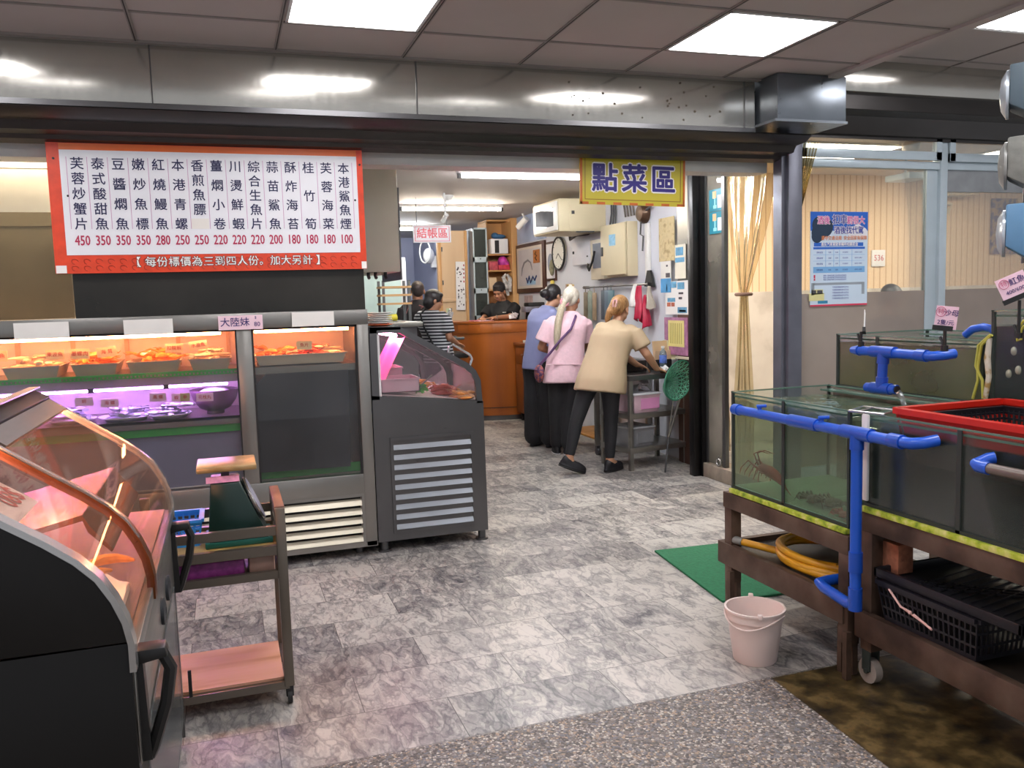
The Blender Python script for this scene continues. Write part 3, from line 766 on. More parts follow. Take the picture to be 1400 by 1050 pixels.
# lower shelf: plates of silvery fish and bowl
for (x, y, w, lab) in ((-0.83, 5.2, 0.13, 'white plate of oysters behind the sloping case on the violet lit shelf'), (-0.55, 5.18, 0.14, 'white plate of silver fish mid-way along the violet lit shelf'), (-0.32, 5.16, 0.12, 'white plate of pale shellfish left of the bowl on the violet lit shelf')):
    mb = MB(); mb.lathe([(0.0, 0.891), (w * 0.6, 0.891), (w, 0.912), (w, 0.917), (w * 0.6, 0.897), (0, 0.897)], (x, y, 0), 24, cap=False)
    solo('plate', lab, 'plate', mb, M_WHITEP, 'plates on the violet shelf')
    mb = MB(); mb.ell((x, y, 0.90), (w * 0.8, w * 0.8, 0.02))
    for k in range(12): critter(mb, x + rnd.uniform(-0.5, 0.5) * w, y + rnd.uniform(-0.6, 0.6) * w, 0.905 + 0.014 * (k % 4), rnd.uniform(0.11, 0.17), rnd.uniform(0, 6.28), 'fish')
    solo('seafood', 'silvery seafood heaped on the ' + lab.split(' on the')[0].replace('white plate', 'plate'), 'seafood', mb, M_SILV, 'seafood on the violet shelf', kind='stuff')
mb = MB(); mb.lathe([(0.0, 0.892), (0.05, 0.892), (0.05, 0.91), (0.085, 0.925), (0.118, 0.97), (0.135, 1.026), (0.137, 1.032), (0.128, 1.028), (0.105, 0.975), (0, 0.93)], (-0.075, 5.22, 0), 28, cap=False)
solo('bowl', 'wide dark bowl with a pale inside beside the cabinet post', 'bowl', mb, mat('dark glazed bowl', '#6d5262', 0.35, var=0.1))
mb = MB(); mb.lathe([(0.0, 1.0), (0.112, 1.0), (0.113, 1.004), (0.06, 1.035), (0.0, 1.045)], (-0.075, 5.22, 0), 24, cap=False)
solo('fish_balls', 'pale mash filling the wide dark bowl', 'food', mb, mat('pale mash', '#efe6ea', 0.5, var=0.06, scale=30, bump=0.3), kind='stuff')
# cards
M_CARDP = mat('pink card', '#f1c3cf', 0.6, var=0.03); M_CARDY = mat('cream card', '#f3dfb0', 0.6, var=0.03); M_CARDW = mat('blank white card', '#e9e4dc', 0.6, var=0.04)
for k, (x, y, w, h, tx, y3, col, lab) in enumerate(((3, 487, 0.05, 0.055, '魚', 5.07, M_CARDY, 'cream price card cut by the left picture edge'), (75, 485, 0.09, 0.052, '東波魚', 5.07, M_CARDY, 'cream card lettered in red above the pale fillets tray'),
        (109, 484, 0.095, 0.055, '墨螺肉', 5.07, M_CARDY, 'cream card left of the orange squid heap'), (146, 481, 0.10, 0.052, '海 茸', 5.07, M_CARDY, 'tilted pinkish cream card behind the orange squid'),
        (238, 476, 0.092, 0.05, '扣龍蝦', 5.07, M_CARDY, 'cream card beside the curling squid arms'), (271, 472, 0.095, 0.05, '水晶魚', 5.07, M_CARDY, 'tilted cream card over the pale fish pieces near the post'),
        (115, 549, 0.09, 0.046, '蚵', 5.055, M_CARDP, 'pink card with one character, leftmost on the violet shelf'), (150, 551, 0.088, 0.046, '海 螺', 5.055, M_CARDP, 'pink card second from left on the violet shelf'),
        (216, 543, 0.088, 0.046, '鳳 螺', 5.055, M_CARDP, 'pink card in front of the silver fish plate'), (241, 544, 0.05, 0.046, '蝦', 5.055, M_CARDP, 'small pink card overlapped by a khaki card'),
        (253, 543, 0.05, 0.046, '拳', 5.052, mat('khaki card', '#b9a96a', 0.6, var=0.03), 'small khaki card left of the dark bowl'), (280, 543, 0.09, 0.046, '花枝丸', 5.055, M_CARDP, 'pink card in front of the dark bowl'),
        (416, 472, 0.088, 0.05, '魚片', 5.04, M_CARDY, 'cream card in the tray of the narrow cabinet bay'))):
    c = at(x, y, y3)
    card('price_card', lab, 'price card', c, w, h, col, [(tx, h * 0.5, 0, 0)], M_REDINK, roll=(-0.10 if k in (3, 5) else 0.02), group='price cards in the cabinet')
for (x, y, w, h, lab) in ((57, 452, 0.255, 0.085, 'blank white card on the cabinet top rail, leftmost'), (203, 447, 0.245, 0.082, 'blank white card on the cabinet top rail left of the lettered pink card'), (428, 436, 0.235, 0.08, 'blank white card on the top rail over the narrow bay')):
    card('price_card', lab, 'price card', at(x, y, 4.968), w, h, M_CARDW, group='cards on the cabinet top rail')
c = at(329, 441, 4.966)
card('price_card', 'pink card hand lettered with a price of 80 on the cabinet top rail', 'price card', c, 0.235, 0.078, mat('pale pink card', '#f2cfd8', 0.6, var=0.02), [('大陸妹', 0.052, -0.03, 0.0), ('80', 0.034, 0.087, -0.012), ('$', 0.02, 0.08, 0.025)], M_VIOLET)

# ------------------------------------------------------------------ sloping deli case beside the cabinet
deli = thing('deli_case', 'grey steel deli case with sloping glass top and big louvred grille', 'deli case', (1.15, 5.7, 0))
YB = 6.55
mb = MB()
mb.prism([(0.803, 0.07), (1.49, 0.07), (1.485, 0.88), (0.803, 0.955)], 'y', 5.0, YB); mb.build('base', M_STEELD, deli)
outer = [(0.805, 0.94), (0.805, 1.36), (0.99, 1.355), (1.395, 1.12), (1.445, 1.075), (1.472, 1.02), (1.478, 0.87)]
for y0, y1, nm in ((5.0, 5.03, 'end_frame'), (5.72, 5.74, 'middle_frame'), (YB - 0.03, YB, 'end_frame')):
    mb = MB(); pts = outer
    path = []
    for i in range(len(outer)): path.append(outer[i])
    mb.ribbon([(0.825, 0.93), (0.825, 1.34)], 'y', y0, y1, 0.044); mb.ribbon([(0.805, 1.342), (0.985, 1.338), (1.385, 1.105), (1.43, 1.062), (1.455, 1.01), (1.463, 0.87)], 'y', y0, y1, 0.036)
    mb.build(nm, M_STEELD, deli)
mb = MB(); mb.box(0.803, 5.0, 1.34, 0.99, YB, 1.36); mb.build('top_shelf', M_STEELD, deli)
mb = MB(); mb.box(0.846, 5.012, 0.945, 0.862, 5.03, 1.325); mb.build('white_seal', mat('white sealant', '#dcdad8', 0.5, var=0.05), deli)
mb = MB(); mb.prism([(0.845, 0.93), (0.845, 1.325), (0.985, 1.322), (1.375, 1.095), (1.42, 1.055), (1.443, 1.01), (1.45, 0.87)], 'y', 5.014, 5.018); mb.build('end_pane', M_CABGLASS, deli)
mb = MB(); mb.ribbon([(0.99, 1.345), (1.39, 1.112), (1.436, 1.068), (1.462, 1.015), (1.468, 0.875)], 'y', 5.03, YB - 0.03, 0.006); mb.build('curved_pane', M_CABGLASS, deli)
mb = MB(); mb.prism([(0.845, 0.93), (0.845, 1.325), (0.985, 1.322), (1.375, 1.095), (1.42, 1.055), (1.443, 1.01), (1.45, 0.87)], 'y', YB - 0.02, YB - 0.016); mb.build('end_pane', M_CABGLASS, deli)
mb = MB(); mb.box(0.803, 5.03, 0.95, 0.815, YB - 0.03, 1.34); mb.build('back_panel', mat('white lining', '#dcd6d8', 0.5, var=0.04), deli)
mb = MB(); mb.prism([(0.82, 0.956), (1.47, 0.885), (1.47, 0.89), (0.82, 0.961)], 'y', 5.03, YB - 0.03); mb.build('tray_bed', mat('pale bed', '#e8cfd0', 0.4, var=0.06), deli)
mb = MB(); mb.cyl((0.965, 5.05, 1.305), (0.965, YB - 0.1, 1.305), 0.011); mb.build('pink_tube', emis('pink lamp', '#ff9cc6', 48), deli)
mb = MB(); mb.tube([(1.285, 5.05, 1.175), (1.295, 5.05, 1.222), (1.315, 5.05, 1.235), (1.425, 5.05, 1.165), (1.435, 5.05, 1.14), (1.42, 5.05, 1.095)], 0.008, 8); mb.build('handle', steel('chrome', '#d8d8d8', 0.12, 0.2), deli)
louvers(9, 0.915, 1.395, 0.135, 0.68, 4.996, deli, steel('blue slat', '#93979c', 0.35, 0.4), M_STEELD)
for x, y in ((0.845, 5.05), (1.465, 5.06), (0.845, YB - 0.06), (1.465, YB - 0.06)):
    mb = MB(); mb.cyl((x, y, 0.0), (x, y, 0.07), 0.024); mb.cyl((x, y, 0), (x, y, 0.012), 0.04); mb.build('foot', M_STEELD, deli)
# contents of the deli case
M_PBOX = mat('translucent pink plastic', '#f6c3d6', 0.35, var=0.05)
def boxy(x0, y0, z0, x1, y1, z1, w=0.004):
    mb = MB(); mb.box(x0, y0, z0, x1, y1, z0 + w)
    mb.box(x0, y0, z0, x0 + w, y1, z1); mb.box(x1 - w, y0, z0, x1, y1, z1); mb.box(x0, y0, z0, x1, y0 + w, z1); mb.box(x0, y1 - w, z0, x1, y1, z1)
    mb.box(x0 - 0.006, y0 - 0.006, z1 - 0.008, x1 + 0.006, y0, z1); mb.box(x0 - 0.006, y1, z1 - 0.008, x1 + 0.006, y1 + 0.006, z1)
    mb.box(x0 - 0.006, y0, z1 - 0.008, x0, y1, z1); mb.box(x1, y0, z1 - 0.008, x1 + 0.006, y1, z1)
    return mb
solo('plastic_tub', 'pink lit plastic tub nearest the end glass of the deli case', 'tub', boxy(0.87, 5.05, 0.963, 1.10, 5.30, 1.045), M_PBOX, 'tubs in the deli case')
solo('plastic_tub', 'taller pink lit plastic tub behind the first one in the deli case', 'tub', boxy(0.88, 5.36, 0.963, 1.06, 5.60, 1.09), M_PBOX, 'tubs in the deli case')
mb = MB(); mb.grid(lambda u, v: (0.87 + 0.16 * v + 0.012 * math.sin(9 * u), 5.06 + 0.5 * u, 0.99 + 0.30 * v + 0.012 * math.sin(7 * u + 2 * v)), 14, 10)
solo('plastic_bag', 'bright pink plastic bag hanging inside the deli case', 'bag', mb, mat('bright pink plastic', '#f04f9a', 0.4, var=0.15, scale=6), smooth=80)
for (lab, kind, m, cx, cy, z, n, s) in (('orange grilled fillets behind the tubs in the deli case', 'fish', M_ORG, 1.16, 5.42, 0.955, 9, 0.12), ('red prawns near the curved glass of the deli case', 'prawn', M_RSEA, 1.30, 5.25, 0.925, 9, 0.12), ('orange prawns at the front corner of the deli case', 'prawn', M_ORG, 1.38, 5.12, 0.905, 8, 0.10)):
    mb = MB(); mb.ell((cx, cy, z), (0.08, 0.12, 0.02))
    for k in range(n): critter(mb, cx + rnd.uniform(-0.06, 0.06), cy + rnd.uniform(-0.1, 0.1), z + 0.008 * (k % 4), s, rnd.uniform(0, 6.28), kind)
    solo('seafood', 'heap of ' + lab, 'seafood', mb, m, 'seafood in the deli case', kind='stuff')
for (lab, x, y, z) in (('green lettuce tuft by the tub in the deli case', 1.12, 5.10, 0.955), ('green lettuce tuft behind the taller tub in the deli case', 1.09, 5.5, 0.965)):
    mb = MB()
    for k in range(22):
        a = rnd.uniform(0, 6.28); r = rnd.uniform(0.005, 0.035)
        mb.cbox((x + r * math.cos(a), y + r * math.sin(a), z + rnd.uniform(0.0, 0.035)), (0.03, 0.022, 0.002), (rnd.uniform(-1, 1), rnd.uniform(-1, 1), a))
    solo('lettuce', lab, 'lettuce', mb, mat('lettuce green', '#5fae3a', 0.5, var=0.3, scale=20), kind='stuff')
mb = MB(); mb.tube([(1.12, 5.10, 0.99), (1.22, 5.22, 1.04)], 0.005, 6); mb.ell((1.115, 5.095, 0.985), (0.02, 0.013, 0.006))
solo('serving_tongs', 'thin dark serving tongs leaning out of the pink tub', 'tongs', mb, M_STEELD)
# dishes stacked on the deli top
for k in range(7):
    mb = MB(); z = 1.3605 + 0.012 * k
    mb.lathe([(0, z), (0.05, z), (0.085, z + 0.008), (0.085, z + 0.011), (0.05, z + 0.004), (0, z + 0.004)], (0.895 + 0.003 * rnd.uniform(-1, 1), 5.2, 0), 28, cap=False)
    solo('plate', ('orange plate at the bottom of the stack on the deli case' if k == 0 else 'white plate %s in the stack on the deli case' % ['', 'just above the orange plate', 'third up', 'in the middle', 'fifth up', 'second from the top', 'on the top'][k]), 'plate', mb, mat('orange melamine', '#d8622e', 0.4, var=0.05) if k == 0 else M_WHITEP, 'plates stacked on the deli case')
# ------------------------------------------------------------------ black sided case with curved glass in the left foreground
M_BLKPANEL = mat('black gloss panel', '#15120f', 0.25, var=0.15, scale=2, spec=0.35)
M_CHROME = steel('polished trim', '#cfccc8', 0.18, 0.3)
M_COPPER = mat('warm copper strip', '#74401f', 0.3, 0.5, var=0.15)
M_CASEG = glass('curved case glass', '#f8f0ea', 0.03, '#d9b8a0', 0.2)
case = thing('seafood_case', 'black sided seafood case with curved glass and copper glow in the left foreground', 'seafood case', (-0.62, 2.4, 0))
YN, YF, XF = 1.74, 3.06, -0.205
prof = [(-0.56, 1.225), (-0.47, 1.160), (-0.40, 1.110), (-0.34, 1.068), (-0.29, 1.028), (-0.255, 0.99), (-0.23, 0.945), (-0.213, 0.90), (XF, 0.855), (XF, 0.80)]
def side_poly(top):
    return [(-1.15, 0.03), (XF, 0.03)] + list(reversed(top)) + [(-0.62, 1.23), (-1.15, 1.23)]
mb = MB(); mb.prism([(-1.15, 0.87), (XF, 0.87)] + list(reversed(prof[:9])) + [(-0.60, 1.215), (-1.15, 1.215)], 'y', YN, YN + 0.03, 0.004); mb.build('side_panel', M_BLKPANEL, case)
mb = MB(); mb.box(-1.15, YN + 0.004, 0.03, XF - 0.002, YN + 0.03, 0.862, 0.003); mb.build('lower_side_panel', mat('dark lower panel', '#120f0c', 0.35, var=0.15, scale=2, spec=0.3), case)
mb = MB(); mb.ribbon([(x, z + 0.006) for x, z in prof], 'y', YN - 0.004, YN + 0.036, 0.012); mb.build('edge_trim', M_CHROME, case)
mb = MB(); mb.ribbon([(x, z) for x, z in prof], 'y', 2.19, 2.235, 0.018); mb.build('glass_divider', M_COPPER, case)
mb = MB(); mb.ribbon([(x, z + 0.012) for x, z in prof], 'y', 2.195, 2.21, 0.008); mb.build('divider_trim', M_CHROME, case)
mb = MB(); mb.ribbon([(x, z) for x, z in prof], 'y', YF - 0.025, YF, 0.018); mb.build('end_trim', M_CHROME, case)
mb = MB(); mb.prism([(-1.15, 0.03), (XF - 0.005, 0.03), (XF - 0.005, 0.80), (-1.15, 0.80)], 'y', YF - 0.03, YF); mb.build('far_side_panel', M_STEELD, case)
mb = MB(); mb.prism([(-1.1, 0.80)] + [(XF - 0.008, 0.80)] + [(x - 0.01, z - 0.012) for x, z in reversed(prof[:9])] + [(-1.1, 1.20)], 'y', YF - 0.012, YF - 0.006); mb.build('end_pane', M_CASEG, case)
mb = MB(); mb.ribbon([(x, z + 0.002) for x, z in prof], 'y', YN + 0.03, 2.19, 0.006); mb.build('curved_pane', M_CASEG, case)
mb = MB(); mb.ribbon([(x, z + 0.002) for x, z in prof], 'y', 2.235, YF - 0.025, 0.006); mb.build('curved_pane', M_CASEG, case)
mb = MB(); mb.prism([(-0.56, 1.195), (-0.545, 1.232), (-0.60, 1.262), (-0.635, 1.225)], 'y', YN - 0.02, YF + 0.01, 0.004); mb.build('top_rail', mat('matt black rail', '#1c1918', 0.55, var=0.1), case)
mb = MB(); mb.box(-0.60, YN, 1.262, -0.57, YF, 1.266); mb.ribbon([(-0.545, 1.222), (-0.50, 1.19)], 'y', 2.24, YF - 0.03, 0.012); mb.build('rail_strip', M_STEEL, case)
mb = MB(); mb.box(-1.15, YN + 0.03, 1.205, -0.62, YF, 1.225); mb.build('top_deck', M_STEELD, case)
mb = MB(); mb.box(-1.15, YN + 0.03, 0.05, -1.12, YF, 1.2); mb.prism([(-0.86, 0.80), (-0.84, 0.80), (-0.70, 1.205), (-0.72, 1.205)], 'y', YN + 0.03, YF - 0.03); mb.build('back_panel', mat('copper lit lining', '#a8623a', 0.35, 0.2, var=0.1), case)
mb = MB(); mb.box(-0.86, YN + 0.03, 0.82, XF - 0.02, YF - 0.03, 0.835); mb.box(XF - 0.02, YN + 0.03, 0.60, XF, YF - 0.03, 0.80, 0.003); mb.box(XF - 0.03, YN + 0.03, 0.795, XF + 0.004, YF - 0.02, 0.83, 0.003)
mb.box(XF - 0.035, YN + 0.03, 0.03, XF - 0.015, YF - 0.03, 0.60); mb.build('front_ledge', M_STEEL, case)
mb = MB(); mb.cyl((-0.60, 1.82, 1.168), (-0.60, 2.95, 1.168), 0.012); mb.build('warm_tube', emis('warm lamp', '#ffbb90', 70), case)
mb = MB(); mb.box(-0.64, 1.80, 1.178, -0.57, 2.98, 1.192); mb.build('lamp_housing', M_COPPER, case)
for y in (2.42, 2.62):
    mb = MB(); mb.lathe([(0.036, 0), (0.036, 0.008), (0.02, 0.012), (0.012, 0.012), (0.012, 0.006)], (XF, y, 0.69), 20, axis='x'); mb.build('round_vent', mat('dark rubber', '#2a2c30', 0.5, var=0.1), case)
M_HAND = mat('black handle plastic', '#191817', 0.4, var=0.05)
for y in (1.80, 2.96):
    mb = MB(); z = 0.83 if y < 2 else 0.80
    mb.prism([(XF, z), (XF + 0.055, z), (XF + 0.06, z - 0.02), (XF, z - 0.03)], 'y', y - 0.02, y + 0.03, 0.003)
    mb.tube([(XF + 0.045, y, z - 0.01), (XF + 0.062, y, z - 0.05), (XF + 0.05, y, z - 0.12), (XF + 0.02, y, z - 0.21), (XF + 0.012, y, z - 0.23)], [0.012, 0.013, 0.013, 0.012, 0.01], 8)
    mb.prism([(XF, z - 0.02), (XF + 0.012, z - 0.02), (XF + 0.018, z - 0.23), (XF, z - 0.23)], 'y', y - 0.016, y + 0.022)
    mb.build('door_handle', M_HAND, case)
mb = MB(); mb.box(XF + 0.002, 1.86, 0.18, XF + 0.006, 2.85, 0.62); mb.build('plastic_sheet', glass('clear plastic sheet', '#dfe3e3', 0.14, '#a9aeb0', 0.5, 0.1), case)
for y in (1.9, 2.9):
    for x in (-1.05, -0.3):
        mb = MB(); mb.cyl((x, y, 0), (x, y, 0.04), 0.025); mb.build('foot', M_STEELD, case)
# contents
mb = MB(); mb.grid(lambda u, v: (-0.80 + 0.55 * u, 1.80 + 0.37 * v, 0.86 + 0.13 * math.sin(PI * min(1, u * 1.05)) * (0.8 + 0.2 * math.sin(5 * v + 3 * u)) + 0.006 * math.sin(31 * u + 17 * v)), 24, 16)
mb.box(-0.80, 1.80, 0.836, -0.25, 2.17, 0.855)
solo('crushed_ice', 'bright mound of crushed ice under the curved glass of the foreground case', 'ice', mb, mat('crushed ice', '#f6e9e2', 0.4, var=0.05, scale=60, bump=0.5), smooth=60, kind='stuff')
for k, (x, y, r, lab) in enumerate(((-0.30, 2.0, 1.4, 'pale orange prawn on the ice close to the front ledge'), (-0.285, 2.1, 0.6, 'orange prawn on the ice beside the glass divider'), (-0.32, 1.88, 2.2, 'orange prawn on the ice nearest the black side panel'))):
    mb = MB(); critter(mb, x, y, 0.915, 0.11, r, 'prawn'); solo('prawn', lab, 'prawn', mb, M_ORG, 'prawns on the ice')
mb = MB(); mb.prism([(-0.80, 0.90), (-0.79, 0.89), (-0.36, 0.985), (-0.35, 0.955), (-0.30, 0.90), (-0.295, 0.905), (-0.345, 0.97), (-0.36, 1.0)], 'y', 2.30, 2.98)  # solid brown shape in place of the mirrored back wall reflection
solo('brown_reflection', 'dark brown reflection sheet mimicking the mirrored back wall behind the second pane of the foreground case', 'sheet', mb, mat('brown reflection sheet', '#5a3220', 0.25, var=0.25, scale=3))
# price sheet under the glass
root = thing('price_sheet', 'white hand lettered price sheet behind the glass of the foreground case', 'price sheet', (-0.50, 1.92, 1.10))
ang = math.atan2(1.11 - 1.19, 0.11)
Ms = Matrix.Translation((-0.475, 1.93, 1.140)) @ Matrix.Rotation(-ang * 0.98, 4, 'Y')
mb = MB(); mb.box(-0.10, -0.13, -0.001, 0.085, 0.13, 0.001, M=Ms); mb.build('sheet', mat('pinkish white paper', '#e6d6d2', 0.6, var=0.02), root)
Mt = Ms @ Matrix.Translation((0, 0, 0.003)) @ Matrix.Rotation(-PI / 2, 4, 'Z')
mb = MB(); mb.text('$80', 0.07, Mt @ Matrix.Translation((-0.06, 0.035, 0)), off=0.001); mb.build('price_lettering', M_REDINK, root, smooth=0)
mb = MB(); mb.text('蝦', 0.05, Mt @ Matrix.Translation((0.03, -0.01, 0)), off=0.001); mb.text('煮', 0.05, Mt @ Matrix.Translation((-0.03, -0.02, 0)), off=0.001); mb.build('name_lettering', M_BLACK, root, smooth=0)
# cloth and packet on the deck
mb = MB(); mb.grid(lambda u, v: (-0.96 + 0.24 * u, 2.55 + 0.42 * v, 1.232 + 0.055 * math.sin(PI * u) * math.sin(PI * v) + 0.016 * math.sin(14 * u + 3 * v) * math.sin(9 * v)), 26, 26)
def patch_mat():
    m = ramp_noise('blue and white cloth', [(0.40, '#1d2c52'), (0.47, '#3b5288'), (0.50, '#d9dde6'), (0.7, '#eef0f2')], 16, 0.8, 2, bump=0.1)
    return m
solo('cloth', 'crumpled blue and white cloth on top of the foreground case', 'cloth', mb, patch_mat(), smooth=80)
mb = MB(); mb.cbox((-0.84, 2.3, 1.243), (0.16, 0.22, 0.035), (0, 0.05, 0.3), 0.012)
solo('packet', 'dark flat packet lying in front of the blue and white cloth', 'packet', mb, mat('dark packet', '#4b4a42', 0.35, var=0.3, scale=14))

# ------------------------------------------------------------------ trolley with green scale
cart = thing('trolley', 'steel tube trolley with a brown stained wooden bottom shelf beside the foreground case', 'trolley', (-0.09, 3.42, 0))
M_TROL = steel('trolley steel', '#7c7368', 0.35, 0.4)
CX0, CX1, CY0, CY1 = -0.34, 0.155, 3.225, 3.62
for x in (CX0, CX1):
    for y in (CY0, CY1):
        mb = MB(); mb.box(x - 0.018, y - 0.018, 0.07, x + 0.018, y + 0.018, 0.755, 0.003); mb.build('leg', M_TROL, cart)
        mb = MB(); mb.cyl((x - 0.008, y, 0.026), (x + 0.008, y, 0.026), 0.026, n=18); mb.box(x - 0.014, y - 0.012, 0.028, x + 0.014, y + 0.012, 0.075, 0.003); mb.build('caster', M_BLACK, cart)
for z, h in ((0.672, 0.034), (0.598, 0.036), (0.505, 0.03), (0.075, 0.03)):
    mb = MB()
    for a, b in (((CX0, CY0), (CX1, CY0)), ((CX1, CY0), (CX1, CY1)), ((CX1, CY1), (CX0, CY1)), ((CX0, CY1), (CX0, CY0))):
        mb.bar((a[0], a[1], z), (b[0], b[1], z), 0.024, h)
    mb.build('rail', M_TROL, cart)
mb = MB(); mb.box(CX1 - 0.018, CY0, 0.73, CX1 + 0.018, CY1, 0.76, 0.003); mb.build('end_rail', mat('brown worn rail', '#755347', 0.4, 0.3, var=0.15), cart)
mb = MB(); mb.box(CX0 + 0.01, CY0 + 0.01, 0.585, CX1 - 0.01, CY1 - 0.01, 0.60); mb.build('upper_shelf', mat('yellowish board', '#b49a5c', 0.4, var=0.15), cart)
mb = MB(); mb.box(CX0 + 0.01, CY0 + 0.01, 0.49, CX1 - 0.01, CY1 - 0.01, 0.497); mb.build('tray_shelf', M_TROL, cart)
mb = MB(); mb.box(CX0 + 0.012, CY0 + 0.012, 0.085, CX1 - 0.018, CY1 - 0.012, 0.10); mb.build('bottom_shelf', ramp_noise('stained pinkish wood', [(0.3, '#b67a48'), (0.5, '#d9a07c'), (0.7, '#e0a890')], 2.2, 0.5, 6, 0.05, (0.6, 4, 1)), cart)
mb = MB(); mb.box(CX0 + 0.14, CY0 - 0.016, 0.09, CX0 + 0.152, CY0 - 0.008, 0.19); mb.build('strap', M_BLACK, cart)
sc = thing('kitchen_scale', 'dark green kitchen scale with a flat steel platform on the trolley', 'scale', (0.0, 3.42, 0.60))
M_GSC = mat('dark green enamel', '#0d2b26', 0.35, var=0.1)
mb = MB(); mb.prism([(-0.10, 0.601), (0.115, 0.601), (0.115, 0.63), (0.10, 0.66), (0.02, 0.845), (-0.085, 0.845), (-0.10, 0.66)], 'y', 3.33, 3.53, 0.006); mb.build('body', M_GSC, sc)
mb = MB(); mb.box(-0.115, 3.32, 0.601, 0.13, 3.54, 0.622, 0.004); mb.build('base', mat('teal enamel', '#1d6258', 0.35, var=0.05), sc)
n2 = Vector((0.185, 0, 0.08)).normalized(); c2_ = Vector((0.066, 3.43, 0.755))
mb = MB(); mb.tube([c2_ - n2 * 0.002, c2_ + n2 * 0.012], [0.085, 0.085], 28); mb.build('dial', mat('dial face', '#b9b6c6', 0.25, var=0.05), sc)
mb = MB(); mb.tube([c2_ + n2 * 0.005 + (Vector((0, 1, 0)) * math.cos(a) + n2.cross(Vector((0, 1, 0))) * math.sin(a)) * 0.087 for a in [2 * PI * k / 28 for k in range(28)]], 0.006, 6, closed=True); mb.build('dial_rim', M_CHROME, sc)
mb = MB(); mb.box(-0.045, 3.41, 0.845, -0.015, 3.44, 0.89); mb.build('post', M_STEELD, sc)
mb = MB(); mb.box(-0.13, 3.31, 0.890, 0.085, 3.54, 0.91, 0.005); mb.build('platform', ramp_noise('tan stained steel', [(0.3, '#8a7146'), (0.55, '#b99f72'), (0.75, '#cfc3ad')], 5, 0.35, metal=0.4, bump=0.05), sc)
mb = MB(); mb.box(-0.098, 3.329, 0.848, 0.02, 3.331, 0.872); mb.text('0.50', 0.022, face_xz(-0.05, 3.327, 0.860)); mb.build('pink_tag', mat('pink tag', '#e0a3c8', 0.5, var=0.2, scale=40), sc)
def basket(x0, y0, z0, x1, y1, z1, flare=0.02, nb=12, rim=0.012, rows=2):
    """Open slatted plastic basket; returns body and rim meshes."""
    b, r = MB(), MB()
    b.box(x0 + flare, y0 + flare, z0, x1 - flare, y1 - flare, z0 + 0.006)
    def side(p0, p1, q0, q1, n):
        p0, p1, q0, q1 = map(Vector, (p0, p1, q0, q1))
        for k in range(n + 1):
            f = k / n; b.bar(p0.lerp(p1, f), q0.lerp(q1, f), 0.007, 0.004, up=(p1 - p0).cross(Vector((0, 0, 1))))
        for j in range(1, rows + 1):
            f = j / (rows + 1); b.bar(p0.lerp(q0, f), p1.lerp(q1, f), 0.004, 0.008)
        b.bar(p0.lerp(q0, 0.04), p1.lerp(q1, 0.04), 0.004, 0.016); b.bar(p0.lerp(q0, 0.94), p1.lerp(q1, 0.94), 0.004, 0.022)
    A = [(x0 + flare, y0 + flare, z0), (x1 - flare, y0 + flare, z0), (x1 - flare, y1 - flare, z0), (x0 + flare, y1 - flare, z0)]
    B = [(x0, y0, z1), (x1, y0, z1), (x1, y1, z1), (x0, y1, z1)]
    for k in range(4):
        l = (Vector(B[(k + 1) % 4]) - Vector(B[k])).length
        side(A[k], A[(k + 1) % 4], B[k], B[(k + 1) % 4], max(4, int(l / 0.022)))
    R = rim
    for k in range(4):
        r.bar((B[k][0], B[k][1], z1), (B[(k + 1) % 4][0], B[(k + 1) % 4][1], z1), R * 1.6, R)
    return b, r
bl = thing('basket', 'small sky blue plastic basket on the trolley behind the green scale', 'basket', (-0.2, 3.47, 0.60))
b, r = basket(-0.27, 3.38, 0.602, -0.125, 3.56, 0.70, 0.015); M_SKY = mat('sky blue plastic', '#2f8fe0', 0.4, var=0.05)
b.build('body', M_SKY, bl); r.build('rim', M_SKY, bl)
mb = MB(); mb.box(-0.30, 3.28, 0.498, 0.02, 3.55, 0.56, 0.01); solo('box', 'magenta box under the trolley top', 'box', mb, mat('magenta carton', '#b04a9c', 0.5, var=0.4, scale=30))
mb = MB(); mb.box(0.035, 3.27, 0.498, 0.13, 3.5, 0.565, 0.01); solo('tub', 'pinkish plastic tub on the tray shelf of the trolley', 'tub', mb, mat('pinkish tub', '#d0a693', 0.4, var=0.1))
# ------------------------------------------------------------------ fish tanks at right
M_STAND = ramp_noise('rusted brown steel', [(0.3, '#3b2a20'), (0.5, '#5b473a'), (0.7, '#6d5a4c')], 6, 0.55, 8, 0.15, (1, 1, 1), 0.3)
M_TGLASS = glass('tank glass', '#f4f8f6', 0.03, '#b5c4ba', 0.16, 0.2)
M_TEDGE = mat('green glass edge', '#5d7a6c', 0.2, var=0.1, spec=0.8)
M_SEAL = mat('dark silicone seal', '#2c332f', 0.5, var=0.1)
M_FOAM = ramp_noise('yellow green foam', [(0.3, '#6d8a1e'), (0.5, '#b5c23a'), (0.7, '#d9d488')], 26, 0.8, 4, 0.4)
M_BLUE = mat('blue pvc', '#1a55c2', 0.3, var=0.06, scale=4, spec=0.6)
M_BLUED = mat('blue pvc joint', '#164db4', 0.32, var=0.06, spec=0.6)
def water_mat(name, tint, dens, col):
    return glass(name, tint, dens, col, 0.45, 0.04, 2.5)
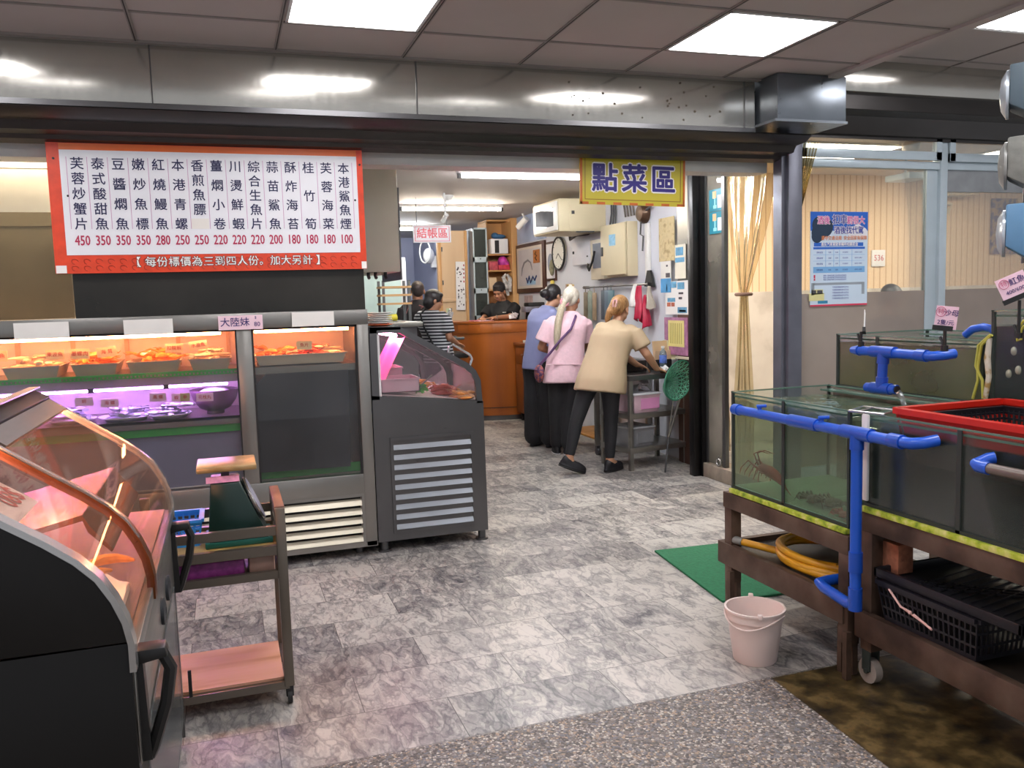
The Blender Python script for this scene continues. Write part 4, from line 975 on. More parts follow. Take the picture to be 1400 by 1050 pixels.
def stand(name, label, x0, x1, y0, y1, zt, zs, shx, wheel=True, ys0=None, ys1=None):
    t = thing(name, label, 'tank stand', ((x0 + x1) / 2, (y0 + y1) / 2, 0))
    for x in (x0 + 0.03, x1 - 0.03):
        for y in (y0 + 0.03, y1 - 0.035):
            mb = MB(); mb.box(x - 0.026, y - 0.028, 0.13, x + 0.03, y + 0.028, zt - 0.05, 0.003); mb.build('leg', M_STAND, t)
            mb = MB()
            if wheel:
                mb.cyl((x - 0.016, y, 0.048), (x + 0.016, y, 0.048), 0.048, n=20); mb.build('wheel', mat('worn cream wheel', '#8f857c', 0.6, var=0.2), t)
                mb = MB(); mb.box(x - 0.024, y - 0.02, 0.05, x - 0.018, y + 0.02, 0.14); mb.box(x + 0.018, y - 0.02, 0.05, x + 0.024, y + 0.02, 0.14); mb.cyl((x - 0.026, y, 0.048), (x + 0.026, y, 0.048), 0.01); mb.build('fork', M_SEAL, t)
            else:
                for dx, dy in ((-0.03, -0.03), (0.025, 0.0), (0.0, 0.035)): mb.box(x + dx - 0.012, y + dy - 0.012, 0.0, x + dx + 0.012, y + dy + 0.012, 0.19)
                mb.build('foot', M_STAND, t)
    for nm, z0, z1, ax in (('upper_frame', zt - 0.075, zt, x0), ('lower_frame', zs - 0.105, zs, shx)):
        mb = MB(); a0, a1 = (ys0 if nm == 'lower_frame' and ys0 else y0), (ys1 if nm == 'lower_frame' and ys1 else y1)
        mb.box(ax, a0, z0, ax + 0.035, a1, z1, 0.004); mb.box(x1 - 0.035, a0, z0, x1, a1, z1); mb.box(ax + 0.036, a0 + 0.001, z0 + 0.001, x1 - 0.036, a0 + 0.035, z1 - 0.001); mb.box(ax + 0.036, a1 - 0.035, z0 + 0.001, x1 - 0.036, a1 - 0.001, z1 - 0.001)
        mb.build(nm, M_STAND, t)
    mb = MB(); mb.box(shx + 0.03, (ys0 or y0) + 0.03, zs - 0.05, x1 - 0.03, (ys1 or y1) - 0.03, zs - 0.025); mb.build('shelf_board', mat('wet dark board', '#2b241e', 0.4, var=0.3, scale=6), t)
    return t
def tank(label, x0, x1, y0, y1, z0, z1, wl, wmat, smat, divs=(), floor=None, foam=True):
    t = thing('fish_tank', label, 'fish tank', ((x0 + x1) / 2, (y0 + y1) / 2, z0 - (0.022 if foam else 0)))
    g = 0.008
    for nm, b in (('side_pane', (x0, y0, x0 + g, y1)), ('side_pane', (x1 - g, y0, x1, y1)), ('end_pane', (x0 + g, y0, x1 - g, y0 + g)), ('end_pane', (x0 + g, y1 - g, x1 - g, y1))):
        mb = MB(); mb.box(b[0], b[1], z0, b[2], b[3], z1); mb.build(nm, M_TGLASS, t)
    mb = MB()
    for b in ((x0, y0, x0 + 0.012, y1), (x1 - 0.012, y0, x1, y1), (x0, y0, x1, y0 + 0.012), (x0, y1 - 0.012, x1, y1)): mb.box(b[0], b[1], z1, b[2], b[3], z1 + 0.006)
    for b in ((x0 + g, y0 + g, x0 + g + 0.05, y1 - g), (x1 - g - 0.05, y0 + g, x1 - g, y1 - g)): mb.box(b[0], b[1], z1 - 0.02, b[2], b[3], z1 - 0.012)
    mb.build('glass_rim', M_TEDGE, t)
    for x in (x0 + 0.001, x1 - 0.013):
        for y in (y0 + 0.001, y1 - 0.013): mb = MB(); mb.box(x, y, z0, x + 0.012, y + 0.012, z1); mb.build('corner_seam', M_SEAL, t)
    mb = MB(); mb.box(x0 - 0.001, y0, z0, x0 + 0.01, y1, z0 + 0.012); mb.build('silicone_seam', M_SEAL, t)
    for d in divs:
        mb = MB(); mb.box(x0 - 0.001, d - 0.009, z0, x0 + 0.004, d + 0.009, z1); mb.build('divider_seam', M_SEAL, t)
        mb = MB(); mb.box(x0 + 0.004, d - 0.003, z0, x1 - 0.008, d + 0.003, z1 - 0.02); mb.build('divider', M_TGLASS, t)
    mb = MB(); mb.box(x0 + g, y0 + g, z0 + 0.001, x1 - g, y1 - g, z0 + 0.012); mb.build('tank_floor', floor, t)
    mb = MB(); mb.box(x0 + 0.012, y0 + 0.012, z0 + 0.014, x1 - 0.012, y1 - 0.012, wl - 0.004); mb.build('water', wmat, t)
    mb = MB(); nu, nv = 40, 40
    mb.grid(lambda u, v: (x0 + g + (x1 - x0 - 2 * g) * u, y0 + g + (y1 - y0 - 2 * g) * v, wl + 0.0035 * math.sin(23 * u + 9 * v) * math.sin(17 * v - 5 * u) + 0.002 * math.sin(61 * u) * math.sin(53 * v)), nu, nv)
    mb.build('water_surface', smat, t, smooth=80)
    if foam:
        mb = MB(); mb.box(x0 - 0.015, y0, z0 - 0.022, x1, y1, z0, 0.004); mb.build('foam_mat', M_FOAM, t)
    return t
M_W1 = glass('pale green water', '#eaf0e2', 0.20, '#a9ad90', 0.1, 0.3, 2.5)
M_W2 = water_mat('murky dark water', '#7d8377', 0.48, '#1b1f19')
M_W3 = water_mat('olive water', '#c5c2a0', 0.72, '#80784e')
M_WS = glass('water surface', '#dbe3d4', 0.14, '#98a590', 0.9, 0.06)
M_TF = mat('pale teal tank floor', '#9fc4b4', 0.5, var=0.1); M_TFD = mat('dark tank floor', '#23271f', 0.5, var=0.2)
stand('tank_stand', 'brown steel stand carrying the clear crab tank, with a yellow hose on its shelf', 2.20, 2.80, 2.60, 3.46, 0.563, 0.315, 2.195, False, 2.62, 3.50)
stand('tank_stand', 'brown wheeled stand under the dark tank in the right foreground', 2.235, 2.85, 0.95, 2.58, 0.667, 0.285, 2.215, True)
tank('clear two part fish tank with crayfish and crabs in front of the curtain', 2.215, 2.765, 2.615, 3.41, 0.588, 1.038, 1.0, M_W1, M_WS, (3.02,), M_TF)
tank('long dark fish tank holding a red basket in the right foreground', 2.24, 2.84, 0.95, 2.565, 0.69, 1.034, 0.985, M_W2, M_WS, (2.13,), M_TFD)
# upper row stands on its own frame behind
rk = thing('tank_rack', 'dark steel rack carrying the upper row of fish tanks', 'tank rack', (3.2, 2.3, 0))
mb = MB(); mb.box(2.86, 0.95, 0.96, 3.55, 3.50, 1.015, 0.004); mb.build('top_frame', M_STAND, rk)
for x in (2.90, 3.5):
    for y in (1.0, 3.45):
        mb = MB(); mb.box(x - 0.03, y - 0.03, 0, x + 0.03, y + 0.03, 0.96); mb.build('leg', M_STAND, rk)
tank('murky olive fish tank on the upper rack below the poster', 2.87, 3.44, 2.62, 3.49, 1.017, 1.276, 1.245, M_W3, M_WS, (3.21,), M_TFD, False)
tank('tall dark fish tank on the upper rack at the right picture edge, with shells', 2.87, 3.44, 1.6, 2.59, 1.017, 1.395, 1.34, M_W2, M_WS, (), M_TFD, False)
# animals
M_CRAY = mat('brown red shell', '#8f2a12', 0.4, var=0.35, scale=18, bump=0.3); M_CRAB = mat('dark olive shell', '#3f3a22', 0.5, var=0.4, scale=20, bump=0.3)
def crayfish(x, y, z, s, ang, label):
    t = thing('crayfish', label, 'crayfish', (x, y, z - 0.0)); mb = MB()
    c, sn = math.cos(ang), math.sin(ang)
    def P(u, v, w): return (x + (u * 0.5 * abs(c) + v) * s * 0.6, y - u * s * c, z + w * s - u * s * sn)
    mb.tube([P(-0.1, 0, 0.3), P(0.05, 0, 0.32), P(0.3, 0, 0.30), P(0.5, 0, 0.26), P(0.72, 0, 0.14), P(0.85, 0, 0.02)], [0.03 * s, 0.13 * s, 0.17 * s, 0.15 * s, 0.09 * s, 0.03 * s], 12)
    mb.build('body', M_CRAY, t)
    mb = MB()
    for k in range(5):
        u = 0.0 + 0.1 * k
        for sd in (-1, 1):
            mb.tube([P(u, sd * 0.1, 0.24), P(u - 0.28, sd * 0.3, 0.42 - 0.05 * k), P(u - 0.5 + 0.05 * k, sd * 0.36, 0.12 - 0.05 * k), P(u - 0.55 + 0.06 * k, sd * 0.36, -0.08)], [0.03 * s, 0.026 * s, 0.018 * s, 0.006 * s], 6)
    mb.build('leg_cluster', M_CRAY, t)
    mb = MB()
    for sd in (-1, 1): mb.tube([P(-0.05, sd * 0.08, 0.36), P(-0.2, sd * 0.1, 0.65), P(0.05, sd * 0.12, 0.82), P(0.4, sd * 0.12, 0.85)], [0.03 * s, 0.024 * s, 0.016 * s, 0.006 * s], 6)
    mb.tube([P(0.82, 0, 0.06), P(1.05, 0, -0.12)], [0.03 * s, 0.008 * s], 6)
    mb.build('feeler', M_CRAY, t)
    return t
crayfish(2.285, 3.275, 0.655, 0.155, 0.25, 'rust red crayfish in the left half of the clear tank')
def crab(x, y, z, s, label, m):
    t = thing('crab', label, 'crab', (x, y, z)); mb = MB()
    mb.ell((x, y, z + 0.25 * s), (0.32 * s, 0.42 * s, 0.16 * s)); mb.build('shell', m, t)
    mb = MB()
    for sd in (-1, 1):
        for k in range(4): 
            a = (k - 1.3) * 0.42
            mb.tube([(x + 0.25 * s * math.sin(a), y + sd * 0.35 * s, z + 0.25 * s), (x + 0.5 * s * math.sin(a), y + sd * 0.7 * s, z + 0.42 * s), (x + 0.7 * s * math.sin(a), y + sd * 0.95 * s, z + 0.03 * s)], [0.05 * s, 0.04 * s, 0.012 * s], 6)
    mb.build('leg_cluster', m, t)
    mb = MB()
    for sd in (-1, 1): mb.tube([(x - 0.2 * s, y + sd * 0.3 * s, z + 0.25 * s), (x - 0.5 * s, y + sd * 0.5 * s, z + 0.3 * s), (x - 0.62 * s, y + sd * 0.2 * s, z + 0.25 * s)], [0.06 * s, 0.1 * s, 0.02 * s], 8)
    mb.build('claw', m, t)
for (x, y, z, s, lab) in ((2.31, 2.93, 0.602, 0.10, 'dark crab left in the right half of the clear tank'), (2.33, 2.84, 0.602, 0.11, 'dark crab near the middle of the right half of the clear tank'), (2.45, 2.76, 0.602, 0.10, 'dark crab behind the blue downpipe in the clear tank')):
    crab(x, y, z, s, lab, M_CRAB)
crab(2.27, 2.70, 0.602, 0.07, 'small orange brown crab in the corner of the clear tank by the pipe', M_CRAY)
for k, (px, py) in enumerate(((1387, 480), (1380, 511), (1393, 506), (1345, 520))):
    if k < 3:
        p = atX(px, py, 2.885); mb = MB(); mb.ell(p, (0.012, 0.014, 0.018))
        solo('shell', ['pale round shell stuck highest on the glass of the tall dark tank', 'pale oval shell low on the glass of the tall dark tank, further left', 'pale shell low on the glass of the tall dark tank, by the picture edge'][k], 'shell', mb, mat('pale shell', '#b9b3a0', 0.5, var=0.2, scale=30), 'shells on the tank glass')

# ------------------------------------------------------------------ blue pipework
def pipe_thing(label, segs, r, joints=(), ends=()):
    t = thing('blue_pipe', label, 'pipe', tuple(segs[0][0]))
    for pts in segs:
        mb = MB(); mb.tube(pts, r, 18); mb.build('pipe', M_BLUE, t)
    for a, b in joints:
        mb = MB(); mb.tube([a, b], r * 1.22, 20); mb.build('joint', M_BLUED, t)
    return t
X1 = 2.155
z1 = 0.978
t = pipe_thing('blue pipe run along the front of the clear tank with a tall downpipe', [[(X1, 3.25, z1), (X1, 2.30, z1 - 0.002)], [(X1, 2.505, z1), (X1, 2.505, 0.34)]], 0.0205,
           [((X1, 2.89, z1), (X1, 2.80, z1)), ((X1, 2.80, z1), (X1, 2.72, z1)), ((X1, 2.58, z1), (X1, 2.43, z1)), ((X1, 2.505, z1), (X1, 2.505, z1 - 0.06)), ((X1, 2.505, 0.46), (X1, 2.505, 0.535)), ((X1, 2.505, 0.315), (X1, 2.505, 0.40)), ((X1, 2.34, z1), (X1, 2.285, z1))])
mb = MB(); mb.tube([(X1, 3.25, z1), (X1, 3.29, z1), (X1 + 0.002, 3.30, z1)], [0.025, 0.024, 0.012], 18); mb.build('end_cap', M_BLUE, t)
mb = MB(); mb.tube([(X1, 2.29, z1), (X1 + 0.005, 2.25, z1), (X1 + 0.03, 2.225, z1 + 0.004), (X1 + 0.075, 2.21, z1 + 0.012)], 0.020, 18); mb.build('elbow', M_BLUE, t)
mb = MB(); mb.tube([(X1, 2.505, 0.36), (X1, 2.512, 0.335), (X1, 2.545, 0.328), (X1, 2.68, 0.345), (X1 + 0.008, 2.715, 0.352), (X1 + 0.06, 2.725, 0.352), (X1 + 0.18, 2.72, 0.352)], 0.021, 18); mb.build('foot_bend', M_BLUE, t)
mb = MB()
for y in (3.10, 2.70):
    mb = MB(); mb.cyl((X1, y, z1 + 0.015), (X1, y, z1 + 0.034), 0.009, n=10); mb.cyl((X1 - 0.015, y, z1 + 0.034), (X1 + 0.02, y - 0.02, z1 + 0.036), 0.007, n=8); mb.build('valve', M_BLUE, t)
X2, z2 = 2.42, 1.253
t = pipe_thing('short blue pipe frame with two black tag clips standing above the clear tank', [[(X2, 2.80, z2), (X2, 2.46, z2 - 0.004)], [(X2, 2.67, z2), (X2, 2.68, 1.12)], [(X2, 2.76, 1.108), (X2, 2.60, 1.112)]], 0.0185,
           [((X2, 2.735, z2), (X2, 2.61, z2)), ((X2, 2.67, z2), (X2, 2.674, z2 - 0.045)), ((X2, 2.677, 1.155), (X2, 2.68, 1.11)), ((X2, 2.73, 1.109), (X2, 2.63, 1.111)), ((X2, 2.50, z2 - 0.003), (X2, 2.455, z2 - 0.004))])
mb = MB(); mb.tube([(X2, 2.80, z2), (X2, 2.845, z2)], [0.022, 0.014], 18); mb.build('end_cap', M_BLUE, t)
mb = MB(); mb.tube([(X2, 2.46, z2 - 0.004), (X2 + 0.005, 2.43, z2 - 0.004), (X2 + 0.03, 2.405, z2), (X2 + 0.07, 2.40, z2 + 0.004)], 0.018, 18); mb.build('elbow', M_BLUE, t)
mb = MB(); mb.tube([(X2, 2.605, 1.112), (X2, 2.595, 1.112)], [0.0145, 0.0145], 18); mb.build('open_end', M_BLACK, t)
mb = MB(); mb.tube([(X2, 2.593, 1.105), (X2 + 0.005, 2.575, 1.08), (X2 + 0.01, 2.565, 1.03), (X2 + 0.01, 2.562, 1.0)], [0.012, 0.010, 0.007, 0.006], 8); mb.build('water_jet', glass('running water', '#e4e8e6', 0.15, '#dfe6e6', 1.0), t)
# inlet bend of the upper tank
p = [atX(1320, 458, 2.9), atX(1330, 450, 2.9), atX(1345, 447, 2.9), atX(1358, 450, 2.9), atX(1362, 460, 2.9)]
t = thing('blue_pipe', 'small bent blue pipe spilling water into the olive tank', 'pipe', tuple(p[-1]))
mb = MB(); mb.tube(p, 0.016, 14); mb.build('pipe', M_BLUE, t)
mb = MB(); mb.tube([p[0], p[0] + Vector((0, 0.005, -0.035))], 0.009, 8); mb.build('water_jet', MATS['running water'], t)
p = [atX(1400, 636, 2.2), atX(1378, 632, 2.2), atX(1372, 628, 2.2), atX(1376, 622, 2.2), atX(1400, 619, 2.215)]
t = thing('blue_pipe', 'blue pipe elbow with a brown sleeve in front of the dark tank', 'pipe', tuple(p[2]))
mb = MB(); mb.tube([Vector((2.19, 2.02, 0.95)), Vector((2.18, 2.0, 0.945)), Vector((2.18, 1.96, 0.944))], [0.017, 0.02, 0.02], 16); mb.tube([(2.185, 2.01, 0.95), (2.22, 2.0, 0.965), (2.235, 1.99, 0.968)], 0.018, 14); mb.build('elbow', M_BLUE, t)
mb = MB(); mb.tube([(2.18, 1.965, 0.944), (2.18, 1.6, 0.944)], 0.017, 16); mb.build('sleeve', mat('brown sleeve', '#6d625a', 0.35, 0.3, var=0.1), t)

# ------------------------------------------------------------------ tag clips
def clip_tag(label, base, h, cardc, w, hh, rz, roll, lines, mt, group=None):
    t = thing('tag_clip', label, 'price tag', tuple(base), group=group); b = Vector(base); c = Vector(cardc)
    mb = MB(); mb.tube([b, b + Vector((0, 0, 0.02))], 0.013, 10); mb.tube([b + Vector((0, 0, 0.01)), b + Vector((0.0, 0.02, 0.05))], [0.006, 0.005], 8); mb.tube([b + Vector((0, 0, 0.015)), b + Vector((0, 0, h))], 0.006, 8); mb.build('clip', M_HAND, t)
    M = Matrix.Translation(c) @ Matrix.Rotation(rz, 4, 'Z') @ Matrix.Rotation(roll, 4, 'Y')
    mb = MB(); mb.box(-w / 2 - 0.004, -0.006, -hh / 2 - 0.006, w / 2 - 0.01, 0.006, -hh / 2 + 0.012, M=M); mb.build('jaw', M_HAND, t)
    mb = MB(); mb.box(-w / 2, -0.0015, -hh / 2, w / 2, 0.0015, hh / 2, M=M); mb.build('card', mt, t)
    if lines:
        mb = MB()
        for (body, s, dx, dz) in lines: mb.text(body, s, M @ Matrix.Translation((dx, -0.0028, dz)) @ Matrix.Rotation(PI / 2, 4, 'X'), off=s * 0.012)
        mb.build('lettering', M_VIOLET, t, smooth=0)
        mb = MB(); mb.tube([M @ Vector((-w * 0.27 + 0.016 * math.cos(a), -0.003, hh * 0.24 + 0.017 * math.sin(a))) for a in [2 * PI * k / 20 for k in range(20)]], 0.001, 5, closed=True)
        mb.text('特', 0.022, M @ Matrix.Translation((-w * 0.27, -0.0028, hh * 0.24)) @ Matrix.Rotation(PI / 2, 4, 'X'))
        mb.build('stamp', mat('pink ink', '#c9577c', 0.5, var=0), t, smooth=0)
    return t
M_TAGP = mat('pink tag card', '#eec9d6', 0.6, var=0.02)
clip_tag('pink hand lettered tag on a black clip, standing on the blue pipe frame', (X2 + 0.03, 2.405, z2 + 0.016), 0.075, (X2 + 0.03, 2.40, z2 + 0.135), 0.072, 0.082, -0.68, 0.12, [('沙母', 0.025, 0.014, 0.016), ('2隻/元', 0.02, 0.0, -0.018)], M_TAGP)
clip_tag('white tag seen edge on, on a black clip above the blue pipe frame', (X2, 2.795, z2 + 0.016), 0.06, (X2 + 0.012, 2.79, z2 + 0.115), 0.05, 0.085, 0.80, 0.35, None, M_WHITEP)
p = atX(1386, 392, 2.75)
clip_tag('tilted pink hand lettered tag hanging above the tall dark tank', p + Vector((0.03, 0, -0.19)), 0.14, p, 0.10, 0.09, -0.60, -0.42, [('魟魚', 0.028, 0.018, 0.018), ('400/600', 0.02, 0.0, -0.014)], M_TAGP)

# ------------------------------------------------------------------ baskets and bits on the tanks
def basket_thing(label, dims, m, nb=12, rz=0, rows=2, rim=0.014, flare=0.02):
    t = thing('basket', label, 'basket', ((dims[0] + dims[3]) / 2, (dims[1] + dims[4]) / 2, dims[2]), rz)
    cx, cy = (dims[0] + dims[3]) / 2, (dims[1] + dims[4]) / 2
    b, r = basket(dims[0] - cx, dims[1] - cy, 0, dims[3] - cx, dims[4] - cy, dims[5] - dims[2], flare, nb, rim, rows)
    b.build('body', m, t, local=True); r.build('rim', m, t, local=True)
    return t
M_REDPL = mat('red plastic', '#c22316', 0.35, var=0.06); M_BLKPL = mat('black plastic', '#15141a', 0.4, var=0.1)
rb = basket_thing('large red plastic basket sunk in the dark tank', (2.27, 1.78, 0.88, 2.77, 2.44, 1.062), M_REDPL, rows=3, rim=0.02, flare=0.03)
mb = MB(); mb.loft([[(2.268, 1.80, 1.05), (2.272, 1.80, 1.05), (2.296, 1.82, 0.885), (2.292, 1.82, 0.885)], [(2.268, 2.42, 1.05), (2.272, 2.42, 1.05), (2.296, 2.39, 0.885), (2.292, 2.39, 0.885)]]); mb.build('side_wall', M_REDPL, rb)
basket_thing('black net basket nested inside the red basket', (2.315, 1.83, 0.93, 2.725, 2.395, 1.048), M_BLKPL, rows=5, rim=0.008, flare=0.04)
basket_thing('blue plastic basket at the right edge of the dark tank', (2.255, 1.25, 0.90, 2.60, 1.735, 1.05), mat('mid blue plastic', '#2a67b8', 0.4, var=0.06), rows=4)
mb = MB()
a0 = atX(1160, 559, 2.245)
mb.tube([(2.20, 2.60, 1.046), (2.30, 2.64, 1.05), (2.33, 2.50, 1.05), (2.235, 2.46, 1.048)], 0.005, 8, closed=True); mb.tube([(2.22, 2.57, 1.047), (2.31, 2.6, 1.05)], 0.004, 6)
t = thing('scoop_hook', 'steel wire hook with a white flat handle hanging between the two front tanks', 'hook', (2.23, 2.55, 0.72))
mb.build('wire', M_CHROME, t)
mb = MB(); mb.box(2.216, 2.52, 0.715, 2.228, 2.555, 1.04, 0.006); mb.build('handle', M_WHITEP, t)
# yellow cord and white rag hose beside the tall tank
M_YEL = mat('yellow green cord', '#b9b34a', 0.5, var=0.1)
for k in range(2):
    pts = [atX(1356 - 2 * k, 458, 2.86), atX(1342 - 4 * k, 472, 2.86), atX(1337 - 3 * k, 500, 2.86), atX(1337 + 6 * k, 520, 2.86), atX(1330 + 14 * k, 545, 2.86)]
    mb = MB(); mb.tube(pts, 0.006, 8); solo('cord', ['yellow cord crossing to the left beside the tall tank', 'yellow cord crossing to the right beside the tall tank'][k], 'cord', mb, M_YEL, 'yellow cords')
mb = MB(); mb.tube([atX(1353, 462, 2.865), atX(1350, 490, 2.865), atX(1352, 515, 2.865), atX(1347, 545, 2.865)], [0.010, 0.013, 0.011, 0.010], 10); solo('hose', 'worn white hose hanging beside the yellow cords', 'hose', mb, ramp_noise('worn white hose', [(0.4, '#a9854a'), (0.5, '#cfc4ae'), (0.7, '#d9d2c4')], 25, 0.6))
mb = MB(); mb.tube([atX(1400, 438, 2.85), atX(1394, 446, 2.85), atX(1390, 458, 2.85), atX(1391, 466, 2.85), atX(1396, 464, 2.85), atX(1396, 452, 2.85), atX(1400, 445, 2.85)], 0.005, 8); solo('cord_loop', 'yellow cord loop hung over the rim of the tall dark tank', 'cord', mb, M_YEL)
# yellow hose on the shelf
def coil():
    pts = []
    cx, cy = 2.47, 2.95
    for k in range(90):
        a = -2.4 + k * 0.19; r = 0.20 + 0.012 * math.sin(k * 0.21)
        pts.append((cx + r * 0.95 * math.cos(a), cy + r * 1.35 * math.sin(a) * (1 + 0.05 * math.sin(k * 0.4)), 0.318 + 0.016 * min(3.2, k / 28) + 0.008 * math.sin(k * 0.3)))
    pts.insert(0, (2.30, 3.30, 0.322))
    return pts
t = thing('hose', 'coiled yellow hose with a grey end on the shelf of the tank stand', 'hose', (2.47, 2.95, 0.30))
pts = [(2.235, 3.385, 0.335), (2.30, 3.28, 0.325), (2.36, 3.16, 0.318)]
for k in range(104):
    a = 2.1 + k * 0.2; r = 0.195 + 0.01 * math.sin(k * 0.23)
    pts.append((2.47 + r * math.cos(a), 2.99 + r * 1.45 * math.sin(a), 0.314 + 0.019 * min(2.4, k / 30) + 0.006 * math.sin(k * 0.31)))
mb = MB(); mb.tube(pts, 0.0165, 12); mb.build('hose', mat('yellow hose', '#d1971c', 0.4, var=0.08), t)
mb = MB(); mb.tube([(2.222, 3.41, 0.338), (2.245, 3.366, 0.334)], 0.0185, 14); mb.tube([(2.2215, 3.4115, 0.338), (2.2205, 3.413, 0.338)], 0.011, 12); mb.build('end_fitting', mat('grey fitting', '#85857f', 0.4, var=0.05), t)
# black baskets and bag under the right tank
basket_thing('black slatted basket with a pink clip on the lower shelf of the wheeled stand', (2.225, 2.03, 0.288, 2.62, 2.47, 0.43), M_BLKPL, rows=2, rim=0.016)
mb = MB(); mb.tube([(2.213, 2.40, 0.42), (2.211, 2.34, 0.375), (2.211, 2.30, 0.372)], 0.004, 6); mb.tube([(2.211, 2.28, 0.368), (2.212, 2.20, 0.342)], 0.004, 6); mb.tube([(2.212, 2.34, 0.375), (2.211, 2.20, 0.345)], 0.003, 6); mb.ell((2.209, 2.295, 0.37), 0.007)
solo('pink_clip', 'thin pink handle clip on the front of the black basket', 'clip', mb, mat('pale pink plastic', '#e8b9b0', 0.5, var=0.05))
t = thing('basket', 'flat black lattice tray resting on the black slatted basket', 'basket', (2.42, 2.2, 0.44))
mb = MB(); mb.box(2.23, 1.88, 0.440, 2.72, 2.48, 0.446)
for k in range(14): mb.bar((2.23, 1.9 + 0.042 * k, 0.449), (2.72, 1.88 + 0.042 * ((k + 3) % 14), 0.449), 0.006)
mb.build('lattice', M_BLKPL, t)
mb = MB()
for b in ((2.225, 1.87, 2.24, 2.49), (2.71, 1.87, 2.725, 2.49), (2.225, 1.87, 2.725, 1.885), (2.225, 2.475, 2.725, 2.49)): mb.box(b[0], b[1], 0.440, b[2], b[3], 0.475, 0.003)
mb.build('rim', M_BLKPL, t)
mb = MB(); mb.grid(lambda u, v: (2.29 + 0.45 * u, 1.15 + 0.72 * v, 0.266 + 0.20 * math.sin(PI * u) ** 0.6 * math.sin(PI * v) ** 0.6 + 0.02 * math.sin(9 * u + 5 * v)), 20, 24)
solo('bag', 'slack black bag on the lower shelf of the wheeled stand', 'bag', mb, mat('black bag film', '#1d1b1f', 0.35, var=0.15), smooth=80)
mb = MB(); mb.box(2.29, 2.44, 0.45, 2.36, 2.53, 0.56, 0.003); solo('brick', 'reddish brick wedged beside the leg of the wheeled stand', 'brick', mb, mat('red brick', '#9a5f45', 0.9, var=0.25, scale=40, bump=0.4))

# ------------------------------------------------------------------ bucket and mat
t = thing('bucket', 'white plastic bucket standing on the tiles in front of the tank stand', 'bucket', (1.985, 2.89, 0))
M_BUCK = mat('off white plastic', '#e3d0c8', 0.45, var=0.05, scale=3)
cx, cy = 1.985, 2.89
mb = MB(); mb.lathe([(0, 0.004), (0.083, 0.0), (0.087, 0.005), (0.108, 0.165), (0.108, 0.178), (0.115, 0.18), (0.116, 0.212), (0.122, 0.214), (0.122, 0.222), (0.113, 0.222), (0.104, 0.17), (0.083, 0.01), (0, 0.008)], (cx, cy, 0), 36, cap=False); mb.build('body', M_BUCK, t)
mb = MB(); mb.tube([(cx + 0.12 * math.cos(a), cy + 0.12 * math.sin(a), 0.205 - 0.045 * (0.5 - 0.5 * math.cos(2 * (a + 1.0)))) for a in [-1.0 - 2.9 + 2.9 * k / 14 + 0.1 for k in range(15)]], 0.004, 6); mb.build('bail', M_BUCK, t)
for a in (1.1, -2.0):
    mb = MB(); mb.cbox((cx + 0.122 * math.cos(a), cy + 0.122 * math.sin(a), 0.222), (0.02, 0.02, 0.022), (0, 0, a), 0.004); mb.build('ear', M_BUCK, t)
mb = MB()
mb.prism([(2.31, 4.36), (2.215, 3.49), (3.15, 3.42), (3.2, 4.30)], 'z', 0.001, 0.012, 0.002)
solo('floor_mat', 'green rubber mat on the tiles beside the tank stand', 'mat', mb, mat('green mat', '#1f6b45', 0.85, var=0.15, scale=60, bump=0.4))

# ------------------------------------------------------------------ hanging scales at the right picture edge
def hang_scale(label, zlo, zhi, Y, X, m, dial):
    t = thing('hanging_scale', label, 'hanging scale', (X, Y, zlo), -0.86, group='hanging scales')
    h = zhi - zlo
    mb = MB(); mb.prism([(0.0, h * 0.25), (0.0, h), (0.24, h + 0.01), (0.24, 0.02), (0.08, 0)], 'y', -0.09, 0.09, 0.008); mb.build('body', m, t, local=True)
    mb = MB(); mb.lathe([(0.092, 0.0), (0.092, -0.010), (0.06, -0.028), (0.0, -0.034)], (0, 0, h * 0.5), 28, axis='x', cap=False); mb.build('dial_cover', dial, t, local=True)
    mb = MB(); mb.tube([(0.12, 0, h), (0.12, 0, h + 0.02)], 0.007, 8); mb.tube([(0.12, 0, 0), (0.12, 0, -0.02), (0.10, 0, -0.03)], 0.01, 8); mb.build('hook', M_HAND, t, local=True)
    return t
M_DIAL = mat('pale dial cover', '#b8c0c6', 0.2, 0.2, var=0.04)
SY = 2.6
k = SY / 3.0
def zz(y): return at(1378, y, SY).z
X3 = at(1378, 200, SY).x
hang_scale('dark green grey hanging scale, topmost at the right picture edge', zz(165), zz(94), SY, X3, mat('dark green grey enamel', '#44525a', 0.5, var=0.15), M_DIAL)
hang_scale('rough grey hanging scale, middle one at the right picture edge', zz(262), zz(192), SY, X3, mat('rough grey casting', '#75756e', 0.75, var=0.15, scale=25, bump=0.3), mat('grey dial cover', '#8d8d88', 0.3, var=0.05))
hang_scale('light blue hanging scale, lowest at the right picture edge', zz(356), zz(282), SY, X3, mat('light blue enamel', '#5b86a8', 0.45, var=0.1), M_DIAL)
mb = MB(); mb.cyl((X3 + 0.115, SY + 0.02, zz(94) + 0.06), (X3 + 0.115, SY + 0.02, 3.0), 0.008); mb.cyl((X3 + 0.16, SY + 0.05, zz(360)), (X3 + 0.16, SY + 0.05, 3.0), 0.012)
solo('hanging_rod', 'steel rods from the ceiling that carry the hanging scales', 'rod', mb, M_STEELD)
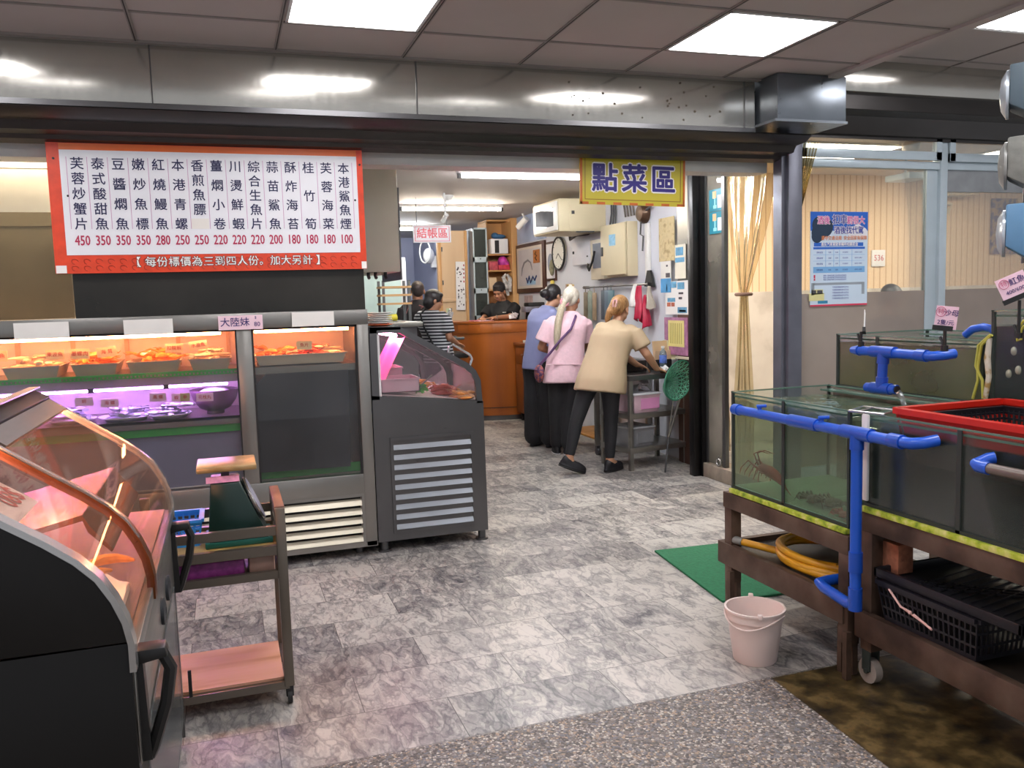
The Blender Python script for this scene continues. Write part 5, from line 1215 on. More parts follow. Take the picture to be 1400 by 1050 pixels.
# ------------------------------------------------------------------ inner shop
WX = 3.878
M_BEIGE = mat('beige painted steel', '#d8c9a6', 0.45, var=0.05, scale=3)
M_CREAMP = mat('cream plastic', '#d9cdb4', 0.45, var=0.04)
M_GREYBOX = mat('pale grey box', '#d2d0d6', 0.45, var=0.03)
M_WOODO = ramp_noise('orange brown veneer', [(0.3, '#8a4712'), (0.55, '#a4591a'), (0.75, '#b0642a')], 3, 0.4, 6, 0.03, (1, 1, 0.12))
M_WOODT = ramp_noise('tan veneer', [(0.3, '#b98a55'), (0.55, '#cf9f68'), (0.75, '#d8ac78')], 3, 0.45, 6, 0.03, (1, 1, 0.12))
M_WOODP = ramp_noise('pale veneer', [(0.3, '#c9a884'), (0.6, '#d8bb98')], 3, 0.5, 6, 0.02, (1, 1, 0.12))
M_CABLE = mat('dark grey cable', '#4a4a4c', 0.5, var=0.1)
M_PAPER = mat('white paper', '#e6e4e6', 0.6, var=0.02)

# signs
t = thing('hanging_sign', 'yellow sign with purple characters hanging behind the roller shutter', 'sign', (2.575, 5.09, 2.08))
Mg = Matrix.Translation((2.575, 5.085, 2.235)) @ Matrix.Rotation(0.02, 4, 'Y')
M_YSIGN = mat('yellow sign board', '#c9b733', 0.35, var=0.06, scale=3)
mb = MB(); mb.box(-0.377, -0.006, -0.152, 0.377, 0.006, 0.16, M=Mg); mb.build('board', M_YSIGN, t)
mb = MB()
for k in range(13):
    if k % 2 == 0: mb.box(-0.377 + 0.058 * k, -0.0075, -0.152, -0.377 + 0.058 * (k + 1), -0.006, -0.136, M=Mg)
mb.box(-0.377, -0.0075, -0.152, -0.362, -0.006, 0.16, M=Mg); mb.box(0.362, -0.0075, -0.152, 0.377, -0.006, 0.16, M=Mg); mb.build('orange_border', mat('orange print', '#c8651f', 0.4, var=0.1, scale=20), t)
mb = MB()
for b in ((-0.345, -0.122, 0.345, -0.118), (-0.345, -0.122, -0.341, 0.16), (0.341, -0.122, 0.345, 0.16)): mb.box(b[0], -0.0075, b[1], b[2], -0.006, b[3], M=Mg)
mb.build('inner_line', mat('brown print', '#8a5a1c', 0.4, var=0), t)
for nm, off, dy, m in (('outline_lettering', 0.0135, -0.0078, M_INKW), ('lettering', 0.0048, -0.0092, mat('deep purple print', '#33277c', 0.4, var=0))):
    mb = MB()
    for i, ch in enumerate('點菜區'): mb.text(ch, 0.188, Mg @ Matrix.Translation((-0.205 + 0.210 * i, dy, 0.006)) @ Matrix.Rotation(PI / 2, 4, 'X'), off=off, ring=True)
    mb.build(nm, m, t, smooth=0)
for x in (-0.3, 0.3):
    mb = MB(); mb.tube([Mg @ Vector((x, 0.004, 0.15)), Mg @ Vector((x, 0.035, 0.24))], 0.004, 6); mb.build('hanger', M_STEELD, t)
t = thing('hanging_sign', 'small white sign with red characters hanging over the cash counter', 'sign', (2.165, 9.0, 2.13))
mb = MB(); mb.box(1.958, 8.99, 2.125, 2.37, 9.01, 2.31, 0.003); mb.build('board', mat('white sign board', '#f4eef2', 0.4, var=0.01), t)
mb = MB()
for i, ch in enumerate('結帳區'): mb.text(ch, 0.115, face_xz(2.05 + 0.115 * i, 8.986, 2.218), off=0.002)
mb.build('lettering', mat('bright red print', '#d8263c', 0.4, var=0), t, smooth=0)
mb = MB()
for b in ((1.975, 2.14, 2.353, 2.144), (1.975, 2.29, 2.353, 2.294), (1.975, 2.14, 1.979, 2.294), (2.349, 2.14, 2.353, 2.294)): mb.box(b[0], 8.986, b[1], b[2], 8.99, b[3])
mb.build('border_line', MATS['bright red print'], t)
mb = MB()
for x in (2.0, 2.33): mb.cyl((x, 9.0, 2.31), (x, 9.0, 2.6), 0.004, n=6)
mb.build('hanger', M_STEELD, t)

# fluorescent lights
def tube_light(x0, x1, y, label, m, z=2.6):
    t = thing('fluorescent_light', label, 'fluorescent light', ((x0 + x1) / 2, y, z), group='fluorescent lights')
    mb = MB(); mb.box(x0, y - 0.045, z - 0.04, x1, y + 0.045, z, 0.006); mb.build('housing', M_WHITEP, t)
    mb = MB(); mb.cyl((x0 + 0.03, y - 0.02, z - 0.058), (x1 - 0.03, y - 0.02, z - 0.058), 0.016); mb.build('tube', m, t)
    mb = MB(); mb.box(x0, y - 0.04, z - 0.078, x0 + 0.03, y, z - 0.035); mb.box(x1 - 0.03, y - 0.04, z - 0.078, x1, y, z - 0.035); mb.build('socket', M_CABLE, t)
tube_light(1.93, 3.15, 7.05, 'long white fluorescent light nearest the front of the shop', M_TUBE)
tube_light(1.94, 3.16, 9.6, 'warm white fluorescent light over the cash counter', M_TUBEW)
tube_light(1.9, 2.9, 12.2, 'white fluorescent light behind the small red lettered sign', M_TUBE)
tube_light(-0.4, 0.8, 8.0, 'added unseen fluorescent light for the kitchen behind the steel hood', M_TUBE)  # extra unseen lamp, put in to light the left kitchen
tube_light(-1.7, -0.5, 5.38, 'added unseen fluorescent light brightening the steel wall behind the menu board', M_TUBEW)  # extra unseen lamp, brightens the steel cladding
tube_light(2.2, 3.4, 5.75, 'added unseen fluorescent light just behind the shutter', M_TUBE)  # extra unseen lamp, lights the shop just inside the shutter
t = thing('smoke_detector', 'round white smoke detector on the inner ceiling', 'smoke detector', (2.3, 8.8, 2.6))
mb = MB(); mb.lathe([(0, -0.05), (0.03, -0.05), (0.045, -0.03), (0.06, -0.015), (0.062, 0.0), (0, 0)], (2.3, 8.8, 2.6), 24); mb.build('body', M_WHITEP, t)
mb = MB(); mb.lathe([(0, -0.055), (0.014, -0.055), (0.014, -0.05), (0, -0.05)], (2.3, 8.8, 2.6), 12); mb.build('sensor', M_GREYBOX, t)

# kitchen: hood, rack, counter
t = thing('range_hood', 'dull steel hood box hanging behind the menu board', 'hood', (0.5, 6.3, 1.715))
mb = MB(); mb.box(-1.2, 6.0, 1.715, 1.205, 6.75, 2.45, 0.006); mb.build('body', mat('hood steel', '#b5af9f', 0.42, 0.25, var=0.10, scale=2), t)
mb = MB(); mb.box(1.206, 6.0, 1.66, 1.216, 6.75, 2.30); mb.build('edge_plate', M_STEELD, t)
mb = MB(); mb.box(0.2, 6.2, 2.45, 0.9, 6.6, 2.60); mb.build('duct', MATS['hood steel'], t)
mb = MB()
for x in (0.98, 1.03, 1.10): mb.tube([(x, 6.02, 1.715), (x, 6.02, 1.69), (x, 6.0, 1.675)], 0.012, 8)
mb.build('hook', M_BLACK, t)
rk = thing('kitchen_rack', 'rack of three wooden shelves in the kitchen behind the deli case', 'rack', (1.53, 8.6, 1.3))
for z in (1.655, 1.575, 1.49):
    mb = MB(); mb.box(1.50, 8.45, z - 0.012, 1.80, 8.75, z + 0.008); mb.build('shelf', M_WOODT, rk)
for x, y in ((1.52, 8.47), (1.78, 8.47), (1.52, 8.73), (1.78, 8.73)):
    mb = MB(); mb.box(x - 0.012, y - 0.012, 0.0, x + 0.012, y + 0.012, 1.72); mb.build('post', M_STEELD, rk)
t = thing('kitchen_counter', 'stainless kitchen counter behind the deli case', 'counter', (1.2, 7.7, 0))
mb = MB(); mb.box(0.3, 7.2, 1.29, 1.62, 8.3, 1.33, 0.004); mb.build('top', M_STEEL, t)
mb = MB(); mb.box(0.35, 7.26, 0, 1.58, 8.26, 1.29); mb.build('body', M_STEELD, t)
mb = MB(); mb.cyl((1.21, 7.3, 1.36), (1.42, 7.34, 1.372), 0.03, n=18); solo('roll', 'yellow roll lying on the kitchen counter', 'roll', mb, mat('yellow film', '#e8dc3c', 0.4, var=0.08))
mb = MB(); mb.lathe([(0, 1.33), (0.04, 1.33), (0.04, 1.46), (0.02, 1.49), (0.02, 1.52), (0, 1.52)], (1.12, 7.4, 0), 16); solo('bottle', 'white bottle with a red cap at the left end of the kitchen counter', 'bottle', mb, M_WHITEP)
mb = MB(); mb.lathe([(0, 1.52), (0.024, 1.52), (0.024, 1.555), (0, 1.555)], (1.12, 7.4, 0), 16); mb.build('cap', mat('red cap', '#d23d22', 0.4, var=0), bpy.data.objects['bottle'])
mb = MB(); mb.lathe([(0, 1.33), (0.07, 1.33), (0.12, 1.36), (0.12, 1.365), (0.07, 1.337), (0, 1.337)], (1.33, 7.7, 0), 22, cap=False); solo('pan', 'shallow steel pan behind the yellow roll', 'pan', mb, M_STEELD)
mb = MB(); mb.box(1.0, 10.6, 0, 2.13, 10.64, 2.6); struct('wall_tiles', mb, mat('pale teal wall tiles', '#bcd4d2', 0.4, var=0.06, scale=6), 'pale teal wall panel behind the kitchen rack')
mb = MB(); mb.box(2.46, 12.4, 0, 2.57, 12.46, 2.1); mb.box(2.0, 12.42, 2.1, 2.57, 12.46, 2.15); mb.box(2.40, 12.4, 0, 2.43, 12.46, 2.1)
struct('door_1', mb, mat('white door trim', '#efeef0', 0.5, var=0.02, emit=None), 'white door edge beyond the kitchen')

# tan partition, glass cabinet and open shelf
t = thing('partition_cabinet', 'tan veneered partition behind the cash counter with a hanging paper strip', 'cabinet', (3.0, 11.45, 0))
mb = MB(); mb.box(2.83, 11.40, 0, 3.22, 11.44, 2.45); mb.build('panel', M_WOODP, t)
mb = MB(); mb.box(2.80, 11.37, 0, 2.85, 11.45, 2.45, 0.003); mb.box(3.185, 11.37, 0, 3.22, 11.45, 2.45, 0.003); mb.build('post', M_WOODT, t)
mb = MB(); mb.box(2.85, 11.375, 1.485, 3.19, 11.40, 1.53, 0.003); mb.build('rail', M_WOODP, t)
for z in (1.75, 2.2):
    mb = MB(); mb.cyl((2.865, 11.385, z - 0.03), (2.865, 11.385, z + 0.03), 0.01, n=8); mb.build('hinge', M_STEELD, t)
mb = MB(); mb.box(2.90, 11.39, 1.16, 2.96, 11.398, 1.40); mb.build('green_notice', mat('pale green paper', '#bfcfa8', 0.6, var=0.05), t)
t = thing('paper_scroll', 'long white paper strip with small dark pictures on the tan partition', 'poster', (3.105, 11.36, 1.37))
Mq = Matrix.Translation((3.105, 11.362, 1.70)) @ Matrix.Rotation(0.02, 4, 'Y')
mb = MB(); mb.box(-0.065, -0.002, -0.33, 0.065, 0.002, 0.33, M=Mq); mb.build('sheet', M_PAPER, t)
mb = MB()
for k in range(30): 
    u, v = rnd.uniform(-0.05, 0.05), rnd.uniform(-0.28, 0.26); mb.ell(Mq @ Vector((u, -0.002, v)), (rnd.uniform(0.005, 0.014), 0.0015, rnd.uniform(0.006, 0.016)), n=8, m=6)
mb.build('small_picture', mat('dark print', '#4a4248', 0.6, var=0.2), t)
mb = MB()
for k in range(5): mb.ell(Mq @ Vector((0.048, -0.002, 0.28 - 0.055 * k)), (0.009, 0.0015, 0.016), n=8, m=6)
mb.build('red_picture', mat('red print', '#a8404a', 0.6, var=0.2), t)
t = thing('glass_cabinet', 'aluminium framed cabinet of four stacked glass compartments behind the clerk', 'cabinet', (3.32, 11.3, 0))
M_CABIN = mat('dim cabinet inside', '#8c9098', 0.5, var=0.2, scale=3)
mb = MB(); mb.box(3.25, 11.2, 0.6, 3.44, 11.6, 2.47); mb.build('carcass', M_CABIN, t)
zs = [0.8, 1.24, 1.61, 2.03, 2.47]
for k in range(4):
    mb = MB(); mb.box(3.245, 11.17, zs[k], 3.445, 11.2, zs[k] + 0.05); mb.box(3.245, 11.17, zs[k + 1] - 0.02, 3.445, 11.2, zs[k + 1]); mb.box(3.245, 11.17, zs[k], 3.262, 11.2, zs[k + 1]); mb.box(3.428, 11.17, zs[k], 3.445, 11.2, zs[k + 1]); mb.build('glass_frame', M_ALU, t)
    mb = MB(); mb.box(3.262, 11.185, zs[k] + 0.05, 3.428, 11.19, zs[k + 1] - 0.02); mb.build('pane', glass('cabinet window', '#c8ccd2', 0.25 if k < 3 else 0.5, '#9fb0c8' if k == 3 else '#6c7268', 0.9), t)
    mb = MB(); mb.cyl((3.345, 11.168, zs[k] + 0.025), (3.345, 11.175, zs[k] + 0.025), 0.008, n=10); mb.build('lock', M_BLACK, t)
sh = thing('open_shelf', 'tan wooden open shelf unit beside the framed picture', 'shelf unit', (3.68, 11.4, 0))
mb = MB(); mb.box(3.45, 11.58, 0.6, 3.87, 11.6, 2.58); mb.build('back', M_WOODT, sh)
mb = MB(); mb.box(3.79, 11.15, 0, 3.872, 11.6, 2.6, 0.003); mb.build('side_post', M_WOODT, sh)
mb = MB(); mb.box(3.445, 11.2, 0.6, 3.46, 11.6, 2.55); mb.build('side', M_WOODT, sh)
for z in (1.35, 1.62, 1.88, 2.10, 2.56):
    mb = MB(); mb.box(3.46, 11.2, z, 3.79, 11.58, z + 0.02); mb.build('shelf_board', M_WOODT, sh)
for (n, lab, b, m) in (('box', 'white pictured carton with a dark window on the open shelf', (3.50, 11.16, 2.122, 3.74, 11.4, 2.32), M_PAPER), ('box', 'red and white carton on the third board of the open shelf', (3.48, 11.2, 1.902, 3.60, 11.4, 2.02), mat('red carton', '#b84a58', 0.6, var=0.3, scale=20)), ('box', 'row of small red cartons on the third board of the open shelf', (3.61, 11.2, 1.902, 3.77, 11.35, 1.97), mat('crimson carton', '#c2384a', 0.6, var=0.35, scale=30)),
                      ('box', 'brown carton on the second board of the open shelf', (3.47, 11.22, 1.642, 3.58, 11.4, 1.80), M_WOODP)):
    mb = MB(); mb.box(*b, 0.004); solo(n, lab, 'box', mb, m)
mb = MB(); mb.box(3.55, 11.155, 2.13, 3.61, 11.159, 2.30); mb.build('window', M_BLACK, bpy.data.objects['box.001'] if 'box.001' in bpy.data.objects else None)
mb = MB(); mb.ell((3.70, 11.3, 2.01), (0.07, 0.08, 0.085)); mb.ell((3.74, 11.28, 1.98), (0.05, 0.06, 0.06)); solo('wrapped_bundle', 'magenta wrapped bundle on the third board of the open shelf', 'bundle', mb, mat('magenta wrap', '#b83a9c', 0.5, var=0.4, scale=18))
mb = MB(); mb.ell((3.66, 11.32, 2.36), (0.10, 0.1, 0.035)); mb.ell((3.60, 11.3, 2.375), (0.05, 0.06, 0.04)); solo('cloth_roll', 'blue rolled cloth on the top board of the open shelf', 'cloth', mb, mat('dusty blue cloth', '#3f6a94', 0.8, var=0.15))
mb = MB(); mb.tube([(3.70, 11.17, 1.84), (3.66, 11.16, 1.80), (3.70, 11.16, 1.70), (3.72, 11.16, 1.55)], [0.02, 0.03, 0.035, 0.02], 8); mb.tube([(3.71, 11.15, 1.84), (3.75, 11.15, 1.78), (3.74, 11.15, 1.6)], [0.015, 0.03, 0.03], 8); solo('lanyard', 'white and black lanyards hanging at the open shelf', 'lanyard', mb, mat('black and white strap', '#b9b6b4', 0.6, var=0.8, scale=16))
t = thing('wall_fan', 'white wall fan in the passage above the man in the dark shirt', 'fan', (3.0, 13.0, 2.1))
mb = MB(); mb.tube([(2.98 + 0.17 * math.cos(a) * 0.35, 12.9 - 0.1 * math.cos(a), 2.26 + 0.17 * math.sin(a)) for a in [2 * PI * k / 24 for k in range(24)]], 0.012, 8, closed=True); mb.build('cage_ring', M_WHITEP, t)
mb = MB(); mb.ell((3.05, 12.95, 2.2), (0.09, 0.09, 0.12)); mb.box(3.08, 12.93, 2.02, 3.2, 13.0, 2.2, 0.01); mb.build('motor', M_WHITEP, t)
mb = MB(); mb.box(3.17, 12.2, 0, 3.22, 14.6, 2.6); struct('wall_passage', mb, M_WALLB, 'blue grey passage wall')

# cash counter
t = thing('cash_counter', 'curved orange brown veneered cash counter', 'counter', (3.3, 10.4, 0))
foot = [(3.85, 10.02), (3.36, 10.02), (3.14, 10.06), (3.0, 10.12), (2.88, 10.22), (2.79, 10.36), (2.75, 10.52), (2.74, 11.0), (3.0, 11.05), (3.02, 10.5), (3.2, 10.36), (3.85, 10.34)]
def off_poly(p, d):
    c = Vector((3.3, 10.5)); return [tuple(Vector(q) + (Vector(q) - c).normalized() * d) for q in p]
mb = MB(); mb.prism(foot, 'z', 0.06, 1.09); mb.build('front', M_WOODO, t)
mb = MB(); mb.prism(off_poly(foot, 0.012), 'z', 1.09, 1.205, 0.004); mb.build('top_band', M_WOODO, t)
mb = MB(); mb.prism(off_poly(foot, 0.02), 'z', 1.205, 1.235, 0.005); mb.build('top', M_WOODO, t)
mb = MB(); mb.prism(off_poly(foot, -0.01), 'z', 0.0, 0.06); mb.build('plinth', M_STEELD, t)
mb = MB(); mb.prism(off_poly(foot, 0.006), 'z', 0.155, 0.162); mb.build('groove', M_BLACK, t)
for (n, lab, c, s, rz, m) in (('paper', 'pink slips lying under the hands of the clerk', (3.08, 10.22, 1.240), (0.22, 0.12, 0.006), 0.3, mat('pale pink slips', '#e9b9c6', 0.6, var=0.1)), ('paper', 'red printed slips beside the pink slips on the cash counter', (2.98, 10.3, 1.244), (0.14, 0.10, 0.01), -0.3, mat('red slips', '#c86a78', 0.6, var=0.3, scale=30))):
    mb = MB(); mb.cbox(c, s, (0, 0, rz)); solo(n, lab, 'paper', mb, m)
mb = MB()
for k in range(8): mb.cbox((3.45 + rnd.uniform(-0.03, 0.03), 10.2 + rnd.uniform(-0.03, 0.03), 1.27 + 0.005 * k), (0.08, 0.06, 0.003), (rnd.uniform(-0.8, 0.8), rnd.uniform(-0.8, 0.8), rnd.uniform(0, 3)))
solo('tissue', 'crumpled white tissue on the cash counter by the clerk', 'tissue', mb, M_PAPER, kind='stuff')

# side cabinet and machines
t = thing('drawer_cabinet', 'brown wooden drawer cabinet on casters beside the cash counter', 'cabinet', (3.63, 9.6, 0))
M_WOODR = ramp_noise('reddish brown veneer', [(0.3, '#6a3a1c'), (0.6, '#84491f')], 3, 0.4, 6, 0.03, (1, 1, 0.12))
mb = MB(); mb.box(3.40, 9.3, 0.10, 3.86, 9.98, 0.93, 0.004); mb.build('body', M_WOODR, t)
mb = MB(); mb.box(3.38, 9.28, 0.93, 3.87, 9.99, 0.965, 0.004); mb.build('top', M_WOODR, t)
for z0, z1 in ((0.72, 0.91), (0.12, 0.70)):
    mb = MB(); mb.box(3.388, 9.33, z0, 3.40, 9.95, z1, 0.004); d = mb.build('drawer', M_WOODR, t)
    mb = MB(); mb.box(3.375, 9.58, z1 - 0.09, 3.388, 9.70, z1 - 0.075); mb.build('handle', M_CHROME, d)
for x, y in ((3.45, 9.35), (3.8, 9.35), (3.45, 9.9), (3.8, 9.9)):
    mb = MB(); mb.cyl((x - 0.015, y, 0.04), (x + 0.015, y, 0.04), 0.04); mb.box(x - 0.02, y - 0.02, 0.04, x + 0.02, y + 0.02, 0.1); mb.build('caster', M_BLACK, t)
for k in range(3):
    mb = MB(); mb.cbox((3.55 + 0.01 * k, 9.55, 0.972 + 0.012 * k), (0.28, 0.36, 0.011), (0, 0, 0.1 * k - 0.05)); solo('magazine', ['grey magazine at the bottom of the pile on the drawer cabinet', 'white magazine in the middle of the pile on the drawer cabinet', 'white magazine on top of the pile on the drawer cabinet'][k], 'magazine', mb, M_GREYBOX if k == 0 else M_PAPER, 'magazines on the drawer cabinet')
mb = MB(); mb.box(3.66, 10.1, 1.237, 3.86, 10.3, 1.33, 0.01); solo('printer', 'dark receipt printer at the wall end of the cash counter', 'printer', mb, mat('charcoal plastic', '#2e2c32', 0.4, var=0.1))
mb = MB(); mb.box(3.60, 10.12, 1.331, 3.86, 10.3, 1.40, 0.01); solo('printer', 'grey and black machine standing on the dark receipt printer', 'printer', mb, mat('grey machine', '#6f6c78', 0.4, var=0.3, scale=12))
mb = MB(); mb.box(3.64, 10.12, 1.401, 3.86, 10.3, 1.45, 0.01); solo('phone', 'black telephone on top of the stacked machines', 'telephone', mb, M_BLACK)
# office chair
t = thing('office_chair', 'grey and chrome office chair beside the cash counter', 'chair', (2.45, 9.75, 0))
mb = MB(); mb.tube([(2.40, 9.78, 0.92), (2.45, 9.80, 1.05), (2.53, 9.82, 1.30), (2.555, 9.84, 1.38), (2.575, 9.90, 1.40), (2.58, 9.98, 1.38), (2.54, 9.98, 1.2), (2.47, 9.98, 0.95)], 0.018, 10); mb.build('back_frame', M_CHROME, t)
mb = MB(); mb.cbox((2.51, 9.89, 1.18), (0.03, 0.2, 0.40), (0, 0.3, 0), 0.01); mb.build('backrest', mat('grey mesh', '#9b9aa0', 0.5, var=0.2, scale=80), t)
mb = MB(); mb.cbox((2.5, 9.85, 0.86), (0.40, 0.42, 0.07), (0, 0, 0.1), 0.025); mb.build('seat', M_BLACK, t)
for y in (9.66, 10.0):
    mb = MB(); mb.tube([(2.42, y, 0.88), (2.42, y, 1.02), (2.48, y, 1.06), (2.66, y, 1.06)], 0.018, 8); mb.build('armrest', M_CABLE, t)
mb = MB(); mb.cyl((2.5, 9.85, 0.1), (2.5, 9.85, 0.84), 0.03)
for k in range(5):
    a = 2 * PI * k / 5; mb.bar((2.5, 9.85, 0.1), (2.5 + 0.26 * math.cos(a), 9.85 + 0.26 * math.sin(a), 0.06), 0.035); mb.ell((2.5 + 0.26 * math.cos(a), 9.85 + 0.26 * math.sin(a), 0.03), 0.03, n=10, m=6)
mb.build('base', M_CABLE, t)

# ---- things on the right-hand wall
def wy(px, x=WX): return atX(px, 380, x).y
def wz(px, py, x=WX): return atX(px, py, x).z
def wallbox(name, label, cat, px0, px1, pt, pb, depth, m, bev=0.004, top_px=None):
    """Box fixed to the right wall, spanning two image columns, as a thing with a body."""
    x = WX - depth; y0, y1 = wy(px1, x), wy(px0, x); pm = (px0 + px1) / 2
    z0, z1 = wz(pm, pb, x), wz(pm, pt, x)
    t = thing(name, label, cat, (x + depth / 2, (y0 + y1) / 2, z0))
    mb = MB(); mb.box(x, y0, z0, WX - 0.001, y1, z1, bev); mb.build('body', m, t)
    return t, x, y0, y1, z0, z1
def on_wall(b, dx=0.004):
    x, y0, y1, z0, z1, u0, u1, v0, v1 = b
    ya, yb = y1 + (y0 - y1) * u0, y1 + (y0 - y1) * u1
    return (x - dx, min(ya, yb), z0 + (z1 - z0) * v0, x, max(ya, yb), z0 + (z1 - z0) * v1)
def add(t, nm, m, *boxes, bev=0.0):
    mb = MB()
    for b in boxes: mb.box(*b, bev)
    return mb.build(nm, m, t)
M_FRAMEW = mat('dark brown frame wood', '#4a2c20', 0.4, var=0.15, scale=12)
t, x, y0, y1, z0, z1 = wallbox('framed_picture', 'large dark framed ink picture on the white wall beside the open shelf', 'picture', 705, 745, 332, 400, 0.03, M_FRAMEW, 0.006)
add(t, 'mount', mat('cream mount', '#d6ccc0', 0.5, var=0.03), on_wall((x, y0, y1, z0, z1, .08, .92, .09, .93)))
add(t, 'paper', mat('grey paper', '#c8c2c4', 0.5, var=0.05), on_wall((x - .004, y0, y1, z0, z1, .14, .88, .14, .88)))
def wp(u, v): return Vector((x - 0.009, y1 + (y0 - y1) * u, z0 + (z1 - z0) * v))
mb = MB(); mb.tube([wp(.25, .35), wp(.28, .5), wp(.36, .62), wp(.48, .66), wp(.58, .6), wp(.62, .45)], [0.006, 0.012, 0.014, 0.014, 0.01, 0.005], 6); mb.build('ink_stroke', mat('grey ink', '#8a8488', 0.6, var=0.2), t)
mb = MB(); mb.tube([wp(.42, .30), wp(.46, .2), wp(.52, .33), wp(.56, .2), wp(.64, .32), wp(.7, .24), wp(.76, .33)], 0.012, 6); mb.build('blue_fish', mat('dark blue ink', '#26335e', 0.6, var=0.2), t)
add(t, 'pale_blue_wash', mat('pale blue ink', '#9cc0dc', 0.6, var=0.2), on_wall((x - .0082, y0, y1, z0, z1, .42, .72, .16, .24), 0.001))
t2 = thing('wooden_tag', 'orange wooden tag hanging on the large framed picture', 'tag', tuple(wp(.78, .60)))
add(t2, 'plaque', mat('orange wood', '#a8682c', 0.5, var=0.15), on_wall((x - .010, y0, y1, z0, z1, .68, .88, .58, .84), 0.008))
mb = MB(); mb.tube([wp(.78, .80), wp(.75, .75), wp(.81, .72), wp(.75, .68), wp(.8, .63)], 0.006, 5); mb.bm.transform(Matrix.Translation((-0.012, 0, 0))); mb.build('brush_mark', M_BLACK, t2)
t, x, y0, y1, z0, z1 = wallbox('framed_picture', 'small pale framed picture half hidden behind the wall clock', 'picture', 747, 760, 330, 384, 0.02, M_FRAMEW, 0.004)
add(t, 'paper', M_PAPER, on_wall((x, y0, y1, z0, z1, .08, .92, .06, .94)))
mb = MB(); mb.ell((x - 0.004, (y0 + y1) / 2, (z0 + z1) / 2 - 0.02), (0.002, (y1 - y0) * 0.3, (z1 - z0) * 0.24), n=14, m=8); mb.build('grey_shape', mat('grey blue ink', '#8f95a8', 0.6, var=0.1), t)
# clock
yc, zc = wy(767.5), wz(767.5, 346.5)
t = thing('wall_clock', 'round black rimmed clock on the white wall', 'clock', (WX - 0.02, yc, zc - 0.2))
mb = MB(); mb.lathe([(0, 0.0), (0.19, 0.0), (0.19, -0.03), (0.0, -0.03)], (WX - 0.002, yc, zc), 40, axis='x'); mb.build('face', mat('clock face', '#e4e2da', 0.4, var=0.02), t)
mb = MB(); mb.tube([(WX - 0.03, yc + 0.192 * math.cos(a), zc + 0.192 * math.sin(a)) for a in [2 * PI * k / 40 for k in range(40)]], 0.014, 8, closed=True); mb.build('rim', M_BLACK, t)
mb = MB()
for ang, l in ((2.25, 0.09), (-2.2, 0.14)): mb.bar((WX - 0.036, yc, zc), (WX - 0.036, yc + l * math.sin(ang), zc + l * math.cos(ang)), 0.008, 0.003, up=(1, 0, 0))
for k in range(12):
    a = k * PI / 6; mb.bar((WX - 0.034, yc + 0.15 * math.sin(a), zc + 0.15 * math.cos(a)), (WX - 0.034, yc + 0.168 * math.sin(a), zc + 0.168 * math.cos(a)), 0.006, 0.002, up=(1, 0, 0))
mb.build('hand', M_BLACK, t)
# bluish panel and cameras
t, x, y0, y1, z0, z1 = wallbox('wall_panel', 'pale blue glossy sheet on the wall above the large framed picture', 'panel', 704, 748, 292, 330, 0.006, mat('pale blue sheet', '#aebddb', 0.2, var=0.15, scale=3), 0.0)
def camera_unit(label, c, rz, base, k=1.0):
    t = thing('security_camera', label, 'security camera', tuple(c))
    M = Matrix.Translation(c) @ Matrix.Rotation(rz, 4, 'Z') @ Matrix.Rotation(0.9, 4, 'X')
    mb = MB(); mb.cyl(M @ Vector((0, 0, -0.09 * k)), M @ Vector((0, 0, 0.09 * k)), 0.04 * k, 0.042 * k); mb.build('housing', M_WHITEP, t)
    mb = MB(); mb.cyl(M @ Vector((0, 0, -0.094 * k)), M @ Vector((0, 0, -0.088 * k)), 0.032 * k); mb.build('lens', M_BLACK, t)
    mb = MB(); mb.tube([M @ Vector((0, 0, 0.07 * k)), Vector(c) + Vector((0.01, 0.02, 0.12 * k)), Vector(base)], 0.012, 8); mb.build('bracket', M_WHITEP, t)
p = atX(714, 305, 3.75); camera_unit('white cylindrical security camera on the wall left of the big beige box', p, 0.6, p + Vector((0.12, 0.02, 0.16)))
p = at(608, 298, 8.6); camera_unit('white security camera on the ceiling above the small red lettered sign', p, 0.3, Vector((p.x, p.y, 2.6)), 0.55)
# big beige box with window
t = thing('equipment_cabinet', 'big beige steel box with a white framed window high on the wall', 'cabinet', (3.64, 8.6, 2.19))
mb = MB(); mb.box(3.345, 8.30, 2.185, WX, 9.05, 2.52, 0.006); mb.build('body', M_BEIGE, t)
mb = MB(); mb.box(3.33, 8.33, 2.20, 3.345, 9.03, 2.50, 0.004); mb.build('window_frame', M_WHITEP, t)
mb = MB(); mb.box(3.327, 8.42, 2.25, 3.332, 8.94, 2.44); mb.build('window', glass('dark box window', '#70757c', 0.6, '#8a8d96', 1.0), t)
mb = MB(); mb.box(3.46, 8.293, 2.20, 3.80, 8.30, 2.50, 0.003); mb.build('door', M_BEIGE, t)
mb = MB(); mb.box(3.485, 8.286, 2.36, 3.515, 8.294, 2.395); mb.build('latch', M_STEELD, t)
mb = MB(); mb.box(3.53, 8.27, 2.17, 3.73, 8.30, 2.183); mb.build('lip', M_CABLE, t)
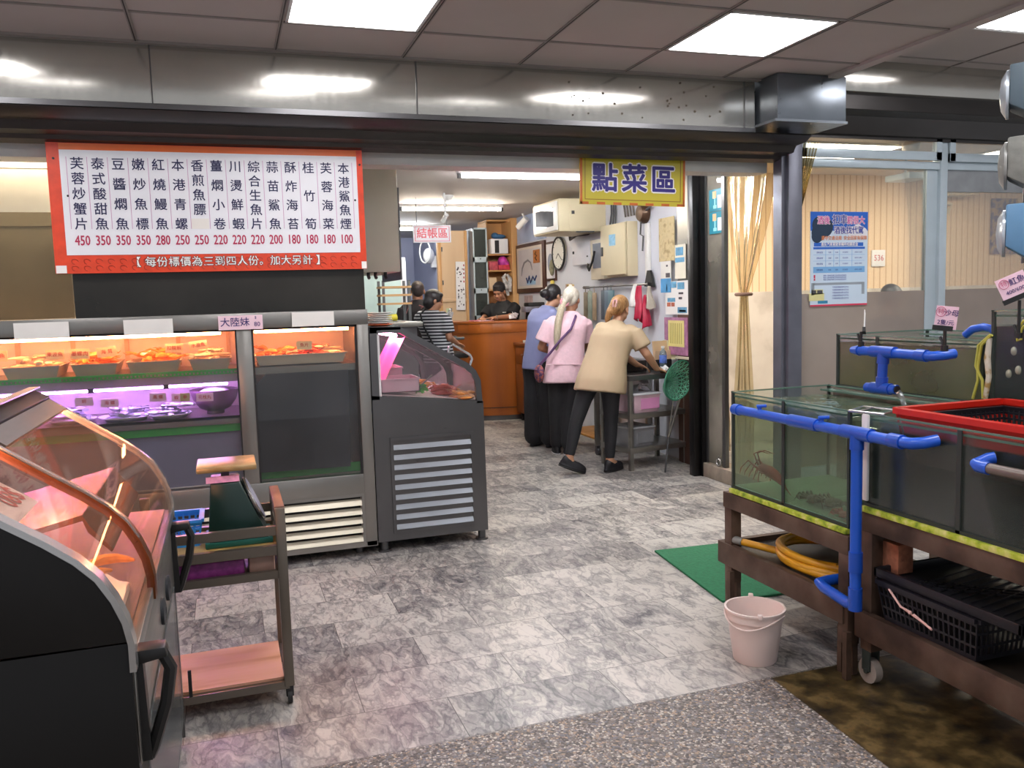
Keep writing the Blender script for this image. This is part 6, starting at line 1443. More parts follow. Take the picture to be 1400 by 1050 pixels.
# electric boxes
t, x, y0, y1, z0, z1 = wallbox('electric_box', 'pale grey wall box left of the meter box', 'electric box', 783, 807, 330, 362, 0.09, M_GREYBOX)
add(t, 'lock', M_BLACK, on_wall((x, y0, y1, z0, z1, .05, .12, .5, .62), 0.008), on_wall((x, y0, y1, z0, z1, .85, .9, .3, .36), 0.008))
t, x, y0, y1, z0, z1 = wallbox('electric_box', 'cream meter box with a grey window and black cable', 'electric box', 808, 826, 327, 382, 0.08, M_CREAMP)
add(t, 'window', mat('grey meter window', '#7d8088', 0.2, var=0.1), on_wall((x, y0, y1, z0, z1, .2, .8, .28, .9), 0.004))
mb = MB(); mb.tube([(x - 0.02, (y0 + y1) / 2 + 0.02, z0 + 0.3), (x - 0.03, (y0 + y1) / 2 + 0.05, z0 + 0.2), (x - 0.03, y1 - 0.02, z0 + 0.1), (x - 0.02, y1 + 0.04, z0 + 0.14), (x + 0.03, y1 + 0.1, z0 + 0.24)], 0.012, 8); mb.build('cable', M_BLACK, t)
t, x, y0, y1, z0, z1 = wallbox('electric_box', 'narrow cream breaker box between the meter box and the large beige box', 'electric box', 827, 837, 323, 380, 0.08, M_CREAMP)
add(t, 'label_strip', M_PAPER, on_wall((x, y0, y1, z0, z1, .2, .8, .5, .9), 0.003)); add(t, 'red_sticker', mat('red sticker', '#b85a4a', 0.5, var=0.2), on_wall((x, y0, y1, z0, z1, .3, .7, .12, .3), 0.003))
t = thing('electric_box', 'largest beige electric box with a blue sticker on its door', 'electric box', (3.82, 7.8, 1.76))
ya, yb = 7.58, 8.05; za, zb = wz(862, 377, 3.76), wz(862, 301, 3.76)
mb = MB(); mb.box(3.765, ya, za, WX, yb, zb, 0.004); mb.build('body', M_BEIGE, t)
Md = Matrix.Translation((3.76, ya, 0)) @ Matrix.Rotation(0.10, 4, 'Z'); 
mb = MB(); mb.box(-0.02, 0.005, za + 0.02, 0.0, yb - ya, zb - 0.01, 0.003, M=Md); d = mb.build('door', M_BEIGE, t)
mb = MB(); mb.box(-0.034, yb - ya - 0.05, (za + zb) / 2 - 0.05, -0.02, yb - ya - 0.02, (za + zb) / 2 + 0.04, 0.003, M=Md); mb.build('handle', M_CABLE, d)
mb = MB(); mb.box(-0.0225, 0.18, zb - 0.22, -0.0205, 0.30, zb - 0.11, M=Md @ Matrix.Identity(4)); mb.build('sticker', mat('pale blue sticker', '#8fc0dc', 0.5, var=0.2, scale=30), d)
# cables
mb = MB()
for k in range(3): mb.tube([(WX - 0.02, wy(840 + 2.5 * k), 2.6), (WX - 0.02, wy(840 + 3 * k), 2.35), (WX - 0.02, wy(837 + 4 * k), 2.2)], 0.009, 6)
solo('cable', 'bundle of grey cables dropping from the ceiling to the large beige box', 'cable', mb, M_CABLE, kind='stuff')
mb = MB()
for k in range(4): mb.tube([(WX - 0.02, wy(858 + 4 * k), 2.6), (WX - 0.02, wy(857 + 4 * k), 2.4), (WX - 0.02, wy(859 + 4 * k), 2.28)], 0.009, 6)
solo('cable', 'brown and grey cables above the right end of the large beige box', 'cable', mb, mat('brown grey cable', '#5d544c', 0.5, var=0.3, scale=9), kind='stuff')
mb = MB()
for k in range(4): mb.tube([(WX - 0.03, wy(782 + k), wz(782, 316 + 2 * k)), (WX - 0.05, wy(786 + k), wz(786, 328 - k)), (WX - 0.05, wy(795), wz(795, 322 - k)), (WX - 0.04, wy(810), wz(810, 320 - 2 * k)), (WX - 0.03, wy(822), wz(822, 308 - 2 * k)), (WX - 0.02, wy(826), 2.6)], 0.012, 6)
solo('cable', 'dark cables looping under the big beige box', 'cable', mb, mat('near black cable', '#2b2b2d', 0.4, var=0.2), kind='stuff')
t, x, y0, y1, z0, z1 = wallbox('cable_trunking', 'white cable trunking strip right of the large beige box', 'trunking', 882, 887, 305, 378, 0.03, M_WHITEP)
yq, zq = wy(884), wz(884, 291)
t = thing('wall_siren', 'round brown alarm bell with wires near the ceiling', 'alarm bell', (WX - 0.05, yq, zq))
mb = MB(); mb.lathe([(0, 0), (0.10, 0), (0.10, -0.03), (0.07, -0.07), (0.0, -0.08)], (WX - 0.002, yq, zq), 24, axis='x'); mb.build('bell', mat('brown metal', '#5a4232', 0.35, 0.5, var=0.2), t)
mb = MB(); mb.tube([(WX - 0.04, yq - 0.09, zq + 0.02), (WX - 0.04, yq - 0.2, zq + 0.05), (WX - 0.03, yq - 0.16, zq + 0.22)], 0.012, 8); mb.tube([(WX - 0.05, yq, zq - 0.08), (WX - 0.05, yq + 0.02, zq - 0.2), (WX - 0.05, yq - 0.04, zq - 0.22), (WX - 0.05, yq - 0.02, zq - 0.36)], 0.008, 6); mb.build('wire', M_CABLE, t)
# rail with hanging things
ya, yb = wy(886, 3.82), wy(797, 3.82); zr = wz(840, 391, 3.82)
t = thing('hook_rail', 'thin metal rail with hooks on the white wall over the work table', 'rail', (3.83, (ya + yb) / 2, zr))
mb = MB(); mb.cyl((3.82, ya, zr), (3.82, yb, zr), 0.009, n=8); mb.build('rod', M_STEELD, t)
mb = MB()
for y in (ya + 0.02, yb - 0.02): mb.box(3.815, y - 0.015, zr - 0.015, WX, y + 0.015, zr + 0.015)
mb.build('bracket', M_STEELD, t)
def hang(label, name, cat, px, w, top, h, th, m, parts=1):
    y = wy(px, 3.82); z1 = zr - top
    mb = MB(); mb.cbox((3.82, y, z1 - h / 2), (th, w, h), (0.03, 0, 0.05), 0.006); mb.tube([(3.82, y, z1 - 0.01), (3.82, y, zr + 0.012)], 0.004, 6)
    return solo(name, label, cat, mb, m)
hang('brown and cream clipboard, first on the hook rail', 'clipboard', 'clipboard', 800, 0.09, 0.05, 0.30, 0.012, mat('brown clip', '#7d6f5c', 0.5, var=0.3, scale=12))
hang('grey green clipboard, second on the hook rail', 'clipboard', 'clipboard', 806, 0.10, 0.04, 0.34, 0.012, mat('grey green clip', '#8a9488', 0.5, var=0.2, scale=12))
hang('tan board, third on the hook rail', 'clipboard', 'clipboard', 812, 0.09, 0.06, 0.30, 0.012, mat('tan clip', '#a08a70', 0.5, var=0.2, scale=12))
for k, (lab, c) in enumerate((('slate folder, left one of the hanging group', '#4d5560'), ('steel blue folder, middle one of the hanging group', '#5f707e'), ('teal grey folder, right one of the hanging group', '#5a7880'))):
    hang(lab, 'folder', 'folder', 825 + 5 * k, 0.11, 0.04, 0.31, 0.02, mat('folder %d' % k, c, 0.4, var=0.1))
def cloth_hang(label, px, w, h, m, seed, top=0.0):
    r = random.Random(seed); y = wy(px, 3.80); mb = MB()
    mb.grid(lambda u, v: (3.80 + 0.03 * math.sin(9 * u + 2 * v + seed) * (0.3 + v), y + (u - 0.5) * w * (0.45 + 0.65 * v) + 0.01 * math.sin(6 * v), zr - top - h * v * (1 - 0.12 * abs(math.sin(4 * u + seed)))), 22, 18)
    o = solo('hanging_cloth', label, 'cloth', mb, m, smooth=80); md = o.modifiers.new('thickness', 'SOLIDIFY'); md.thickness = 0.006
M_MAG = mat('magenta rubber', '#b5173f', 0.45, var=0.12, scale=12)
cloth_hang('white cloth hanging behind the magenta gloves on the hook rail', 868, 0.12, 0.24, M_WHITEP, 1)
cloth_hang('magenta rubber glove hanging on the hook rail, left one', 874, 0.14, 0.36, M_MAG, 2, 0.01)
cloth_hang('magenta rubber glove hanging lower on the hook rail, right one', 882, 0.12, 0.33, M_MAG, 4, 0.10)
cloth_hang('cream cloth hanging at the right end of the hook rail', 888, 0.10, 0.22, mat('cream cloth', '#b8aea0', 0.8, var=0.1), 5, 0.02)
mb = MB(); y = wy(886, 3.83); mb.loft([[(3.84, y - 0.09, zr - 0.03), (3.86, y - 0.09, zr - 0.03), (3.86, y + 0.1, zr - 0.02), (3.84, y + 0.1, zr - 0.02)], [(3.84, y - 0.02, zr + 0.13), (3.86, y - 0.02, zr + 0.13), (3.86, y + 0.04, zr + 0.13), (3.84, y + 0.04, zr + 0.13)]]); solo('hook_plate', 'black pointed hook plate at the right end of the hook rail', 'hook', mb, M_BLACK)
mb = MB(); y = wy(757); mb.box(WX - 0.02, y - 0.04, wz(757, 388), WX - 0.01, y + 0.06, wz(757, 376)); solo('note', 'yellow note pad pinned under the small picture', 'note', mb, mat('yellow paper', '#e3d46a', 0.6, var=0.15))
mb = MB(); y = wy(759); mb.ell((WX - 0.04, y, wz(759, 366)), (0.03, 0.05, 0.10)); solo('dried_bundle', 'grey green dried bundle hanging under the small picture', 'bundle', mb, mat('dried grass', '#7d7a62', 0.8, var=0.3, scale=30))
mb = MB(); mb.box(WX - 0.012, wy(783), wz(778, 412), WX - 0.004, wy(774), wz(778, 388)); solo('note', 'brownish pink sheet on the wall above the blue bloused woman', 'note', mb, mat('pinkish sheet', '#c2aaa4', 0.6, var=0.1))
mb = MB(); mb.box(WX - 0.01, wy(728), wz(722, 436), WX - 0.004, wy(717), wz(722, 404)); solo('note', 'pink and green printed notices on the wall behind the stacked machines', 'note', mb, mat('pink green print', '#c0a8a8', 0.6, var=0.35, scale=9))

# ---- notices on the board wall
BX = 3.818
def notice(name, label, px0, px1, pt, pb, m, t_=0.004, cat='notice'):
    y0, y1 = atX(px1, 380, BX).y, atX(px0, 380, BX).y; pm = (px0 + px1) / 2
    z0, z1 = atX(pm, pb, BX).z, atX(pm, pt, BX).z
    t = thing(name, label, cat, (BX, (y0 + y1) / 2, z0), group='notices on the board wall')
    mb = MB(); mb.box(BX - t_, y0, z0, BX, y1, z1); mb.build('sheet', m, t)
    return t, y0, y1, z0, z1
def nb(y0, y1, z0, z1, u0, u1, v0, v1, d=0.006): return (BX - d, y1 + (y0 - y1) * u1, z0 + (z1 - z0) * v0, BX - d + 0.0012, y1 + (y0 - y1) * u0, z0 + (z1 - z0) * v1)
t, *b = notice('notice', 'old yellowed sheet, highest on the steel board wall', 902, 923, 297, 357, ramp_noise('yellowed sheet', [(0.35, '#a08a62'), (0.5, '#c8b58a'), (0.7, '#b9a880')], 16, 0.7, bump=0))
t, *b = notice('notice', 'cream sheet with blue pictures, right of the old yellowed sheet', 923.5, 938, 334, 381, mat('cream sheet', '#ded8c4', 0.6, var=0.03))
add(t, 'blue_picture', mat('blue print', '#5f97b8', 0.6, var=0.3, scale=20), nb(*b, .1, .8, .68, .92), nb(*b, .05, .9, .48, .62))
t, *b = notice('notice', 'sheet with a blue lower half below the old yellowed sheet', 904, 918, 357, 400, mat('pale sheet', '#dcd8d0', 0.6, var=0.03))
add(t, 'blue_half', mat('sky print', '#4a8fc0', 0.6, var=0.25, scale=9), nb(*b, 0, 1, 0, .45)); add(t, 'dark_mark', MATS['dark print'], nb(*b, .5, .9, .48, .62), nb(*b, .55, .7, .82, .88))
t, *b = notice('notice', 'wide white leaflet pair with small food and ship pictures', 910, 941, 384, 430, mat('white leaflet', '#e6e2de', 0.6, var=0.02))
add(t, 'blue_picture', MATS['blue print'], nb(*b, .55, .95, .05, .22), nb(*b, .28, .5, .80, .98), nb(*b, .55, .85, .75, .95), nb(*b, .1, .45, .38, .5)); add(t, 'red_picture', mat('food print', '#a85a42', 0.6, var=0.3, scale=30), nb(*b, .08, .24, .24, .36), nb(*b, .27, .42, .24, .36)); add(t, 'dark_mark', MATS['dark print'], nb(*b, .62, .9, .08, .14), nb(*b, .6, .75, .45, .52), nb(*b, .6, .8, .6, .66), nb(*b, .05, .1, .7, .9))
t, *b = notice('certificate', 'yellow certificate in a purple pink border low on the brown board', 908, 940, 434, 485, mat('purple pink border', '#a06a8c', 0.6, var=0.35, scale=18), cat='certificate')
add(t, 'yellow_sheet', mat('pale yellow sheet', '#ddd088', 0.6, var=0.04), nb(*b, .18, .86, .22, .92)); add(t, 'text_line', mat('olive print', '#a89a52', 0.6, var=0.1), *[nb(*b, .26 + .08 * k, .29 + .08 * k, .3, .85, 0.0072) for k in range(7)])
mb = MB(); mb.box(3.79, 6.17, atX(925, 487, 3.8).z - 0.02, 3.83, 6.72, atX(925, 487, 3.8).z); solo('ledge', 'narrow pale ledge under the certificate on the brown board', 'ledge', mb, M_CREAMP)

# ---- work table with bins
t = thing('work_table', 'steel work table with two lower shelves against the board wall', 'table', (3.5, 6.8, 0), 0.16)
def TB(x0, y0, z0, x1, y1, z1, bev=0.003):
    m = MB(); m.box(x0, y0, z0, x1, y1, z1, bev); return m
L, W = 0.64, 0.46   # local: x along the front edge, y to the back
o = (-0.315, -0.25)
for z, h in ((0.82, 0.045), (0.49, 0.045), (0.195, 0.045)):
    TB(o[0], o[1], z - h, o[0] + L, o[1] + W, z).build('top' if z > 0.7 else 'lower_shelf', M_STEELD if z > 0.7 else M_STEEL, t, local=True)
for x in (o[0] + 0.02, o[0] + L - 0.02):
    for y in (o[1] + 0.02, o[1] + W - 0.02):
        TB(x - 0.018, y - 0.018, 0, x + 0.018, y + 0.018, 0.78).build('leg', M_STEEL, t, local=True)
T3 = WM[t.name]
def tw(x, y, z): return T3 @ Vector((x, y, z))
def bin_box(label, x0, y0, z0, x1, y1, z1, m, mlid, insert):
    c = tw((x0 + x1) / 2, (y0 + y1) / 2, z0); b = thing('plastic_bin', label, 'bin', tuple(c), 0.16); w, d, h = (x1 - x0) / 2, (y1 - y0) / 2, z1 - z0
    m_ = MB(); f = 0.015
    m_.loft([[(-w + f, -d + f, 0), (w - f, -d + f, 0), (w - f, d - f, 0), (-w + f, d - f, 0)], [(-w, -d, h), (w, -d, h), (w, d, h), (-w, d, h)]]); m_.build('body', m, b, local=True)
    m_ = MB(); m_.box(-w - 0.008, -d - 0.008, h - 0.012, w + 0.008, d + 0.008, h + 0.004, 0.004); m_.build('rim', mlid, b, local=True)
    m_ = MB(); m_.box(-w + 0.06 + f, -d + 0.001, 0.03, w - 0.01, -d + 0.005, h * 0.75); m_.build('insert', insert, b, local=True)
    return b
bin_box('clear bin with a pink sheet inside on the middle shelf of the work table', o[0] + 0.06, o[1] + 0.02, 0.492, o[0] + 0.34, o[1] + 0.32, 0.655, mat('milky pink plastic', '#d9b9c4', 0.3, var=0.1), M_GREYBOX, mat('pink sheet', '#e095c4', 0.5, var=0.05))
bin_box('grey bin on the bottom shelf of the work table', o[0] + 0.03, o[1] + 0.03, 0.197, o[0] + 0.28, o[1] + 0.33, 0.365, mat('grey milky plastic', '#85868a', 0.3, var=0.1), mat('grey rim', '#96979b', 0.35, var=0.05), mat('grey insert', '#7b7c80', 0.4, var=0.1))
mb = MB()
for k in range(7):
    p = tw(o[0] + 0.2 + rnd.uniform(-.08, .08), o[1] + 0.15 + rnd.uniform(-.05, .05), 0.675 + 0.012 * k); mb.cbox(p, (0.08, 0.06, 0.003), (rnd.uniform(-.7, .7), rnd.uniform(-.7, .7), rnd.uniform(0, 3)))
solo('plastic_film', 'clear crumpled film on top of the bin with the pink sheet', 'film', mb, mat('pale film', '#c9c6cc', 0.3, var=0.1), kind='stuff')
t = thing('bottle', 'clear water bottle with a blue label standing on the work table', 'bottle', tuple(tw(0.16, -0.10, 0.82)))
p = tw(0.16, -0.10, 0.821)
mb = MB(); mb.lathe([(0, 0), (0.03, 0), (0.033, 0.01), (0.031, 0.06), (0.033, 0.07), (0.033, 0.15), (0.028, 0.175), (0.013, 0.195), (0.013, 0.205), (0, 0.205)], p, 20); mb.build('body', glass('clear bottle', '#cfdde8', 0.3, '#b8ccda', 1.0), t)
mb = MB(); mb.lathe([(0.0335, 0.075), (0.0342, 0.076), (0.0342, 0.145), (0.0335, 0.146)], p, 20, cap=False); mb.build('label', mat('blue white label', '#5a78c8', 0.4, var=0.5, scale=30), t)
mb = MB(); mb.lathe([(0, 0.206), (0.015, 0.206), (0.015, 0.225), (0, 0.225)], p, 14); mb.build('cap', M_WHITEP, t)
t = thing('magazine_rack', 'wooden rack of brochures on the work table against the board', 'rack', tuple(tw(0.24, 0.05, 0.90)), 0.16)
m_ = MB(); m_.box(-0.07, -0.06, -0.08, 0.09, 0.10, 0.02, 0.005); m_.build('base_box', M_BLACK, t, local=True)
m_ = MB(); m_.cbox((-0.01, -0.02, 0.10), (0.16, 0.012, 0.17), (-0.15, 0, 0)); m_.box(-0.10, -0.06, 0.02, 0.08, -0.045, 0.10); m_.build('holder', M_WOODP, t, local=True)
for k in range(4):
    m_ = MB(); m_.cbox((0.085 + 0.012 * k, -0.03, 0.10 + 0.006 * k), (0.008, 0.15, 0.17), (0, 0.1 + 0.06 * k, 0.3)); m_.build('brochure', mat('brochure %d' % k, ['#d8d0a8', '#c8c4b4', '#b8c89a', '#d4ccc0'][k], 0.5, var=0.2, scale=20), t, local=True)
mb = MB()
for k in range(8): mb.cbox(tw(0.10 + rnd.uniform(-.02, .02), -0.2 + rnd.uniform(-.015, .015), 0.828 + 0.005 * k), (0.05, 0.045, 0.003), (rnd.uniform(-.9, .9), rnd.uniform(-.9, .9), rnd.uniform(0, 3)))
solo('tissue', 'crumpled white tissue under the hand of the beige shirted woman', 'tissue', mb, M_PAPER, kind='stuff')
mb = MB(); mb.cbox(tw(-0.05, 0.12, 0.87), (0.28, 0.16, 0.10), (0, 0, 0.16), 0.01); solo('box', 'dark box at the back of the work table', 'box', mb, mat('dark box', '#2c2624', 0.5, var=0.2))
# second table / trolley behind
t = thing('trolley', 'steel tube trolley on casters behind the pink bloused woman', 'trolley', (3.55, 7.7, 0))
for x, y in ((3.30, 7.34), (3.84, 7.34), (3.30, 8.1), (3.84, 8.1)):
    mb = MB(); mb.box(x - 0.022, y - 0.022, 0.09, x + 0.022, y + 0.022, 0.86, 0.003); mb.build('leg', M_STEEL, t)
    mb = MB(); mb.cyl((x - 0.014, y, 0.036), (x + 0.014, y, 0.036), 0.036); mb.box(x - 0.018, y - 0.018, 0.04, x + 0.018, y + 0.018, 0.095); mb.build('caster', M_CABLE, t)
mb = MB(); mb.box(3.27, 7.3, 0.86, 3.87, 8.14, 0.885, 0.003); mb.build('top', M_STEELD, t)
mb = MB(); mb.box(3.29, 7.36, 0.14, 3.85, 8.1, 0.16, 0.003); mb.build('bottom_shelf', mat('orange board', '#c08438', 0.5, var=0.2), t)
# landing net
t = thing('landing_net', 'green landing net with a grey handle leaning on the board wall', 'net', (3.50, 6.38, 0.0))
hc = Vector((3.60, 6.35, 0.80)); 
def rim(a): return Vector((3.585 + 0.14 * math.cos(a), 6.30 + 0.02 * math.cos(a), 0.78 + 0.165 * math.sin(a))) + Vector((0.03 * math.sin(a), 0, 0))
mb = MB(); mb.tube([rim(2 * PI * k / 28) for k in range(28)], 0.007, 8, closed=True); mb.build('hoop', mat('green cord', '#2c6e55', 0.6, var=0.1), t)
mb = MB()
def bagp(i, j):
    a = 2 * PI * i / 20; r = j / 6; p = rim(a); c = Vector((3.575, 6.44, 0.73)); q = p.lerp(c, r); q.y += 0.10 * math.sin(r * PI / 2); q.z -= 0.03 * math.sin(r * PI); q.y = min(q.y, 6.56); return q
for i in range(20): mb.tube([bagp(i, j) for j in range(7)], 0.0035, 5)
for j in range(1, 6): mb.tube([bagp(i, j) for i in range(20)], 0.0035, 5, closed=True)
for i in range(20): mb.tube([bagp(i + j, j) for j in range(7)], 0.003, 5)
mb.build('mesh_bag', mat('green netting', '#6fae92', 0.7, var=0.1), t)
mb = MB(); mb.grid(lambda u, v: bagp(u * 20, v * 5.8), 20, 8); mb.build('fine_mesh', glass('net veil', '#c5e2d4', 0.28, '#6fae92', 0.0, 0.5, 60), t, smooth=80)
mb = MB(); mb.tube([rim(-1.3), Vector((3.51, 6.35, 0.30))], 0.012, 8); mb.tube([rim(-1.75), Vector((3.51, 6.35, 0.30))], 0.006, 8); mb.build('handle', M_STEEL, t)
mb = MB(); mb.tube([(3.51, 6.35, 0.30), (3.47, 6.34, 0.0)], 0.008, 8); mb.build('handle_tip', M_CABLE, t)

# ---- curtain and stickers at the glass partition
M_PVC = None
def pvc():
    m, nt, N, L, p = new_mat('yellowed clear curtain')
    N.remove(p); out = N['Material Output']
    tr = N.new('ShaderNodeBsdfTransparent'); tr.inputs[0].default_value = srgb('#e6dcc2')
    gl = N.new('ShaderNodeBsdfGlossy'); gl.inputs['Roughness'].default_value = 0.12; gl.inputs[0].default_value = srgb('#fff2d0')
    df = N.new('ShaderNodeBsdfTranslucent'); df.inputs[0].default_value = srgb('#bfae88')
    d2 = N.new('ShaderNodeBsdfDiffuse'); d2.inputs[0].default_value = srgb('#b3a482')
    a = N.new('ShaderNodeMixShader'); a.inputs[0].default_value = 0.5; L.new(df.outputs[0], a.inputs[1]); L.new(d2.outputs[0], a.inputs[2])
    b = N.new('ShaderNodeMixShader'); b.inputs[0].default_value = 0.27; L.new(tr.outputs[0], b.inputs[1]); L.new(a.outputs[0], b.inputs[2])
    fr = N.new('ShaderNodeFresnel'); fr.inputs[0].default_value = 1.5
    c = N.new('ShaderNodeMixShader'); L.new(fr.outputs[0], c.inputs[0]); L.new(b.outputs[0], c.inputs[1]); L.new(gl.outputs[0], c.inputs[2])
    L.new(c.outputs[0], out.inputs[0]); return m
M_PVC = pvc()
t = thing('curtain', 'yellowed clear plastic strip curtain tied in the middle beside the blue grey pillar', 'curtain', (3.67, 5.42, 0.12))
def cur(u, v):
    z = 2.50 - 2.36 * v
    f = v / 0.43 if v < 0.43 else 1.0
    g = 0.0 if v < 0.43 else (v - 0.43) / 0.57
    half = (0.30 * (1 - f ** 1.6) + 0.035) if v < 0.43 else 0.035 + 0.075 * min(1, g * 1.8)
    yc = 5.37 - 0.0 * f
    yc = 5.36 + 0.08 * f
    fold = 0.020 * math.sin(u * 23 + 2 * v + 1.5 * math.sin(u * 5)) * (1 - 0.5 * f if v < 0.43 else 0.6) + 0.004 * math.sin(u * 61)
    return (3.665 + fold - 0.02 * f, yc + (u - 0.5) * 2 * half, z)
mb = MB(); mb.grid(cur, 110, 60); mb.build('sheet', M_PVC, t, smooth=80)
mb = MB(); mb.tube([(3.645 + 0.05 * math.cos(a), 5.44 + 0.06 * math.sin(a), 1.485) for a in [2 * PI * k / 24 for k in range(24)]], 0.014, 8, closed=True); mb.build('tie', mat('brown tie', '#8a6a58', 0.7, var=0.1), t)
mb = MB(); mb.tube([(3.66, 5.05, 2.505), (3.66, 6.05, 2.505)], 0.012, 8); mb.build('rod', M_STEELD, t)
t = thing('curtain', 'short end of clear plastic curtain gathered at the top of the pillar by the window', 'curtain', (3.86, 4.94, 2.0))
mb = MB(); mb.grid(lambda u, v: (3.755 + (0.17 * (1 - v) + 0.0) * u, 4.955 + 0.012 * math.sin(40 * u), 2.50 - 0.5 * v), 50, 20); mb.build('sheet', M_PVC, t, smooth=80)
t = thing('curtain', 'dull clear plastic curtain hanging behind the steel framed glass partition', 'curtain', (3.76, 5.93, 0.2))
mb = MB(); mb.grid(lambda u, v: (3.765 + 0.015 * math.sin(30 * u), 5.93 + (u - 0.5) * 0.22 * (1 - 0.6 * math.sin(PI * min(1, v * 1.1))), 2.44 - 2.2 * v), 60, 30); mb.build('sheet', M_PVC, t, smooth=80)
M_TEAL = mat('teal sticker', '#17798c', 0.4, var=0.1)
for k, (pa, pb) in enumerate(((258, 288), (289, 319))):
    z1, z0 = atX(981, pa, 3.708).z, atX(981, pb, 3.708).z; ya, yb = 5.79, 6.0
    t = thing('sticker', ['upper teal sticker on the glass partition left of the tied curtain', 'lower teal sticker on the glass partition left of the tied curtain'][k], 'sticker', (3.706, 5.89, z0), group='teal stickers')
    add(t, 'sheet', M_TEAL, (3.705, ya, z0, 3.709, yb, z1)); add(t, 'white_box', M_PAPER, (3.7035, ya, z0 + 0.02, 3.705, ya + 0.09, z1 - 0.05))
    add(t, 'pictogram', mat('orange print dot', '#e0a878', 0.5, var=0), (3.7035, yb - 0.10, z1 - 0.07, 3.705, yb - 0.05, z1 - 0.015)); add(t, 'thermometer', mat('pale teal print', '#8fd0d8', 0.5, var=0), (3.7035, yb - 0.09, z0 + 0.04, 3.705, yb - 0.075, z0 + 0.10), (3.7035, yb - 0.105, z0 + 0.02, 3.705, yb - 0.06, z0 + 0.045))
mb = MB(); mb.tube([(3.69 + 0.0, 5.86 + 0.028 * math.cos(a), 0.15 + 0.028 * math.sin(a)) for a in [2 * PI * k / 16 for k in range(16)]], 0.008, 8, closed=True); solo('ring_bolt', 'steel ring bolt on the concrete sill by the door post', 'ring', mb, M_CHROME)

# ---- dining room bits
t = thing('poster', 'blue and white printed poster fixed on the dining room window', 'poster', (4.125, 4.995, 1.37))
PX0, PX1, PZ0, PZ1 = 3.885, 4.372, 1.385, 2.04
M_PBLUE = mat('poster blue', '#2464c4', 0.4, var=0.06); M_PPALE = mat('poster pale blue', '#cfe0ee', 0.4, var=0.02); M_PMID = mat('poster mid blue', '#7fb4e0', 0.4, var=0.04)
def pb_(u0, v0, u1, v1, d=0.001, y=4.998): return (PX0 + (PX1 - PX0) * u0, y - 0.003 - d, PZ0 + (PZ1 - PZ0) * v0, PX0 + (PX1 - PX0) * u1, y - 0.003 - d + 0.001, PZ0 + (PZ1 - PZ0) * v1)
add(t, 'sheet', M_PPALE, (PX0, 4.995, PZ0, PX1, 4.9985, PZ1))
add(t, 'blue_head', M_PBLUE, pb_(0, .80, 1, 1)); add(t, 'table_head', M_PBLUE, pb_(.06, .635, .92, .675), pb_(.05, .605, .95, .628))
mb = MB()
for k, (u, v, r) in enumerate(((.15, .86, .06), (.14, .78, .06), (.24, .84, .07), (.11, .74, .045))): mb.lathe([(0, 0), (r, 0), (r, -0.0004), (0, -0.0004)], (PX0 + (PX1 - PX0) * u, 4.9938 - 0.0002 * k, PZ0 + (PZ1 - PZ0) * v), 24, axis='y')
mb.build('dark_cloud', mat('poster dark green', '#20344a', 0.4, var=0.1), t)
mb = MB()
for k, (u, v, r) in enumerate(((.82, .80, .045), (.91, .775, .04), (.72, .785, .04))): mb.lathe([(0, 0), (r, 0), (r, -0.0004), (0, -0.0004)], (PX0 + (PX1 - PX0) * u, 4.9938 - 0.0002 * k, PZ0 + (PZ1 - PZ0) * v), 24, axis='y')
mb.build('white_cloud', M_PAPER, t)
add(t, 'blue_row', M_PMID, pb_(.05, .355, .95, .42)); add(t, 'table_line', M_PMID, *[pb_(.05, v, .95, v + .003) for v in (.48, .545)], *[pb_(u, .42, u + .005, .6) for u in (.26, .40, .50, .72)])
add(t, 'foot_line', mat('poster red', '#d83a58', 0.4, var=0), pb_(0, 0, 1, .018), pb_(.06, .30, .085, .335), pb_(.06, .275, .085, .295))
def ptxt(s, u, v, size, m, nm, off=0.0012, sx=0.9):
    mm = MB(); mm.text(s, size, face_xz(PX0 + (PX1 - PX0) * u, 4.9915, PZ0 + (PZ1 - PZ0) * v), off=off, sx=sx, ring=off > .003); mm.build(nm, m, t, smooth=0)
for s, u, v, size, m, off in (('酒後', .22, .905, .060, M_INKW, .004), ('扣車', .50, .91, .072, M_INKW, .004), ('罰很大', .78, .905, .058, M_INKW, .004), ('酒後找代駕', .66, .80, .056, M_INKW, .004)): ptxt(s, u, v, size, m, 'outline_lettering', off)
M_PMAG = mat('poster magenta', '#d0559c', 0.4, var=0); M_PNAVY = mat('poster navy', '#2c3c98', 0.4, var=0)
mm = MB()
for s, u, v, size in (('酒後', .22, .905, .060), ('罰很大', .78, .905, .058)): mm.text(s, size, face_xz(PX0 + (PX1 - PX0) * u, 4.9903, PZ0 + (PZ1 - PZ0) * v), off=.0014, sx=0.9)
mm.build('pink_headline', M_PMAG, t, smooth=0)
mm = MB()
for s, u, v, size in (('扣車', .50, .91, .072), ('酒後找代駕', .66, .80, .056)): mm.text(s, size, face_xz(PX0 + (PX1 - PX0) * u, 4.9903, PZ0 + (PZ1 - PZ0) * v), off=.0014, sx=0.9)
mm.build('navy_headline', M_PNAVY, t, smooth=0)
ptxt('遵守交通法規  安全回家有保障', .58, .72, .032, mat('poster orange', '#e08a58', 0.4, var=0), 'orange_line', .0006)
ptxt('違反汽車駕駛車輛時相關罰金', .50, .655, .027, M_INKW, 'table_title', .0005)
mm = MB()
for k in range(4):
    v = (.57, .51, .45, .385)[k]
    for u, s, z in ((.155, '酒精濃度', .014), (.33, '罰鍰', .012), (.45, '扣車', .012), (.60, '吊扣駕照', .012), (.83, '道路安全講習', .011)): mm.text(s, z, face_xz(PX0 + (PX1 - PX0) * u, 4.9915, PZ0 + (PZ1 - PZ0) * v))
